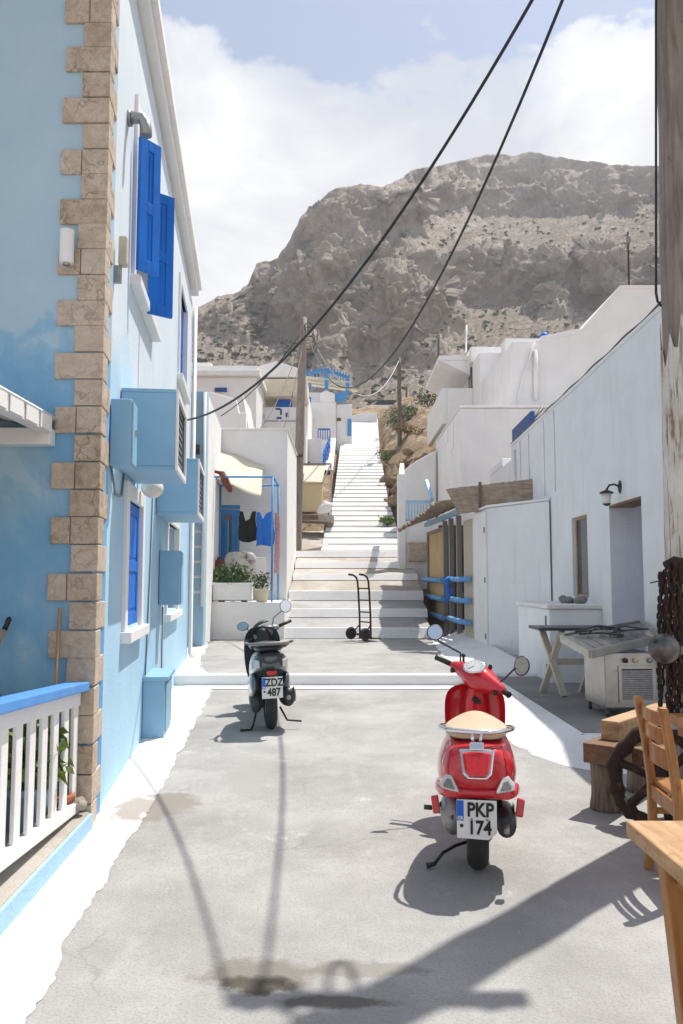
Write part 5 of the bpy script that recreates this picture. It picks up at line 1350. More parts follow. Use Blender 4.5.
# whitewashed foot, flaking
m = MB(); m.lathe([(.172,0),(.171,1.2),(.169,2.0),(.166,3.0)], (2.20, 5.05, .0), n=40)
for i, p in enumerate(m.v):
    if p.z > 2.5: m.v[i] = Vector((p.x+.036, p.y, p.z + .09*math.sin(i*1.9)+.1*math.sin(i*.7)+.05*math.sin(i*5.1)))
    elif p.z > 1.0: m.v[i] = Vector((p.x+.012*p.z, p.y, p.z))
m.build('whitewashed_foot', W['flaky'], pole1)
m = MB(); m.bar((PXT-.76, PYT-.16, 5.7), (PXT+.3, PYT-.16, 5.7), .09, .09); m.build('crossarm', W['pole_dark'], pole1)
for x in (-.64, -.52, -.3, .2):
    m = MB(); m.lathe([(0,.045),(.03,.045),(.05,.07),(.03,.1),(.045,.12),(.02,.16),(0,.16)], (PXT+x, PYT-.16, 5.7), n=12); m.build('insulator', W['chrome'] if False else W['whitepaint'], pole1)
m = MB(); rnd = random.Random(5)      # bundle of coiled spare cable at the pole head
for k in range(7):
    c = Vector((PXT-.62+rnd.uniform(-.20,.22), PYT-.2+rnd.uniform(-.25,.15), 5.60+rnd.uniform(-.12,.15))); r = rnd.uniform(.07,.18); ax = rnd.uniform(0,3.1)
    m.tube([c + Vector((math.cos(a)*r*math.cos(ax), math.cos(a)*r*math.sin(ax), math.sin(a)*r*.8)) for a in [i*6.283/18 for i in range(18)]], .014, 6, closed=True)
m.build('cable_coils', W['cable'], pole1)
m = MB().bb(PXT-.42, PXT-.2, PYT-.36, PYT-.21, 5.75, 6.0); m.build('junction_box', W['darkgrey'], pole1)
m = MB(); pts = [at(656.0, y, 4.98) for y in (-40, 60, 160, 200, 260, 293)] + [at(657.5,301,4.93), at(661,306,4.90)]
m.tube(pts, .008, 6); m.build('down_cable', W['cable'], pole1)
p_f = at(296,548,23.4); p_t = at(303.5,318,23.4)
pole2 = wood_pole('tall brown wooden utility pole standing at the left edge of the steps', p_f - Vector((0,0,.3)), p_t, .155, .11)
m = MB(); a = at(286,456.5,23.3); b = at(303,455.5,23.2); m.bar(a, b, .06, .06); m.build('crossarm', W['darkgrey'], pole2)
m = MB(); p = p_t+Vector((0,0,-.3))
for k in range(5):
    r = .12+.03*k; c = p + Vector((.15,-.1,-.15*k)); m.tube([c + Vector((math.cos(a)*r, .04*k, math.sin(a)*r)) for a in [i*6.283/14 for i in range(14)]], .012, 5, closed=True)
m.build('cable_coils', W['cable'], pole2)
q_f = at(400,472,38); q_t = at(399,358,38)
pole3 = wood_pole('slim dark utility pole right of the upper stairs before dry slope', q_f-Vector((0,0,1.5)), q_t, .12, .09, 'pole_dark')
m = MB(); m.bar(q_t+Vector((-.3,0,-.25)), q_t+Vector((.3,0,-.25)), .07); m.build('crossarm', W['pole_dark'], pole3)
r_f = at(438,402,62); r_t = at(438.5,333,62)
wood_pole('thin distant pole behind the balcony of the white house', r_f-Vector((0,0,2.5)), r_t, .12, .09, 'pole_dark')
s_f = at(406.5,412,66); s_t = at(406.5,386,66)
wood_pole('short distant pole by the shrubs at the stair top', s_f-Vector((0,0,1.5)), s_t, .10, .08, 'pole_dark')
def catenary(p, q, sag, n=40):
    p, q = Vector(p), Vector(q); return [p.lerp(q, i/n) - Vector((0,0,sag*4*(i/n)*(1-i/n))) for i in range(n+1)]
def cable(pts, r, label, mat='cable'):
    m = MB(); m.tube(pts, r, 6); return tag(m.build('overhead_cable', W[mat]), label, 'cable')
pole_head = Vector((PXT-.63, PYT-.16, 5.84))
wl_pt = hit_wall(180, 421, LX+.03, LK)
cable(catenary(pole_head + Vector((-.08,0,0)), wl_pt, .78), .0135, 'thick black cable running down from top right to the blue house wall')
cable(catenary(pole_head + Vector((.04,0,.03)), p_t + Vector((.05,-.1,-.25)), 2.5), .0135, 'black cable sagging from the top of the frame to the tall brown pole')
cable(catenary(p_t + Vector((.1,0,-.35)), q_t + Vector((0,0,-.1)), 1.9), .022, 'pale slack cable between the tall brown pole and the slim dark pole', 'wire_pale')
cable(catenary(p_t + Vector((-.1,0,-.5)), at(221,416,25.9), .25), .014, 'thin wire from the tall brown pole to the sloping white parapet')
cable(catenary(p_t + Vector((-.05,0,-.6)), at(259,430,19.2), .3), .012, 'thin wire from the tall brown pole to the terrace house roof')
cable(catenary(p_t + Vector((.0,0,-.7)), at(283,432,19.4), .15), .012, 'thin wire dropping steeply from the tall brown pole to the roof corner')
cable(catenary(q_t + Vector((0,0,-.2)), r_t + Vector((0,0,-.2)), 1.2), .02, 'thin far wire between the slim dark pole and the distant pole')
# ---------------------------------------------------------------- vegetation by the stairs
def bush(name, label, c, rad, n, size, mat, cat='bush', group=None):
    t = thing(name, label, cat, c, group)
    m = MB()
    for k in range(7):
        a = random.uniform(0,6.28); m.tube([c, Vector(c)+Vector((math.cos(a)*rad[0]*.4, math.sin(a)*rad[1]*.4, rad[2]*.6)), Vector(c)+Vector((math.cos(a)*rad[0]*.8, math.sin(a)*rad[1]*.8, rad[2]*random.uniform(.7,1.3)))], [.03,.02,.008], 5)
    m.build('stems', W['pole_dark'], t)
    m = MB()
    for k in range(9):
        a = random.uniform(0,6.28); rr_ = random.uniform(.1,.75)
        cc = Vector(c)+Vector((math.cos(a)*rad[0]*rr_, math.sin(a)*rad[1]*rr_, rad[2]*random.uniform(.35,1.05)))
        k2 = random.uniform(.35,.6); m.leaves(cc, (rad[0]*k2, rad[1]*k2, rad[2]*k2*.8), n//9, size)
    m.build('foliage', W[mat], t); return t
def on_hill(px, py, Y):
    p = at(px, py, Y); return Vector((p.x, Y, hill_z(p.x, Y)-.05))
def on_stairs(px, py):
    best = min((abs(at(px, py, y).z - S_at(y)), y) for y in np.arange(23.2, 50, .1)); p = at(px, py, best[1]); return Vector((p.x, p.y, S_at(best[1])))
for name, lab, px, py, Y, rad, n, sz, mat in (
    ('weed_patch', 'bright green weed clump on the right edge of the lower steps', 387, 525, 25.2, (.42,.3,.25), 500, .09, 'leaf_lt'),
    ('weed_patch', 'small green weed beside the right edge of the upper stairs', 384, 461, 36.5, (.5,.4,.35), 260, .11, 'leaf_lt'),
    ('bush', 'green bush on the dry slope behind the slim dark pole', 411, 432, 44, (1.7,1.1,.7), 620, .17, 'leaf'),
    ('bush', 'pale green low bush left of the slim dark pole top slope', 397, 436, 42, (.7,.7,.7), 300, .15, 'shrub'),
    ('bush', 'dark green bush high on the slope by the white balcony', 430, 412, 46, (1.0,.9,.9), 480, .16, 'leaf_dark'),
    ('weed_patch', 'dry yellow tuft on the bank above the stairs right side', 407, 452, 38, (.8,.6,.3), 320, .16, 'drygrass'),
    ('weed_patch', 'straw coloured grass tuft low on the bank beside the steps', 404, 476, 33, (.7,.5,.3), 320, .14, 'drygrass')):
    bush(name, lab, on_stairs(px, py) if 'edge of the' in lab else on_hill(px, py, Y), rad, n, sz, mat, 'weed' if name == 'weed_patch' else 'bush')
rnd = random.Random(31)
rocks = [(390,497,30),(398,488,31),(406,497,30),(391,478,33),(395,468,35),(409,470,34),(388,507,28.5),(400,505,29),(390,450,38),(396,480,32.5)]
rl_ = ['tan boulder low on the bank at the edge of the stepped street']*len(rocks)
for k, (px, py, Y) in enumerate(rocks):
    c = on_hill(px, py, Y); s = rnd.uniform(.2, .42)
    m = MB(); m.ell((c.x, c.y, c.z+s*.3), (s*1.3, s, s*.75), 12, 8)
    for i, p in enumerate(m.v):
        q = p - c; m.v[i] = p + q*(.22*math.sin(p.x*9+k)*math.sin(p.y*7+p.z*8))
    tag(m.build('boulder', W['soil']), rl_[k], 'boulder', 'boulders on the bank')
for k in range(1):
    c = on_hill(386, 404, 72); pc = thing('parked_car', 'tiny white car parked on the road above the stairs', 'car', c + Vector((0,0,.1)))
    c = c + Vector((0,0,.35))
    m = MB(); m.loft([[Vector((c.x+x, c.y+sy*.8, c.z+z)) for sy, z in ((-1,0),(-1,zt_),(1,zt_),(1,0))] for x, zt_ in ((-2,.45),(-1.9,.6),(-1.1,.68),(1.3,.7),(1.95,.55),(2,.3))], smooth=False); m.build('body', W['whitepaint'], pc, bevel=.08)
    m = MB(); m.loft([[Vector((c.x+x, c.y+sy*.7*(1-.1*(z>0.9)), c.z+z)) for sy, z in ((-1,.66),(-1,zt_),(1,zt_),(1,.66))] for x, zt_ in ((-1.2,.7),(-.7,1.15),(.8,1.18),(1.5,.72))], smooth=False); m.build('windows', W['glass'], pc, bevel=.05)
    for x in (-1.25, 1.25):
        for sy in (-.75, .75):
            m = MB(); m.lathe([(0,-.09),(.26,-.09),(.3,-.05),(.3,.05),(.26,.09),(0,.09)], (c.x+x, c.y+sy, c.z-.02), axis='Y', n=14); m.build('wheel', W['rubber'], pc)
# ================================================================ scooters
def yawmat(loc, deg): return Matrix.Translation(Vector(loc)) @ Matrix.Rotation(R(deg), 4, 'Z')
def ring_from_half(y, half):
    """closed ring at station y from right-hand outline points (x, z), top to bottom"""
    pts = [Vector((x, y, z)) for x, z in half]
    left = [Vector((-x, y, z)) for x, z in half[::-1] if x > 1e-6]
    return pts + left
def tyre(mb, c, rr, rt, n=36, k=12, axis=(1,0,0), flat=1.0):
    c = Vector(c); ax = Vector(axis).normalized(); e1 = ax.orthogonal().normalized() if abs(ax.z) > .9 else ax.cross(Vector((0,0,1))).normalized(); e2 = ax.cross(e1)
    vs = []; fs = []
    for i in range(n):
        a = 6.28318*i/n; r = e1*math.cos(a) + e2*math.sin(a)
        for j in range(k):
            b = 6.28318*j/k; vs.append(c + r*(rr + rt*math.cos(b)) + ax*(rt*flat*math.sin(b)))
    for i in range(n):
        for j in range(k):
            i2, j2 = (i+1) % n, (j+1) % k; fs.append((i*k+j, i2*k+j, i2*k+j2, i*k+j2))
    mb.add(vs, fs, True)
def wheel(par, xf, c, rr, rt, flat, axis=(1,0,0), rim='alu'):
    m = MB(xf); tyre(m, c, rr, rt, flat=flat, axis=axis)
    # tread grooves: a raised zig-zag band
    o = m.build('wheel', W['rubber'], par)
    m = MB(xf); A = Vector(axis).normalized(); q = Vector((0,1,0)); rot = A.to_track_quat('Z', 'Y').to_matrix()
    w = rt*.7
    m.lathe([(.03,-w*.9),(rr-rt*.9,-w),(rr-rt*.55,-w*.9),(rr-rt*.55,w*.9),(rr-rt*.9,w),(.03,w*.9)], c, n=28, rot=rot)
    m.build('rim', W[rim], o); return o
def plate(par, xf, c, w, h, l1, l2, tilt, bend=False):
    Mx = xf @ Matrix.Translation(Vector(c)) @ Matrix.Rotation(R(tilt), 4, 'X')
    m = MB(Mx)
    if bend:
        m.prism([(-w/2,0,-h/2),(w*.28,0,-h/2-.004),(w*.34,.002,-h*.49),(w/2,.010,-h*.36),(w/2,0,-h*.18),(w/2,0,h/2),(-w/2,0,h/2)], (0,.003,0))
    else: m.box((0,.0015,0), (w,.003,h))
    o = m.build('number_plate', W['plate'], par, bevel=.002)
    m = MB(Mx); m.box((-w*.41,-.0012,h*.22), (w*.17,.002,h*.52)); m.build('blue_band', W['plateblue'], o)
    root = o.parent.location
    Mt = Matrix.Translation(-root) @ Mx @ Matrix.Rotation(math.pi/2, 4, 'X')
    text_mesh('lettering', l1, h*.50, W['ink'], o, Mt @ Matrix.Translation((w*.09, h*.235, .002)), squash=.80)
    text_mesh('lettering', l2, h*.50, W['ink'], o, Mt @ Matrix.Translation((w*.07, -h*.225, .002)), squash=.80)
    text_mesh('lettering', 'GR', h*.12, W['plate'], o, Mt @ Matrix.Translation((-w*.41, h*.03, .0035)), squash=.9)
    m = MB(Mx); m.lathe([(0,-.003),(.009,-.003),(.009,.0),(0,0)], (-w*.38, 0, -h*.17), axis='Y', n=12); m.build('sticker', W['darkgrey'], o)
    return o
def mirror(par, pos, stalk, r, face, xf=None, paint='darkgrey', sq=1.0):
    """mirror head at world pos looking back along face"""
    fz = Vector(face).normalized(); rot = fz.to_track_quat('Z', 'Y').to_matrix()
    m = MB(); pos = Vector(pos)
    m.lathe([(0,-.035),(r*.6,-.03),(r*.98,-.008),(r*1.06,.004),(r*.97,.006),(0,.004)], pos, n=26, rot=rot @ Matrix.Diagonal((1,sq,1)))
    m.tube(stalk, .0065, 8)
    o = m.build('mirror', W[paint], par)
    m = MB(); m.lathe([(0,.0068),(r*.93,.0072)], pos, n=26, rot=rot @ Matrix.Diagonal((1,sq,1))); m.build('mirror_glass', W['mirror'], o); return o
# ---------------------------------------------------------------- the red one
base = hit_ground(478, 868); RS = yawmat((base.x, base.y, base.z), -9)
rs = thing('red_scooter', 'glossy red scooter with beige seat and white plate parked in the street', 'scooter', tuple(base), 'parked scooters')
wheel(rs, RS, (0,0,.215), .160, .055, 1.02)
RS = RS @ Matrix.Translation((0,0,.045))
# body: tail cowl with swelling side panels
half = {
 -.335: [(0,.60),(.05,.598),(.085,.58),(.10,.53),(.095,.47),(.06,.445),(0,.44)],
 -.315: [(0,.63),(.08,.625),(.128,.60),(.150,.53),(.145,.45),(.10,.415),(0,.41)],
 -.25: [(0,.655),(.10,.648),(.150,.62),(.182,.53),(.182,.43),(.14,.388),(0,.385)],
 -.12: [(0,.668),(.118,.66),(.165,.62),(.203,.54),(.205,.43),(.165,.37),(0,.365)],
 .08: [(0,.668),(.125,.66),(.168,.62),(.208,.53),(.208,.41),(.165,.34),(0,.335)],
 .30: [(0,.665),(.125,.655),(.15,.61),(.19,.52),(.19,.39),(.15,.31),(0,.305)],
 .46: [(0,.65),(.115,.64),(.135,.59),(.155,.49),(.15,.36),(.12,.27),(0,.265)],
 .54: [(0,.62),(.09,.61),(.115,.54),(.13,.43),(.13,.33),(.10,.26),(0,.255)]}
m = MB(RS); m.loft([ring_from_half(y, half[y]) for y in sorted(half)])
bd = m.build('body', W['red'], rs, subsurf=2)
# lower bumper band of the tail
m = MB(RS)
def band(y, hw, z0, z1): return [Vector((hw, y, z1)), Vector((hw*1.02, y, z0)), Vector((-hw*1.02, y, z0)), Vector((-hw, y, z1))]
m.loft([band(-.345,.10,.40,.438), band(-.325,.158,.392,.436), band(-.25,.19,.385,.428), band(-.12,.212,.375,.42), band(.05,.214,.36,.40)], smooth=True)
m.build('tail_skirt', W['red'], bd, bevel=.012)
# tail lamp with chrome surround
def bent_panel(mb, cx, cz, pts, y0, bulge, th):
    f = [Vector((cx+x, y0+bulge*((x)/.1)**2+ (z)*.55, cz+z)) for x, z in pts]
    mb.prism(f, (0, th, 0))
sh = [(-.086,.058),(0,.066),(.086,.058),(.070,-.042),(.045,-.062),(-.045,-.062),(-.070,-.042)]
m = MB(RS); bent_panel(m, 0, .565, [(x*1.02,z*1.02) for x,z in sh], -.375, .02, .08); tl = m.build('tail_light', W['chrome'], rs, bevel=.008)
m = MB(RS); bent_panel(m, 0, .565, [(x*.85,z*.82) for x,z in sh], -.388, .02, .06); m.build('tail_lens', W['redlens'], tl, bevel=.012)
for s in (-1, 1):
    tri = [(-.052*s,-.032),(.040*s,-.032),(.046*s,-.012),(.012*s,.040),(-.016*s,.036)]
    m = MB(RS); f = [Vector((s*.138+x, -.365+abs(s*.138+x)*.25-.0 + (x*s)*.55+z*.35, .462+z)) for x, z in tri]; m.prism(f, (0,.07,0)); o = m.build('indicator', W['lens'], rs, bevel=.008)
    m = MB(RS); f = [Vector((s*.138+x*.6, -.372+abs(s*.138+x*.6)*.25 + (x*.6*s)*.5+z*.6*.35, .459+z*.6)) for x, z in tri]; m.prism(f, (0,.04,0)); m.build('bulb_housing', W['silvergrey'], o, bevel=.004)
    m = MB(RS); m.box((s*.205, -.275, .345), (.035,.05,.085), Euler((R(-8),R(8*s),0)).to_matrix()); m.build('reflector', W['redlens'], rs, bevel=.008)
# seams, lock and small trim lying on the bodywork
bpy.context.view_layer.update(); _ev = bd.evaluated_get(bpy.context.evaluated_depsgraph_get())
def on_body(x, z, y0=-.7, d=(0,1,0)):
    o_ = RS @ Vector((x, y0, z)) - Vector(base); q_ = (RS.to_3x3() @ Vector(d)).normalized()
    ok, loc, nn_, _i = _ev.ray_cast(o_, q_); return (loc + Vector(base) + nn_*.0004) if ok else None
def seam_line(pts, r, mat, name):
    pts = [p for p in pts if p is not None]
    if len(pts) > 2: m = MB(); m.tube(pts, r, 6); m.build(name, W[mat], bd)
for s in (-1, 1):
    seam_line([on_body(s*(.118+.022*math.sin(t*2.6)), .640-.20*t) for t in [i/14 for i in range(15)]], .0016, 'black', 'panel_gap')
seam_line([on_body(x*.01, .635-.00010*x*x) for x in range(-9, 10)], .0016, 'black', 'panel_gap')
p_ = on_body(.155, .432)
if p_ is not None: m = MB(); m.tube([p_+Vector((-.02,-.001,0)), p_+Vector((.02,.008,.004))], .004, 6); m.build('trim_badge', W['chrome'], bd)
# mudguard and plate carrier
m = MB(RS); m.loft([[Vector((.055,y,z)), Vector((.06,y+.02,z-.02)), Vector((-.06,y+.02,z-.02)), Vector((-.055,y,z))] for y, z in ((-.05,.45),(-.22,.42),(-.31,.36),(-.345,.27),(-.35,.20))], smooth=True); m.build('mudguard', W['black'], rs, subsurf=1)
plate(rs, RS, (-.005,-.365,.305), .190, .190, 'PKP', '174', 8, True)
m = MB(RS)
for x in (-.03,.045): m.lathe([(0,-.004),(.006,-.004),(.006,0),(0,0)], (x,-.366,.305), axis='Y', n=10)
m.build('plate_screw', W['alu'], rs)
# engine casing (left), silencer (right), swing arm
m = MB(RS)
def ell_ring(cx, cy, cz, rx, rz, n=16): return [Vector((cx+rx*math.cos(a), cy, cz+rz*math.sin(a))) for a in [6.28318*i/n for i in range(n)]]
m.loft([ell_ring(-.115,-.10,.235,.045,.06), ell_ring(-.125,-.05,.235,.06,.105), ell_ring(-.13,.08,.23,.065,.105), ell_ring(-.125,.25,.23,.055,.085), ell_ring(-.11,.36,.23,.03,.05)])
m.lathe([(.0,-.19),(.03,-.188),(.05,-.182),(.055,-.17),(.09,-.165),(.092,-.12),(0,-.12)], (0,-.01,.235), axis='X', n=24)
m.build('engine_casing', W['alu'], rs)
m = MB(RS); m.loft([ell_ring(.14,-.235,.24,.025,.032), ell_ring(.14,-.225,.24,.048,.058), ell_ring(.14,.08,.22,.055,.065), ell_ring(.13,.14,.21,.03,.035)]); ex = m.build('silencer', W['darkgrey'], rs)
m = MB(RS); m.tube([(.14,-.23,.245),(.14,-.27,.24),(.14,-.285,.225)], .014, 10); m.build('tail_pipe', W['alu'], ex); m = MB(RS); m.box((.19,-.03,.24), (.012,.17,.085)); m.build('heat_shield', W['alu'], ex, bevel=.004)
m = MB(RS); m.bar((.09,-.0,.215),(.09,.35,.26),.03,.05); m.tube([(.1,-.03,.25),(.105,-.06,.55)], .028, 12); m.box((.0,.08,.34), (.2,.3,.08)); m.bar((-.09,0,.3),(.1,-.01,.3),.03,.04); m.build('chassis', W['black'], rs)
m = MB(RS); m.tube([(-.13,.14,.27),(-.18,.10,.26),(-.205,-.02,.262),(-.235,-.05,.265)], .010, 8); m.tube([(-.235,-.05,.265),(-.275,-.055,.268)], .013, 8); m.build('kick_lever', W['darkgrey'], rs)
m = MB(RS); m.tube([(-.05,.12,.05),(-.12,.05,.045),(-.18,-.02,.03),(-.225,-.04,-.022)], .009, 8); m.tube([(-.215,-.04,-.02),(-.265,-.05,-.03)], [.010,.015], 8); m.build('side_stand', W['black'], rs)
# floorboard and leg shield
m = MB(RS); m.loft([[Vector((hw,y,z)), Vector((hw,y,z-.05)), Vector((-hw,y,z-.05)), Vector((-hw,y,z))] for y, hw, z in ((.45,.13,.29),(.6,.17,.285),(.85,.18,.285),(.98,.17,.32))], smooth=True); m.build('footboard', W['red'], rs, bevel=.012)
m = MB(RS); rings = []
for z, y, hw in ((.26,.93,.15),(.34,1.0,.175),(.5,1.035,.19),(.62,1.03,.195),(.71,1.01,.19),(.765,.995,.155),(.785,.985,.09)):
    n = 14; out = [Vector((hw*math.sin(R(90)*(i/n*2-1)), y - .10*(abs(i/n*2-1))**2.4, z)) for i in range(n+1)]
    rings.append(out + [p + Vector((0,.025,0)) for p in out[::-1]])
m.loft(rings); m.build('leg_shield', W['red'], rs, subsurf=1)
m = MB(RS); m.loft([[Vector((hw,y,z)), Vector((hw*.7,y-d,z)), Vector((-hw*.7,y-d,z)), Vector((-hw,y,z))] for z, y, hw, d in ((.34,1.01,.09,.05),(.5,1.03,.10,.07),(.68,1.0,.10,.08),(.80,.97,.06,.06))], smooth=True); m.build('glovebox', W['red'], rs, subsurf=1)
m = MB(RS); m.lathe([(0,-.015),(.016,-.015),(.018,0),(0,0)], (.0,.905,.69), axis='Y', n=14); m.box((.02,.90,.677),(.035,.02,.03)); m.build('ignition_lock', W['black'], rs)
# front wheel, turned, with mudguard
RF = RS @ Matrix.Translation((0,1.27,0)) @ Matrix.Rotation(R(-30), 4, 'Z')
wheel(rs, RF, (0,0,.215), .163, .052, .92)
m = MB(RF); m.loft([[Vector((hw,y,z-.09)), Vector((hw*.9,y,z-.01)), Vector((0,y,z+.015)), Vector((-hw*.9,y,z-.01)), Vector((-hw,y,z-.09))] for y, z, hw in ((-.26,.33,.05),(-.2,.44,.085),(-.05,.50,.10),(.1,.49,.095),(.22,.42,.08),(.29,.33,.04))], smooth=True); m.build('front_mudguard', W['red'], rs, subsurf=2)
m = MB(); m.tube([RF @ Vector((0,-.02,.4)), RS @ Vector((0,1.02,.86))], .03, 12); m.build('fork', W['darkgrey'], rs)
# headset in world space: left grip high and forward, right grip low and back
gL, gR = at(436,657,5.38), at(509,695,5.0); hc = (at(477,679,5.19))
ax_ = (gR-gL).normalized(); fwd = Vector((ax_.y*-1, ax_.x, 0)).normalized(); upv = ax_.cross(fwd).normalized()
if upv.z < 0: upv = -upv
def HR(t, rf, ru, df=0, du=0, n=14):
    c = hc + ax_*t + fwd*df + upv*du
    return [c + fwd*(rf*math.cos(a)) + upv*(ru*math.sin(a)) for a in [6.28318*i/n for i in range(n)]]
m = MB(); m.loft([HR(-.215,.020,.020,.0,.01), HR(-.205,.027,.026,0,.01), HR(-.15,.048,.046,.005,.012), HR(-.09,.072,.066,.01,.012), HR(-.04,.105,.088,.02,.008), HR(.0,.118,.096,.03,.004), HR(.04,.105,.088,.02,.006), HR(.09,.072,.066,.01,.008), HR(.15,.048,.046,.005,.01), HR(.205,.027,.026,0,.01), HR(.215,.020,.020,0,.01)])
hd = m.build('headset', W['red'], rs, subsurf=1)
m = MB(); st0 = RS @ Vector((0,.985,.775))
m.loft([[c + Vector((r*math.cos(a), r*.9*math.sin(a), 0)) for a in [6.28318*i/14 for i in range(14)]] for c, r in ((st0+Vector((0,0,-.03)),.05),(st0+Vector((0,0,.02)),.06),(st0.lerp(hc,.55),.088),(hc+Vector((0,0,-.01)),.115))]); m.build('steering_neck', W['red'], hd, subsurf=1)
dn = (upv*.75 - fwd*.66).normalized(); rot = dn.to_track_quat('Z', 'Y').to_matrix(); dc = hc + dn*.098 + upv*.010
m = MB(); m.lathe([(0,0),(.058,0),(.066,.010),(.060,.017),(0,.017)], dc, n=28, rot=rot @ Matrix.Diagonal((1.15,.82,1))); sp_ = m.build('speedometer', W['chrome'], hd)
m = MB(); m.lathe([(0,.0185),(.057,.0185)], dc, n=28, rot=rot @ Matrix.Diagonal((1.15,.82,1))); m.build('dial', W['dial'], sp_)
m = MB(); R4 = rot.to_4x4(); 
for k in range(9):
    a = R(-30+k*30); p = dc + rot @ Vector((.044*math.cos(a)*1.1, .044*math.sin(a)*.8, .0195)); m.box(p, (.007,.003,.001), rot @ Matrix.Rotation(a, 3, 'Z'))
m.box(dc + rot @ Vector((-.018,-.014,.020)), (.045,.003,.001), rot @ Matrix.Rotation(R(38), 3, 'Z')); m.build('needle_marks', W['ink'], sp_)
for sgn, g in ((-1, gL), (1, gR)):
    a = hc + ax_*(sgn*.20) + upv*.01
    m = MB(); m.tube([a, a.lerp(g,.9), g], [.018,.019,.021], 12); gp_ = m.build('grip', W['black'], hd)
    l0 = hc + ax_*(sgn*.16) + fwd*.045 + upv*.0; l1 = g + ax_*(sgn*.03) + fwd*.055 - upv*.012
    m = MB(); m.tube([l0, l0.lerp(l1,.5)+fwd*.015, l1], [.010,.008,.007], 8); m.ell(l1, (.010,.010,.010), 8, 6); m.build('brake_lever', W['chrome'], hd)
    m = MB(); m.box(hc + ax_*(sgn*.17) - fwd*.03 - upv*.012, (.035,.03,.03)); m.build('switchgear', W['black'], hd, bevel=.006)
mL = at(435,632.5,5.26); mR = at(522,666,5.08)
bL = hc - ax_*.17 + fwd*.03 + upv*.04; bR = hc + ax_*.13 + fwd*.03 + upv*.02
mirror(hd.parent, mL, [bL, bL+Vector((0,0,.06)), mL+Vector((.03,.03,-.06)), mL+Vector((.0,.02,-.01))], .051, (-.05,-1,.34))
mirror(hd.parent, mR, [bR, bR+Vector((.05,.0,.035)), mR+Vector((-.05,.02,-.025)), mR+Vector((0,.02,0))], .052, (-.66,-.74,.22), paint='darkgrey', sq=1.15)
m = MB(); m.tube([bL+Vector((.02,0,-.02)), bL+Vector((.02,0,.04))], .008, 8); m.ell(bL+Vector((.02,0,.045)), (.014,.014,.014), 10, 8); m.tube([bR+Vector((-.035,.05,.0)), bR+Vector((-.03,.06,.09))], .006, 8); m.ell(bR+Vector((-.03,.06,.10)), (.013,.013,.02), 10, 8); m.build('reservoir', W['black'], hd)
m = MB()
for k, (a0, a1) in enumerate(((-.06,-.02),(.05,.03))):
    p = hc + ax_*a0*2 - upv*.03 + fwd*.08; q = RS @ Vector((a1, 1.06, .62)); m.tube([p, p + fwd*.07 - upv*.03, q + Vector((0,.06,.12)), q], .006, 6)
m.build('control_cables', W['cable'], hd)
# seat with chrome grab rail
def seat_ring(y, hw, zt, zb):
    return ring_from_half(y, [(0,zt+.006),(hw*.6,zt),(hw*.93,zt-.014),(hw,(zt+zb)/2),(hw*.97,zb),(hw*.5,zb-.004),(0,zb-.004)])
m = MB(RS); m.loft([seat_ring(-.255,.07,.695,.665), seat_ring(-.235,.125,.708,.66), seat_ring(-.16,.158,.712,.655), seat_ring(.0,.166,.708,.655), seat_ring(.10,.163,.694,.655), seat_ring(.2,.150,.688,.655), seat_ring(.30,.125,.690,.65), seat_ring(.42,.09,.69,.65), seat_ring(.48,.05,.685,.66)])
st_ = m.build('seat', W['beige'], rs, subsurf=2)
m = MB(RS); m.loft([seat_ring(-.258,.066,.668,.654), seat_ring(-.16,.158,.664,.650), seat_ring(.1,.162,.664,.65), seat_ring(.45,.10,.66,.648)]); m.build('seat_edge', W['darkgrey'], st_, subsurf=1)
m = MB(RS); pts = [(-.165,.06,.672),(-.182,-.03,.685),(-.184,-.12,.698)] + [(.182*math.sin(R(t)), -.14-.145*math.cos(R(t)), .702) for t in (-80,-60,-40,-20,0,20,40,60,80)] + [(.184,-.12,.698),(.182,-.03,.685),(.165,.06,.672)]
m.tube(pts, .0115, 10)
for x in (-.025,.025): m.tube([(x,-.28,.700),(x*.8,-.30,.672),(x*.6,-.285,.650)], .009, 8)
gr = m.build('grab_rail', W['chrome'], rs)
m = MB(RS); m.box((0,-.325,.640), (.072,.02,.042), Euler((R(-25),0,0)).to_matrix()); m.build('rail_bracket', W['chrome'], gr, bevel=.008)
# ---------------------------------------------------------------- the dark grey one
base = hit_ground(271, 729); GS = yawmat((base.x, base.y, base.z), 9) @ Matrix.Rotation(R(-2.5), 4, 'Y')
gs = thing('grey_scooter', 'dark grey big wheeled scooter with black silencer parked before the terrace', 'scooter', tuple(base), 'parked scooters')
wheel(gs, GS, (0,0,.285), .225, .060, .95)
half = {
 -.36: [(0,.735),(.04,.732),(.06,.71),(.055,.68),(.03,.655),(0,.65)],
 -.33: [(0,.765),(.08,.76),(.12,.72),(.12,.66),(.08,.61),(0,.60)],
 -.2: [(0,.775),(.11,.77),(.165,.72),(.18,.64),(.14,.56),(0,.55)],
 .0: [(0,.775),(.125,.77),(.185,.70),(.20,.58),(.17,.47),(0,.46)],
 .3: [(0,.77),(.125,.76),(.17,.68),(.195,.52),(.17,.36),(0,.34)],
 .5: [(0,.72),(.11,.71),(.14,.62),(.16,.46),(.14,.30),(0,.28)],
 .6: [(0,.6),(.08,.59),(.11,.52),(.13,.4),(.11,.28),(0,.27)]}
m = MB(GS); m.loft([ring_from_half(y, half[y]) for y in sorted(half)]); bd2 = m.build('body', W['grey_gloss'], gs, subsurf=2)
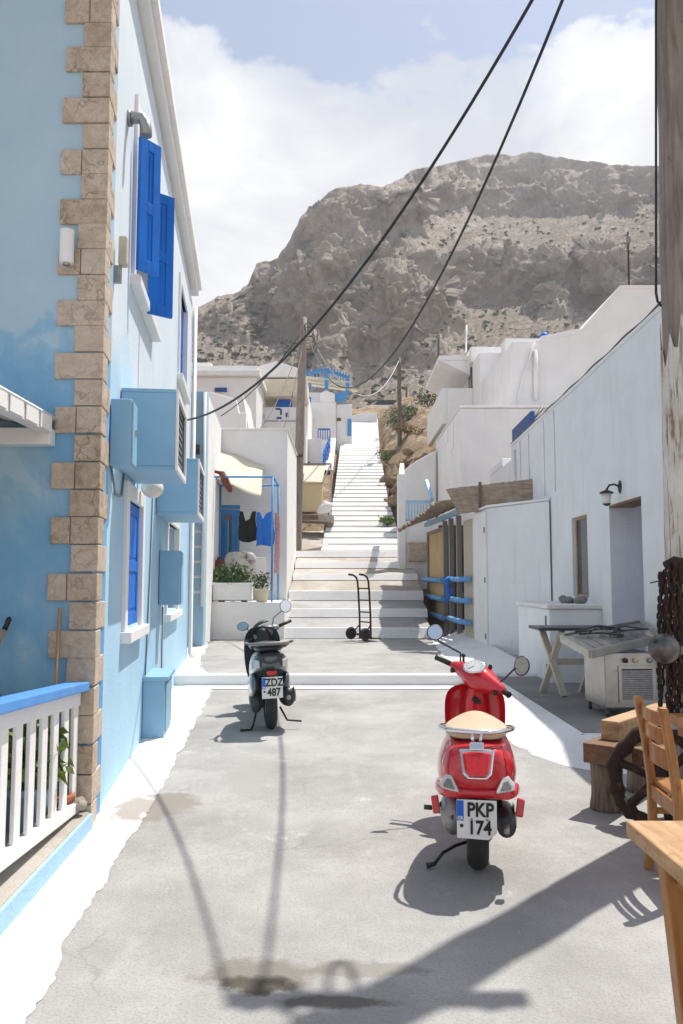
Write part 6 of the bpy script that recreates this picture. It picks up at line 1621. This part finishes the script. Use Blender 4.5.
for s in (-1, 1):
    m = MB(GS); m.loft([[Vector((s*x0,y,z1)), Vector((s*(x0+.035),y,(z0+z1)/2)), Vector((s*x0,y,z0)), Vector((s*(x0-.05),y,(z0+z1)/2))] for y, x0, z0, z1 in ((-.22,.15,.34,.60),(-.1,.18,.26,.62),(.1,.19,.24,.60),(.3,.17,.24,.5))]); m.build('side_panel', W['grey_gloss'], bd2, subsurf=2)
m = MB(GS); m.loft([seat_ring(-.27,.06,.825,.785), seat_ring(-.22,.13,.845,.78), seat_ring(-.05,.155,.855,.775), seat_ring(.12,.15,.845,.775), seat_ring(.2,.14,.82,.77), seat_ring(.42,.12,.82,.76), seat_ring(.55,.07,.82,.75)]); m.build('seat', W['darkgrey'], gs, subsurf=2)
m = MB(GS); pts = [(-.16,.0,.80),(-.185,-.15,.84),(-.17,-.27,.85),(-.08,-.33,.855),(.08,-.33,.855),(.17,-.27,.85),(.185,-.15,.84),(.16,.0,.80)]; m.tube(pts, .018, 10); m.tube([(-.19,-.15,.845),(-.235,-.17,.86)], .014, 8); m.tube([(.19,-.15,.845),(.235,-.17,.86)], .014, 8); m.box((0,-.25,.848),(.26,.12,.022)); m.build('grab_rail', W['silvergrey'], gs, bevel=.006)
m = MB(GS); f = [Vector((x,-.372+abs(x)*.25,.71+z)) for x, z in ((-.13,.045),(0,.055),(.13,.045),(.09,-.03),(0,-.045),(-.09,-.03))]; m.prism(f, (0,.06,0)); tl = m.build('tail_light', W['darkgrey'], gs, bevel=.01)
m = MB(GS); f = [Vector((x,-.395+abs(x)*.2,.585+z)) for x, z in ((-.05,.02),(.05,.02),(.04,-.022),(-.04,-.022))]; m.prism(f, (0,.04,0)); m.build('tail_lens', W['redlens'], tl, bevel=.006)
for s in (-1, 1):
    m = MB(GS); m.loft([[Vector((s*x,y,z)) for x, y, z in p] for p in ([(.11,-.36,.70),(.17,-.30,.715),(.16,-.30,.64),(.11,-.36,.63)], [(.10,-.30,.70),(.15,-.25,.715),(.15,-.25,.64),(.1,-.30,.63)])], smooth=False); m.build('indicator', W['lens'], gs, bevel=.006)
m = MB(GS); m.loft([[Vector((.07,y,z)), Vector((.075,y+.02,z-.03)), Vector((-.075,y+.02,z-.03)), Vector((-.07,y,z))] for y, z in ((-.1,.62),(-.28,.62),(-.37,.52),(-.40,.36))], smooth=True); m.build('mudguard', W['black'], gs, subsurf=1)
plate(gs, GS, (.0,-.425,.455), .195, .205, 'ZDZ', '487', 10)
m = MB(GS); m.loft([ell_ring(.165,-.24,.33,.03,.05), ell_ring(.165,-.22,.33,.062,.088), ell_ring(.165,.0,.31,.070,.098), ell_ring(.16,.16,.28,.06,.08), ell_ring(.15,.22,.27,.03,.04)]); ex = m.build('silencer', W['black'], gs)
m = MB(GS); m.loft([ell_ring(.232,-.16,.335,.012,.06), ell_ring(.238,-.02,.33,.014,.075), ell_ring(.23,.10,.31,.012,.06)]); m.build('heat_shield', W['alu'], ex)
m = MB(GS); m.tube([(.165,-.23,.33),(.165,-.262,.33)], .022, 12); m.build('tail_pipe', W['alu'], ex)
m = MB(GS); m.loft([ell_ring(-.13,-.12,.27,.05,.07), ell_ring(-.14,-.05,.28,.065,.11), ell_ring(-.14,.2,.28,.06,.10), ell_ring(-.12,.38,.28,.04,.06)]); m.tube([(-.12,-.04,.33),(-.125,-.08,.62)], .028, 10); m.tube([(.1,-.03,.33),(.115,-.08,.62)], .028, 10); m.box((0,.15,.36),(.22,.3,.12)); m.build('engine_casing', W['darkgrey'], gs)
m = MB(GS); m.tube([(-.10,.3,.22),(-.17,.05,.04),(-.2,-.06,.015)], .012, 8); m.tube([(-.2,-.06,.015),(-.30,-.08,.02)], [.01,.018], 8); m.tube([(.1,.05,.2),(.16,-.02,.08),(.3,-.03,.06)], .010, 8); m.build('stand', W['black'], gs)
m = MB(GS); m.loft([[Vector((hw,y,z)), Vector((hw,y,z-.06)), Vector((-hw,y,z-.06)), Vector((-hw,y,z))] for y, hw, z in ((.5,.14,.33),(.7,.18,.33),(.95,.18,.33),(1.05,.17,.37))], smooth=True); m.build('footboard', W['darkgrey'], gs, bevel=.012)
m = MB(GS); rings = []
for z, y, hw in ((.3,1.0,.15),(.45,1.09,.19),(.62,1.11,.205),(.78,1.08,.205),(.88,1.04,.18),(.95,1.0,.12)):
    n = 12; out = [Vector((hw*math.sin(R(90)*(i/n*2-1)), y - .11*(abs(i/n*2-1))**2.2, z)) for i in range(n+1)]
    rings.append(out + [p + Vector((0,.04,0)) for p in out[::-1]])
m.loft(rings); m.build('leg_shield', W['grey_gloss'], gs, subsurf=1)
m = MB(GS); m.loft([[Vector((hw,y,z)), Vector((hw*.7,y-d,z)), Vector((-hw*.7,y-d,z)), Vector((-hw,y,z))] for z, y, hw, d in ((.38,1.07,.10,.05),(.6,1.09,.14,.09),(.8,1.05,.15,.12),(.94,1.0,.09,.08))], smooth=True); m.build('inner_shield', W['black'], gs, subsurf=1)
GF = GS @ Matrix.Translation((0,1.33,0)) @ Matrix.Rotation(R(25), 4, 'Z')
wheel(gs, GF, (0,0,.285), .23, .055, .9)
m = MB(GF); m.loft([[Vector((hw,y,z-.08)), Vector((hw*.9,y,z-.01)), Vector((-hw*.9,y,z-.01)), Vector((-hw,y,z-.08))] for y, z, hw in ((-.33,.4,.05),(-.22,.55,.075),(0,.62,.08),(.2,.56,.075),(.3,.45,.04))], smooth=True); m.build('front_mudguard', W['grey_gloss'], gs, subsurf=2)
m = MB(); m.tube([GF @ Vector((0,-.02,.5)), GS @ Vector((0,1.05,.9))], .035, 12); m.build('fork', W['darkgrey'], gs)
hy = base.y + 1.0
gL, gR = at(247,641,hy-.12), at(291,620.5,hy+.15); hc = at(266,632,hy+.02)
ax_ = (gR-gL).normalized(); fwd = Vector((-ax_.y, ax_.x, 0)).normalized(); upv = ax_.cross(fwd).normalized()
if upv.z < 0: upv = -upv
m = MB(); m.loft([HR(-.17,.02,.02), HR(-.15,.04,.035), HR(-.09,.07,.06,.02), HR(0,.10,.085,.03,.01), HR(.09,.07,.06,.02), HR(.15,.04,.035), HR(.17,.02,.02)]); hd = m.build('headset', W['silvergrey'], gs, subsurf=1)
m = MB(); st0 = GS @ Vector((0,1.02,.90)); m.loft([[c + Vector((r*math.cos(a), r*.9*math.sin(a), 0)) for a in [6.28318*i/12 for i in range(12)]] for c, r in ((st0+Vector((0,0,-.05)),.08),(st0.lerp(hc,.6),.085),(hc+Vector((0,0,-.03)),.085))]); m.build('steering_neck', W['silvergrey'], hd, subsurf=1)
m = MB(); m.loft([HR(-.12,.03,.012,.06,.075), HR(0,.05,.02,.07,.125), HR(.10,.03,.012,.06,.085)]); m.build('dash_cowl', W['black'], hd, subsurf=1)
for sgn, g in ((-1, gL), (1, gR)):
    a = hc + ax_*(sgn*.14)
    m = MB(); m.tube([a, g], .019, 10); m.build('grip', W['black'], hd)
    l0 = hc + ax_*(sgn*.15) + fwd*.05; l1 = g + fwd*.06 + ax_*(sgn*.01)
    m = MB(); m.tube([l0, l1], .008, 8); m.build('brake_lever', W['silvergrey'], hd)
mL = at(243,626.5,hy+.0); mR = at(285.5,606,hy+.05)
bL = hc - ax_*.14 + upv*.03; bR = hc + ax_*.10 + upv*.04
mirror(gs, mL, [bL, bL+Vector((-.04,0,.03)), mL+Vector((.04,.02,-.03)), mL+Vector((0,.02,0))], .066, (-.3,-1,.45), sq=.75)
mirror(gs, mR, [bR, bR+Vector((.01,0,.08)), mR+Vector((-.05,.02,-.06)), mR+Vector((0,.02,0))], .062, (.16,-1,.12), paint='silvergrey', sq=1.15)
# ================================================================ hand truck at the foot of the steps
base = hit_z(362, 640, .29)
ht = thing('hand_truck', 'rusty iron hand truck standing upright at the foot of the steps', 'hand truck', tuple(base))
A = Vector((.56,-.83,0)); Fv = Vector((.83,.56,0)); o0 = base + Vector((.02,0,0)); Zv = Vector((0,0,1))
def hp(a, f, z): return o0 + A*a + Fv*f + Zv*z
m = MB()
for s in (-.19, .19):
    m.tube([hp(s,.06,.04), hp(s,.05,.5), hp(s,.02,1.0), hp(s,.0,1.18), hp(s,-.03,1.26), hp(s,-.10,1.31), hp(s,-.22,1.325)], .021, 10)
fr_ = m.build('frame', W['rust'], ht)
m = MB()
for z, f in ((.36,.052),(.56,.047),(.80,.035),(1.04,.018)): m.tube([hp(-.19,f,z), hp(.19,f,z)], .014, 8)
m.tube([hp(-.19,-.12,.13), hp(.19,-.12,.13)], .013, 8)
m.build('rungs', W['rust'], fr_)
m = MB(); m.bar(hp(-.22,.17,.03), hp(.22,.17,.03), .26, .018); m.bar(hp(-.2,.05,.1), hp(.2,.05,.1), .012, .16); m.build('toe_plate', W['rust'], ht)
for s in (-.25, .25):
    m = MB(); c = hp(s,-.12,.13); tyre(m, c, .088, .04, axis=A, n=28, k=10); w = m.build('wheel', W['rubber'], ht)
    m = MB(); m.lathe([(.0,-.03),(.03,-.035),(.035,-.02),(.075,-.015),(.075,.015),(.035,.02),(.03,.035),(0,.03)], c, n=20, rot=A.to_track_quat('Z','Y').to_matrix()); m.build('rim', W['rust'], w)
    m = MB(); m.bar(c + A*(-.04 if s > 0 else .04), hp(s*.76,.05,.3), .02); m.bar(c + A*(-.04 if s > 0 else .04), hp(s*.76,.055,.08), .02); m.build('axle_bracket', W['rust'], ht)
# ================================================================ patio things
xt = thing('trestle_table', 'small dark topped trestle table with crossed cream legs by the masonry cabinet', 'table', (2.6, 9.3, PZ))
c0 = at(566, 630, 9.25); X0, X1 = at(534,630,9.25).x, at(603,630,9.25).x; zt = PZ+.735
m = MB().bb(X0, X1+.12, 9.0, 9.52, zt, zt+.035); m.build('tabletop', W['slate'], xt, bevel=.006)
for x in (2.41, 2.865):
    for a, b, sx in ((9.06, 9.42, 1), (9.44, 9.10, -1)):
        m = MB(); m.bar((x+.075*sx, a, PZ+.004), (x-.075*sx, b, zt-.004), .05, .07, up=(1,0,0)); m.build('leg', W['old_cream_wood'], xt, bevel=.004)
m = MB(); m.bar((2.38, 9.26, PZ+.37), (2.9, 9.26, PZ+.37), .04, .07); m.build('stretcher', W['old_cream_wood'], xt, bevel=.004)
gr_ = thing('steel_counter', 'stainless steel counter unit on castors with tilted drain tray and vent grille', 'counter', (2.6, 8.0, PZ))
P = [at(561,637,8.35), at(590,653,7.62), at(660,637,7.95), at(640,623,8.75)]
nrm = (P[1]-P[0]).cross(P[2]-P[0]).normalized(); nrm = nrm if nrm.z > 0 else -nrm
m = MB(); m.prism([p for p in P], nrm*.012); tray = m.build('drain_tray', W['steel'], gr_)
m = MB(); cen = sum(P, Vector())/4
for i in range(4):
    a, b = P[i], P[(i+1) % 4]; m.bar(a + nrm*-.01, b + nrm*-.01, .03, .085, up=nrm)
m.build('tray_rim', W['steel'], tray, bevel=.006)
m = MB(); d1 = (P[3]-P[0]); d2 = (P[2]-P[1])
for k in range(7): t = .12+k*.12; a = P[0].lerp(P[3], t); b = P[1].lerp(P[2], t); m.bar(a.lerp(b,.08)+nrm*.018, a.lerp(b,.92)+nrm*.018, .02, .008, up=nrm)
m.build('drain_ribs', W['steel'], tray)
B = [at(592.5,716,7.95), at(606,719,7.72), at(657,712,7.98)]
zb = PZ+.085; ztop = min(p.z for p in P)-.01
e1 = Vector((B[1].x-B[0].x, B[1].y-B[0].y, 0)); e2 = Vector((B[2].x-B[1].x, B[2].y-B[1].y, 0))
e1 = Vector((.03,-.55,0)); e2 = Vector((.50,.03,0))
n1 = Vector((B[1].x, B[1].y, 0)); ply = [n1, n1+e2, n1+e2-e1, n1-e1]
m = MB().prism([(p.x, p.y, zb) for p in ply], (0,0,ztop-zb)); m.build('cabinet', W['steel'], gr_, bevel=.01)
u2 = e2.normalized(); no = Vector((u2.y, -u2.x, 0)); no = no if no.y < 0 else -no
def gpnt(a, z, o=0): q = n1 + u2*a + no*o; return Vector((q.x, q.y, z))
m = MB()
for a0, a1, z0, z1 in ((.13,.16,zb+.05,ztop-.12),(.46,.49,zb+.05,ztop-.12),(.16,.46,zb+.05,zb+.08),(.16,.46,ztop-.15,ztop-.12)):
    m.prism([gpnt(a0,z0,.002), gpnt(a1,z0,.002), gpnt(a1,z1,.002), gpnt(a0,z1,.002)], no*.012)
vg = m.build('vent_grille', W['steel'], gr_)
m = MB(); nn = 16
for k in range(nn):
    z = zb+.09+(ztop-zb-.26)*k/(nn-1); m.prism([gpnt(.16,z-.006,.003), gpnt(.46,z-.006,.003), gpnt(.46,z+.006,.003), gpnt(.16,z+.006,.003)], no*.010)
m.build('louvres', W['alu'], vg)
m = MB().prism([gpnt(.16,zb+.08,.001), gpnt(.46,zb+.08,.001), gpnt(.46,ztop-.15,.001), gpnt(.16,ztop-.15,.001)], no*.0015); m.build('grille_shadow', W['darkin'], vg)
for a, mt in ((.2,'black'),(.30,'cream'),(.44,'alu')):
    c = gpnt(a, ztop-.07, .0); m = MB(); m.lathe([(0,0),(.026,0),(.022,.03),(0,.03)], c, n=16, rot=no.to_track_quat('Z','Y').to_matrix()); m.build('control_knob', W[mt], gr_)
for q in ply:
    q = cen.copy().xy.to_3d().lerp(q, .9) if False else (sum(ply, Vector())/4).lerp(q, .86)
    m = MB(); m.lathe([(0,-.014),(.03,-.014),(.034,0),(.03,.014),(0,.014)], (q.x, q.y, PZ+.035), axis='X', n=16); m.bar((q.x, q.y, PZ+.035), (q.x+.01, q.y, zb), .026); m.build('castor', W['darkgrey'], gr_)
tg = thing('grill_tongs', 'heap of dark wire grill rack and tongs lying in the steel tray', 'tongs', tuple(cen))
m = MB(); rnd = random.Random(3)
for k in range(9):
    a = cen + (P[3]-P[0])*rnd.uniform(-.22,.2) + (P[2]-P[1])*0 + (P[1]-P[0])*rnd.uniform(-.25,.1) + nrm*.03
    d_ = Vector((rnd.uniform(-1,1), rnd.uniform(-.6,.6), 0)).normalized()*rnd.uniform(.14,.26)
    m.tube([a-d_, a+nrm*rnd.uniform(.02,.07), a+d_+nrm*rnd.uniform(.0,.05)], rnd.uniform(.006,.011), 6)
m.build('wires', W['darkgrey'], tg)
# ---------------------------------------------------------------- chains and pan on the big pole
ch = thing('hanging_chains', 'thick bundle of rusty chain strands hung on the wooden pole', 'chain', (2.2, 4.85, 1.5))
def link(mb, c, d, side, L=.060, Wd=.036, r=.0075):
    d = Vector(d).normalized(); s = Vector(side).normalized(); n = 12
    pts = []
    for i in range(n):
        a = 6.28318*i/n; pts.append(c + d*(math.cos(a)*(L/2-r)) + s*(math.sin(a)*(Wd/2-r)*(1.0)))
    mb.tube(pts, r, 6, closed=True)
rnd = random.Random(17)
strands = [(660,576,704,4.83),(662.5,580,690,4.87),(667,570,712,4.80),(670.5,567,716,4.84),(674,566,700,4.79),(677,568,716,4.82),(680.5,570,690,4.79),(684,572,714,4.81),(688,576,712,4.84),(692,580,712,4.88),(672,568,715,4.86),(679,566,712,4.87),(665,574,660,4.85)]
for px, y0, y1, Y in strands:
    a = at(px, y0, Y); b = at(px+rnd.uniform(-2,1.5), y1, Y); m = MB(); k = 0; n = int((a.z-b.z)/.043)
    for i in range(n):
        t = i/max(1,n-1); c = a.lerp(b, t) + Vector((.006*math.sin(i*.9+px), rnd.uniform(-.006,.006), 0))
        sd = Vector((math.cos(i*1.57+px*.3+.4), math.sin(i*1.57+px*.3+.4), 0)); link(m, c, (rnd.uniform(-.1,.1),rnd.uniform(-.1,.1),1), sd)
    m.build('chain_strand', W['rust'], ch)
m = MB(); m.tube([at(666,566,4.88), at(674,561,4.84), at(690,564,4.86)], .03, 10); m.tube([at(650,583,4.87), at(668,579,4.86)], .004, 5); m.build('hook_bar', W['rust'], ch)
pn = thing('hanging_pan', 'dark round metal pan hung over the rusty chains on the pole', 'pan', tuple(at(664,648,4.7)))
c = at(664.5,648.5,4.70); n_ = Vector((-.25,-1,.15)).normalized(); rot = n_.to_track_quat('Z','Y').to_matrix()
m = MB(); m.lathe([(0,.045),(.03,.043),(.058,.033),(.076,.012),(.083,-.008),(.088,-.010),(.088,-.014),(.08,-.013),(.07,.0),(0,.035)], c, n=32, rot=rot); m.build('bowl', W['pan'], pn)
m = MB(); h0 = at(654.5,640.5,4.70); h1 = at(647,633,4.66); m.tube([h0, h1], .012, 10); m.build('handle', W['alu'], pn)
# ---------------------------------------------------------------- timber stack, log, rusty wheel
def beam(name, label, p, d, L, w, h, mat, grp=None):
    d = Vector(d).normalized(); p = Vector(p); m = MB(); m.bar(p, p+d*L, w, h)
    return tag(m.build(name, W[mat], bevel=.008), label, 'beam', grp)
tag(MB().lathe([(0,0),(.105,0),(.112,.03),(.1,.1),(.098,.2),(.104,.3),(.1,.325),(0,.325)], (1.735,5.36,0), n=22).build('log_stump', W['bark']), 'upright weathered log stump carrying the timber beams', 'log')
tag(MB().lathe([(0,0),(.10,0),(.1,.325),(0,.325)], (2.25,5.85,0), n=18).build('log_stump', W['bark']), 'hidden second log stump under the far ends of the timbers', 'log') if False else None
beam('timber_beam', 'darker timber beam lying lowest on top of the log stump', (1.645,5.20,.392), (.60,.74,0), 1.1, .23, .125, 'dark_beam')
beam('timber_beam', 'pale squared timber beam resting on the darker beam above the log', (1.755,5.34,.518), (.62,.70,0), 1.0, .125, .125, 'beam_wood')
beam('timber_beam', 'brown timber beam lying behind the rusty wheel at the pole foot', (1.86,5.12,.385), (.9,.3,0), .8, .14, .12, 'dark_beam')
m = MB(); tag(m.lathe([(0,0),(.11,0),(.1,.15),(.105,.325),(0,.325)], (2.12,5.78,0), n=18).build('log_stump', W['bark']), 'log stump at the far end of the timber beams behind the pole', 'log')
wc = Vector((1.90,4.90,.315)); wn_ = Vector((-.62,-.76,.18)).normalized()
rw_ = thing('rusty_wheel', 'heavy rusty iron spoked wheel leaning between the log and the pine chair', 'wheel', (wc.x, wc.y, 0))
e1 = wn_.cross(Vector((0,0,1))).normalized(); e2 = e1.cross(wn_).normalized()
m = MB(); m.tube([wc + (e1*math.cos(a) + e2*math.sin(a))*(.27+.008*math.sin(a*7)) for a in [6.28318*i/48 for i in range(48)]], [.043+.007*math.sin(i*1.7)+.004*math.sin(i*3.1) for i in range(48)], 10, closed=True); m.build('rim', W['rust'], rw_)
m = MB()
for k in range(6):
    a = 6.28318*k/6+.25; d_ = e1*math.cos(a)+e2*math.sin(a); m.tube([wc+d_*.04, wc+d_*.15, wc+d_*.265], [.034,.024,.030], 8)
m.build('spokes', W['rust'], rw_)
m = MB(); m.lathe([(0,-.05),(.06,-.05),(.065,-.03),(.065,.03),(.06,.05),(0,.05)], wc, n=20, rot=wn_.to_track_quat('Z','Y').to_matrix()); m.build('hub', W['rust'], rw_)
# ---------------------------------------------------------------- taverna chair
cx, cy = 1.615, 4.11; ca = R(-3)
cf = Matrix.Translation((cx, cy, 0)) @ Matrix.Rotation(ca, 4, 'Z')     # faces +X
tc_ = thing('wooden_chair', 'varnished pine chair seen from behind at the frame edge', 'chair', (cx, cy, 0))
for s in (-.19, .19):
    m = MB(cf); m.loft([[Vector((x-.021,s-.021,z)), Vector((x+.021,s-.021,z)), Vector((x+.021,s+.021,z)), Vector((x-.021,s+.021,z))] for x, z in ((-.03,0),(.0,.25),(.0,.45),(-.02,.65),(-.055,.87),(-.058,.888))], smooth=False); m.build('leg', W['orange_wood'], tc_, bevel=.007)
    m = MB(cf); m.bar((.37,s,0), (.37,s,.44), .04, .04); m.build('leg', W['orange_wood'], tc_, bevel=.005)
    for z in (.16,.30):
        m = MB(cf); m.bar((.0,s,z), (.37,s,z), .026, .03); m.build('stretcher', W['orange_wood'], tc_, bevel=.004)
for z0, z1 in ((.79,.855),(.70,.775),(.575,.675)):
    m = MB(cf); x = -.02-.035*((z0+z1)/2-.65)/.22*1.0
    n = 8; pts = []
    m.loft([[Vector((x-.011-.022*math.sin(math.pi*i/n)+.012, -.17+.34*i/n, z0)), Vector((x-.022*math.sin(math.pi*i/n)+.012, -.17+.34*i/n, z0)), Vector((x-.022*math.sin(math.pi*i/n)+.010, -.17+.34*i/n, z1)), Vector((x-.011-.022*math.sin(math.pi*i/n)+.010, -.17+.34*i/n, z1))] for i in range(n+1)], smooth=False)
    m.build('back_slat', W['orange_wood'], tc_, bevel=.003)
m = MB(cf); m.bb(.005,.39,-.205,.205,.44,.468); m.build('seat', W['orange_wood'], tc_, bevel=.008)
m = MB(cf); m.bb(-.012,.012,-.17,.17,.365,.438); m.build('seat_apron', W['orange_wood'], tc_, bevel=.004); m = MB(cf); m.bb(.36,.384,-.17,.17,.37,.438); m.build('seat_apron', W['orange_wood'], tc_, bevel=.004)
# table beyond the chair
tb = thing('cafe_table', 'pine edged table with dull grey top cut off by the frame beside the chair', 'table', (2.3, 4.2, 0))
tx0, tx1, ty0, ty1 = 1.86, 2.75, 3.72, 4.62
m = MB(); m.bb(tx0+.05, tx1-.05, ty0+.05, ty1-.05, .712, .742); m.build('grey_top', W['slate'] if False else W['silvergrey'], tb)
m = MB(); m.bb(tx0, tx0+.05, ty0, ty1, .69, .748); m.bb(tx1-.05, tx1, ty0, ty1, .69, .748); m.bb(tx0+.05, tx1-.05, ty0, ty0+.05, .69, .748); m.bb(tx0+.05, tx1-.05, ty1-.05, ty1, .69, .748); m.bb(tx0+.03, tx1-.03, ty0+.03, ty1-.03, .63, .688); m.build('edge_frame', W['orange_wood'], tb, bevel=.005)
for x in (tx0+.08, tx1-.08):
    for y in (ty0+.08, ty1-.08):
        m = MB(); m.bar((x, y, 0), (x, y, .63), .055, .055); m.build('leg', W['orange_wood'], tb, bevel=.005)
# table in the near corner
ft = thing('plank_table', 'pale plank topped pine table cut off by the bottom right corner', 'table', (1.35, 2.2, 0))
x0, x1, y0, y1 = .888, 1.75, 1.15, 2.58
pl = [x0, x0+.185, x0+.37, x0+.555, x0+.74, x1]
for a, b in zip(pl, pl[1:]):
    m = MB().bb(a+.0015, b-.0015, y0, y1, .702, .75); m.build('top_plank', W['table_wood'], ft, bevel=.006)
m = MB(); m.bb(x0+.10, x1-.10, y1-.17, y1-.135, .60, .70); m.bb(x0+.10, x0+.135, y0+.12, y1-.175, .60, .70); m.bb(x1-.135, x1-.10, y0+.12, y1-.175, .60, .70); m.build('apron', W['orange_wood'], ft, bevel=.004)
for x, dx in ((x0+.095, -.02), (x1-.095, .02)):
    for y, dy in ((y1-.10, .02), (y0+.10, -.03)):
        m = MB(); m.bar((x-dx*3.5, y+dy, 0), (x, y, .70), .062, .062, up=(0,1,0)); m.build('leg', W['orange_wood'], ft, bevel=.006)
# ---------------------------------------------------------------- air between the street and the mountain
hz = MB().bb(-330, 330, -220, 415, -12.5, 125)
hm = bpy.data.materials.new('pale_air'); hm.use_nodes = True; hn = hm.node_tree
hn.nodes.remove(hn.nodes['Principled BSDF'])
pv = hn.nodes.new('ShaderNodeVolumePrincipled'); pv.inputs['Color'].default_value = (.93,.95,1,1); pv.inputs['Density'].default_value = .0010; pv.inputs['Anisotropy'].default_value = .2
hn.links.new(pv.outputs[0], hn.nodes['Material Output'].inputs['Volume'])
ho = hz.build('haze', hm); ho['kind'] = 'stuff'
ho['label'] = 'thin pale haze between the street and the rocky mountain'; ho['category'] = 'haze'
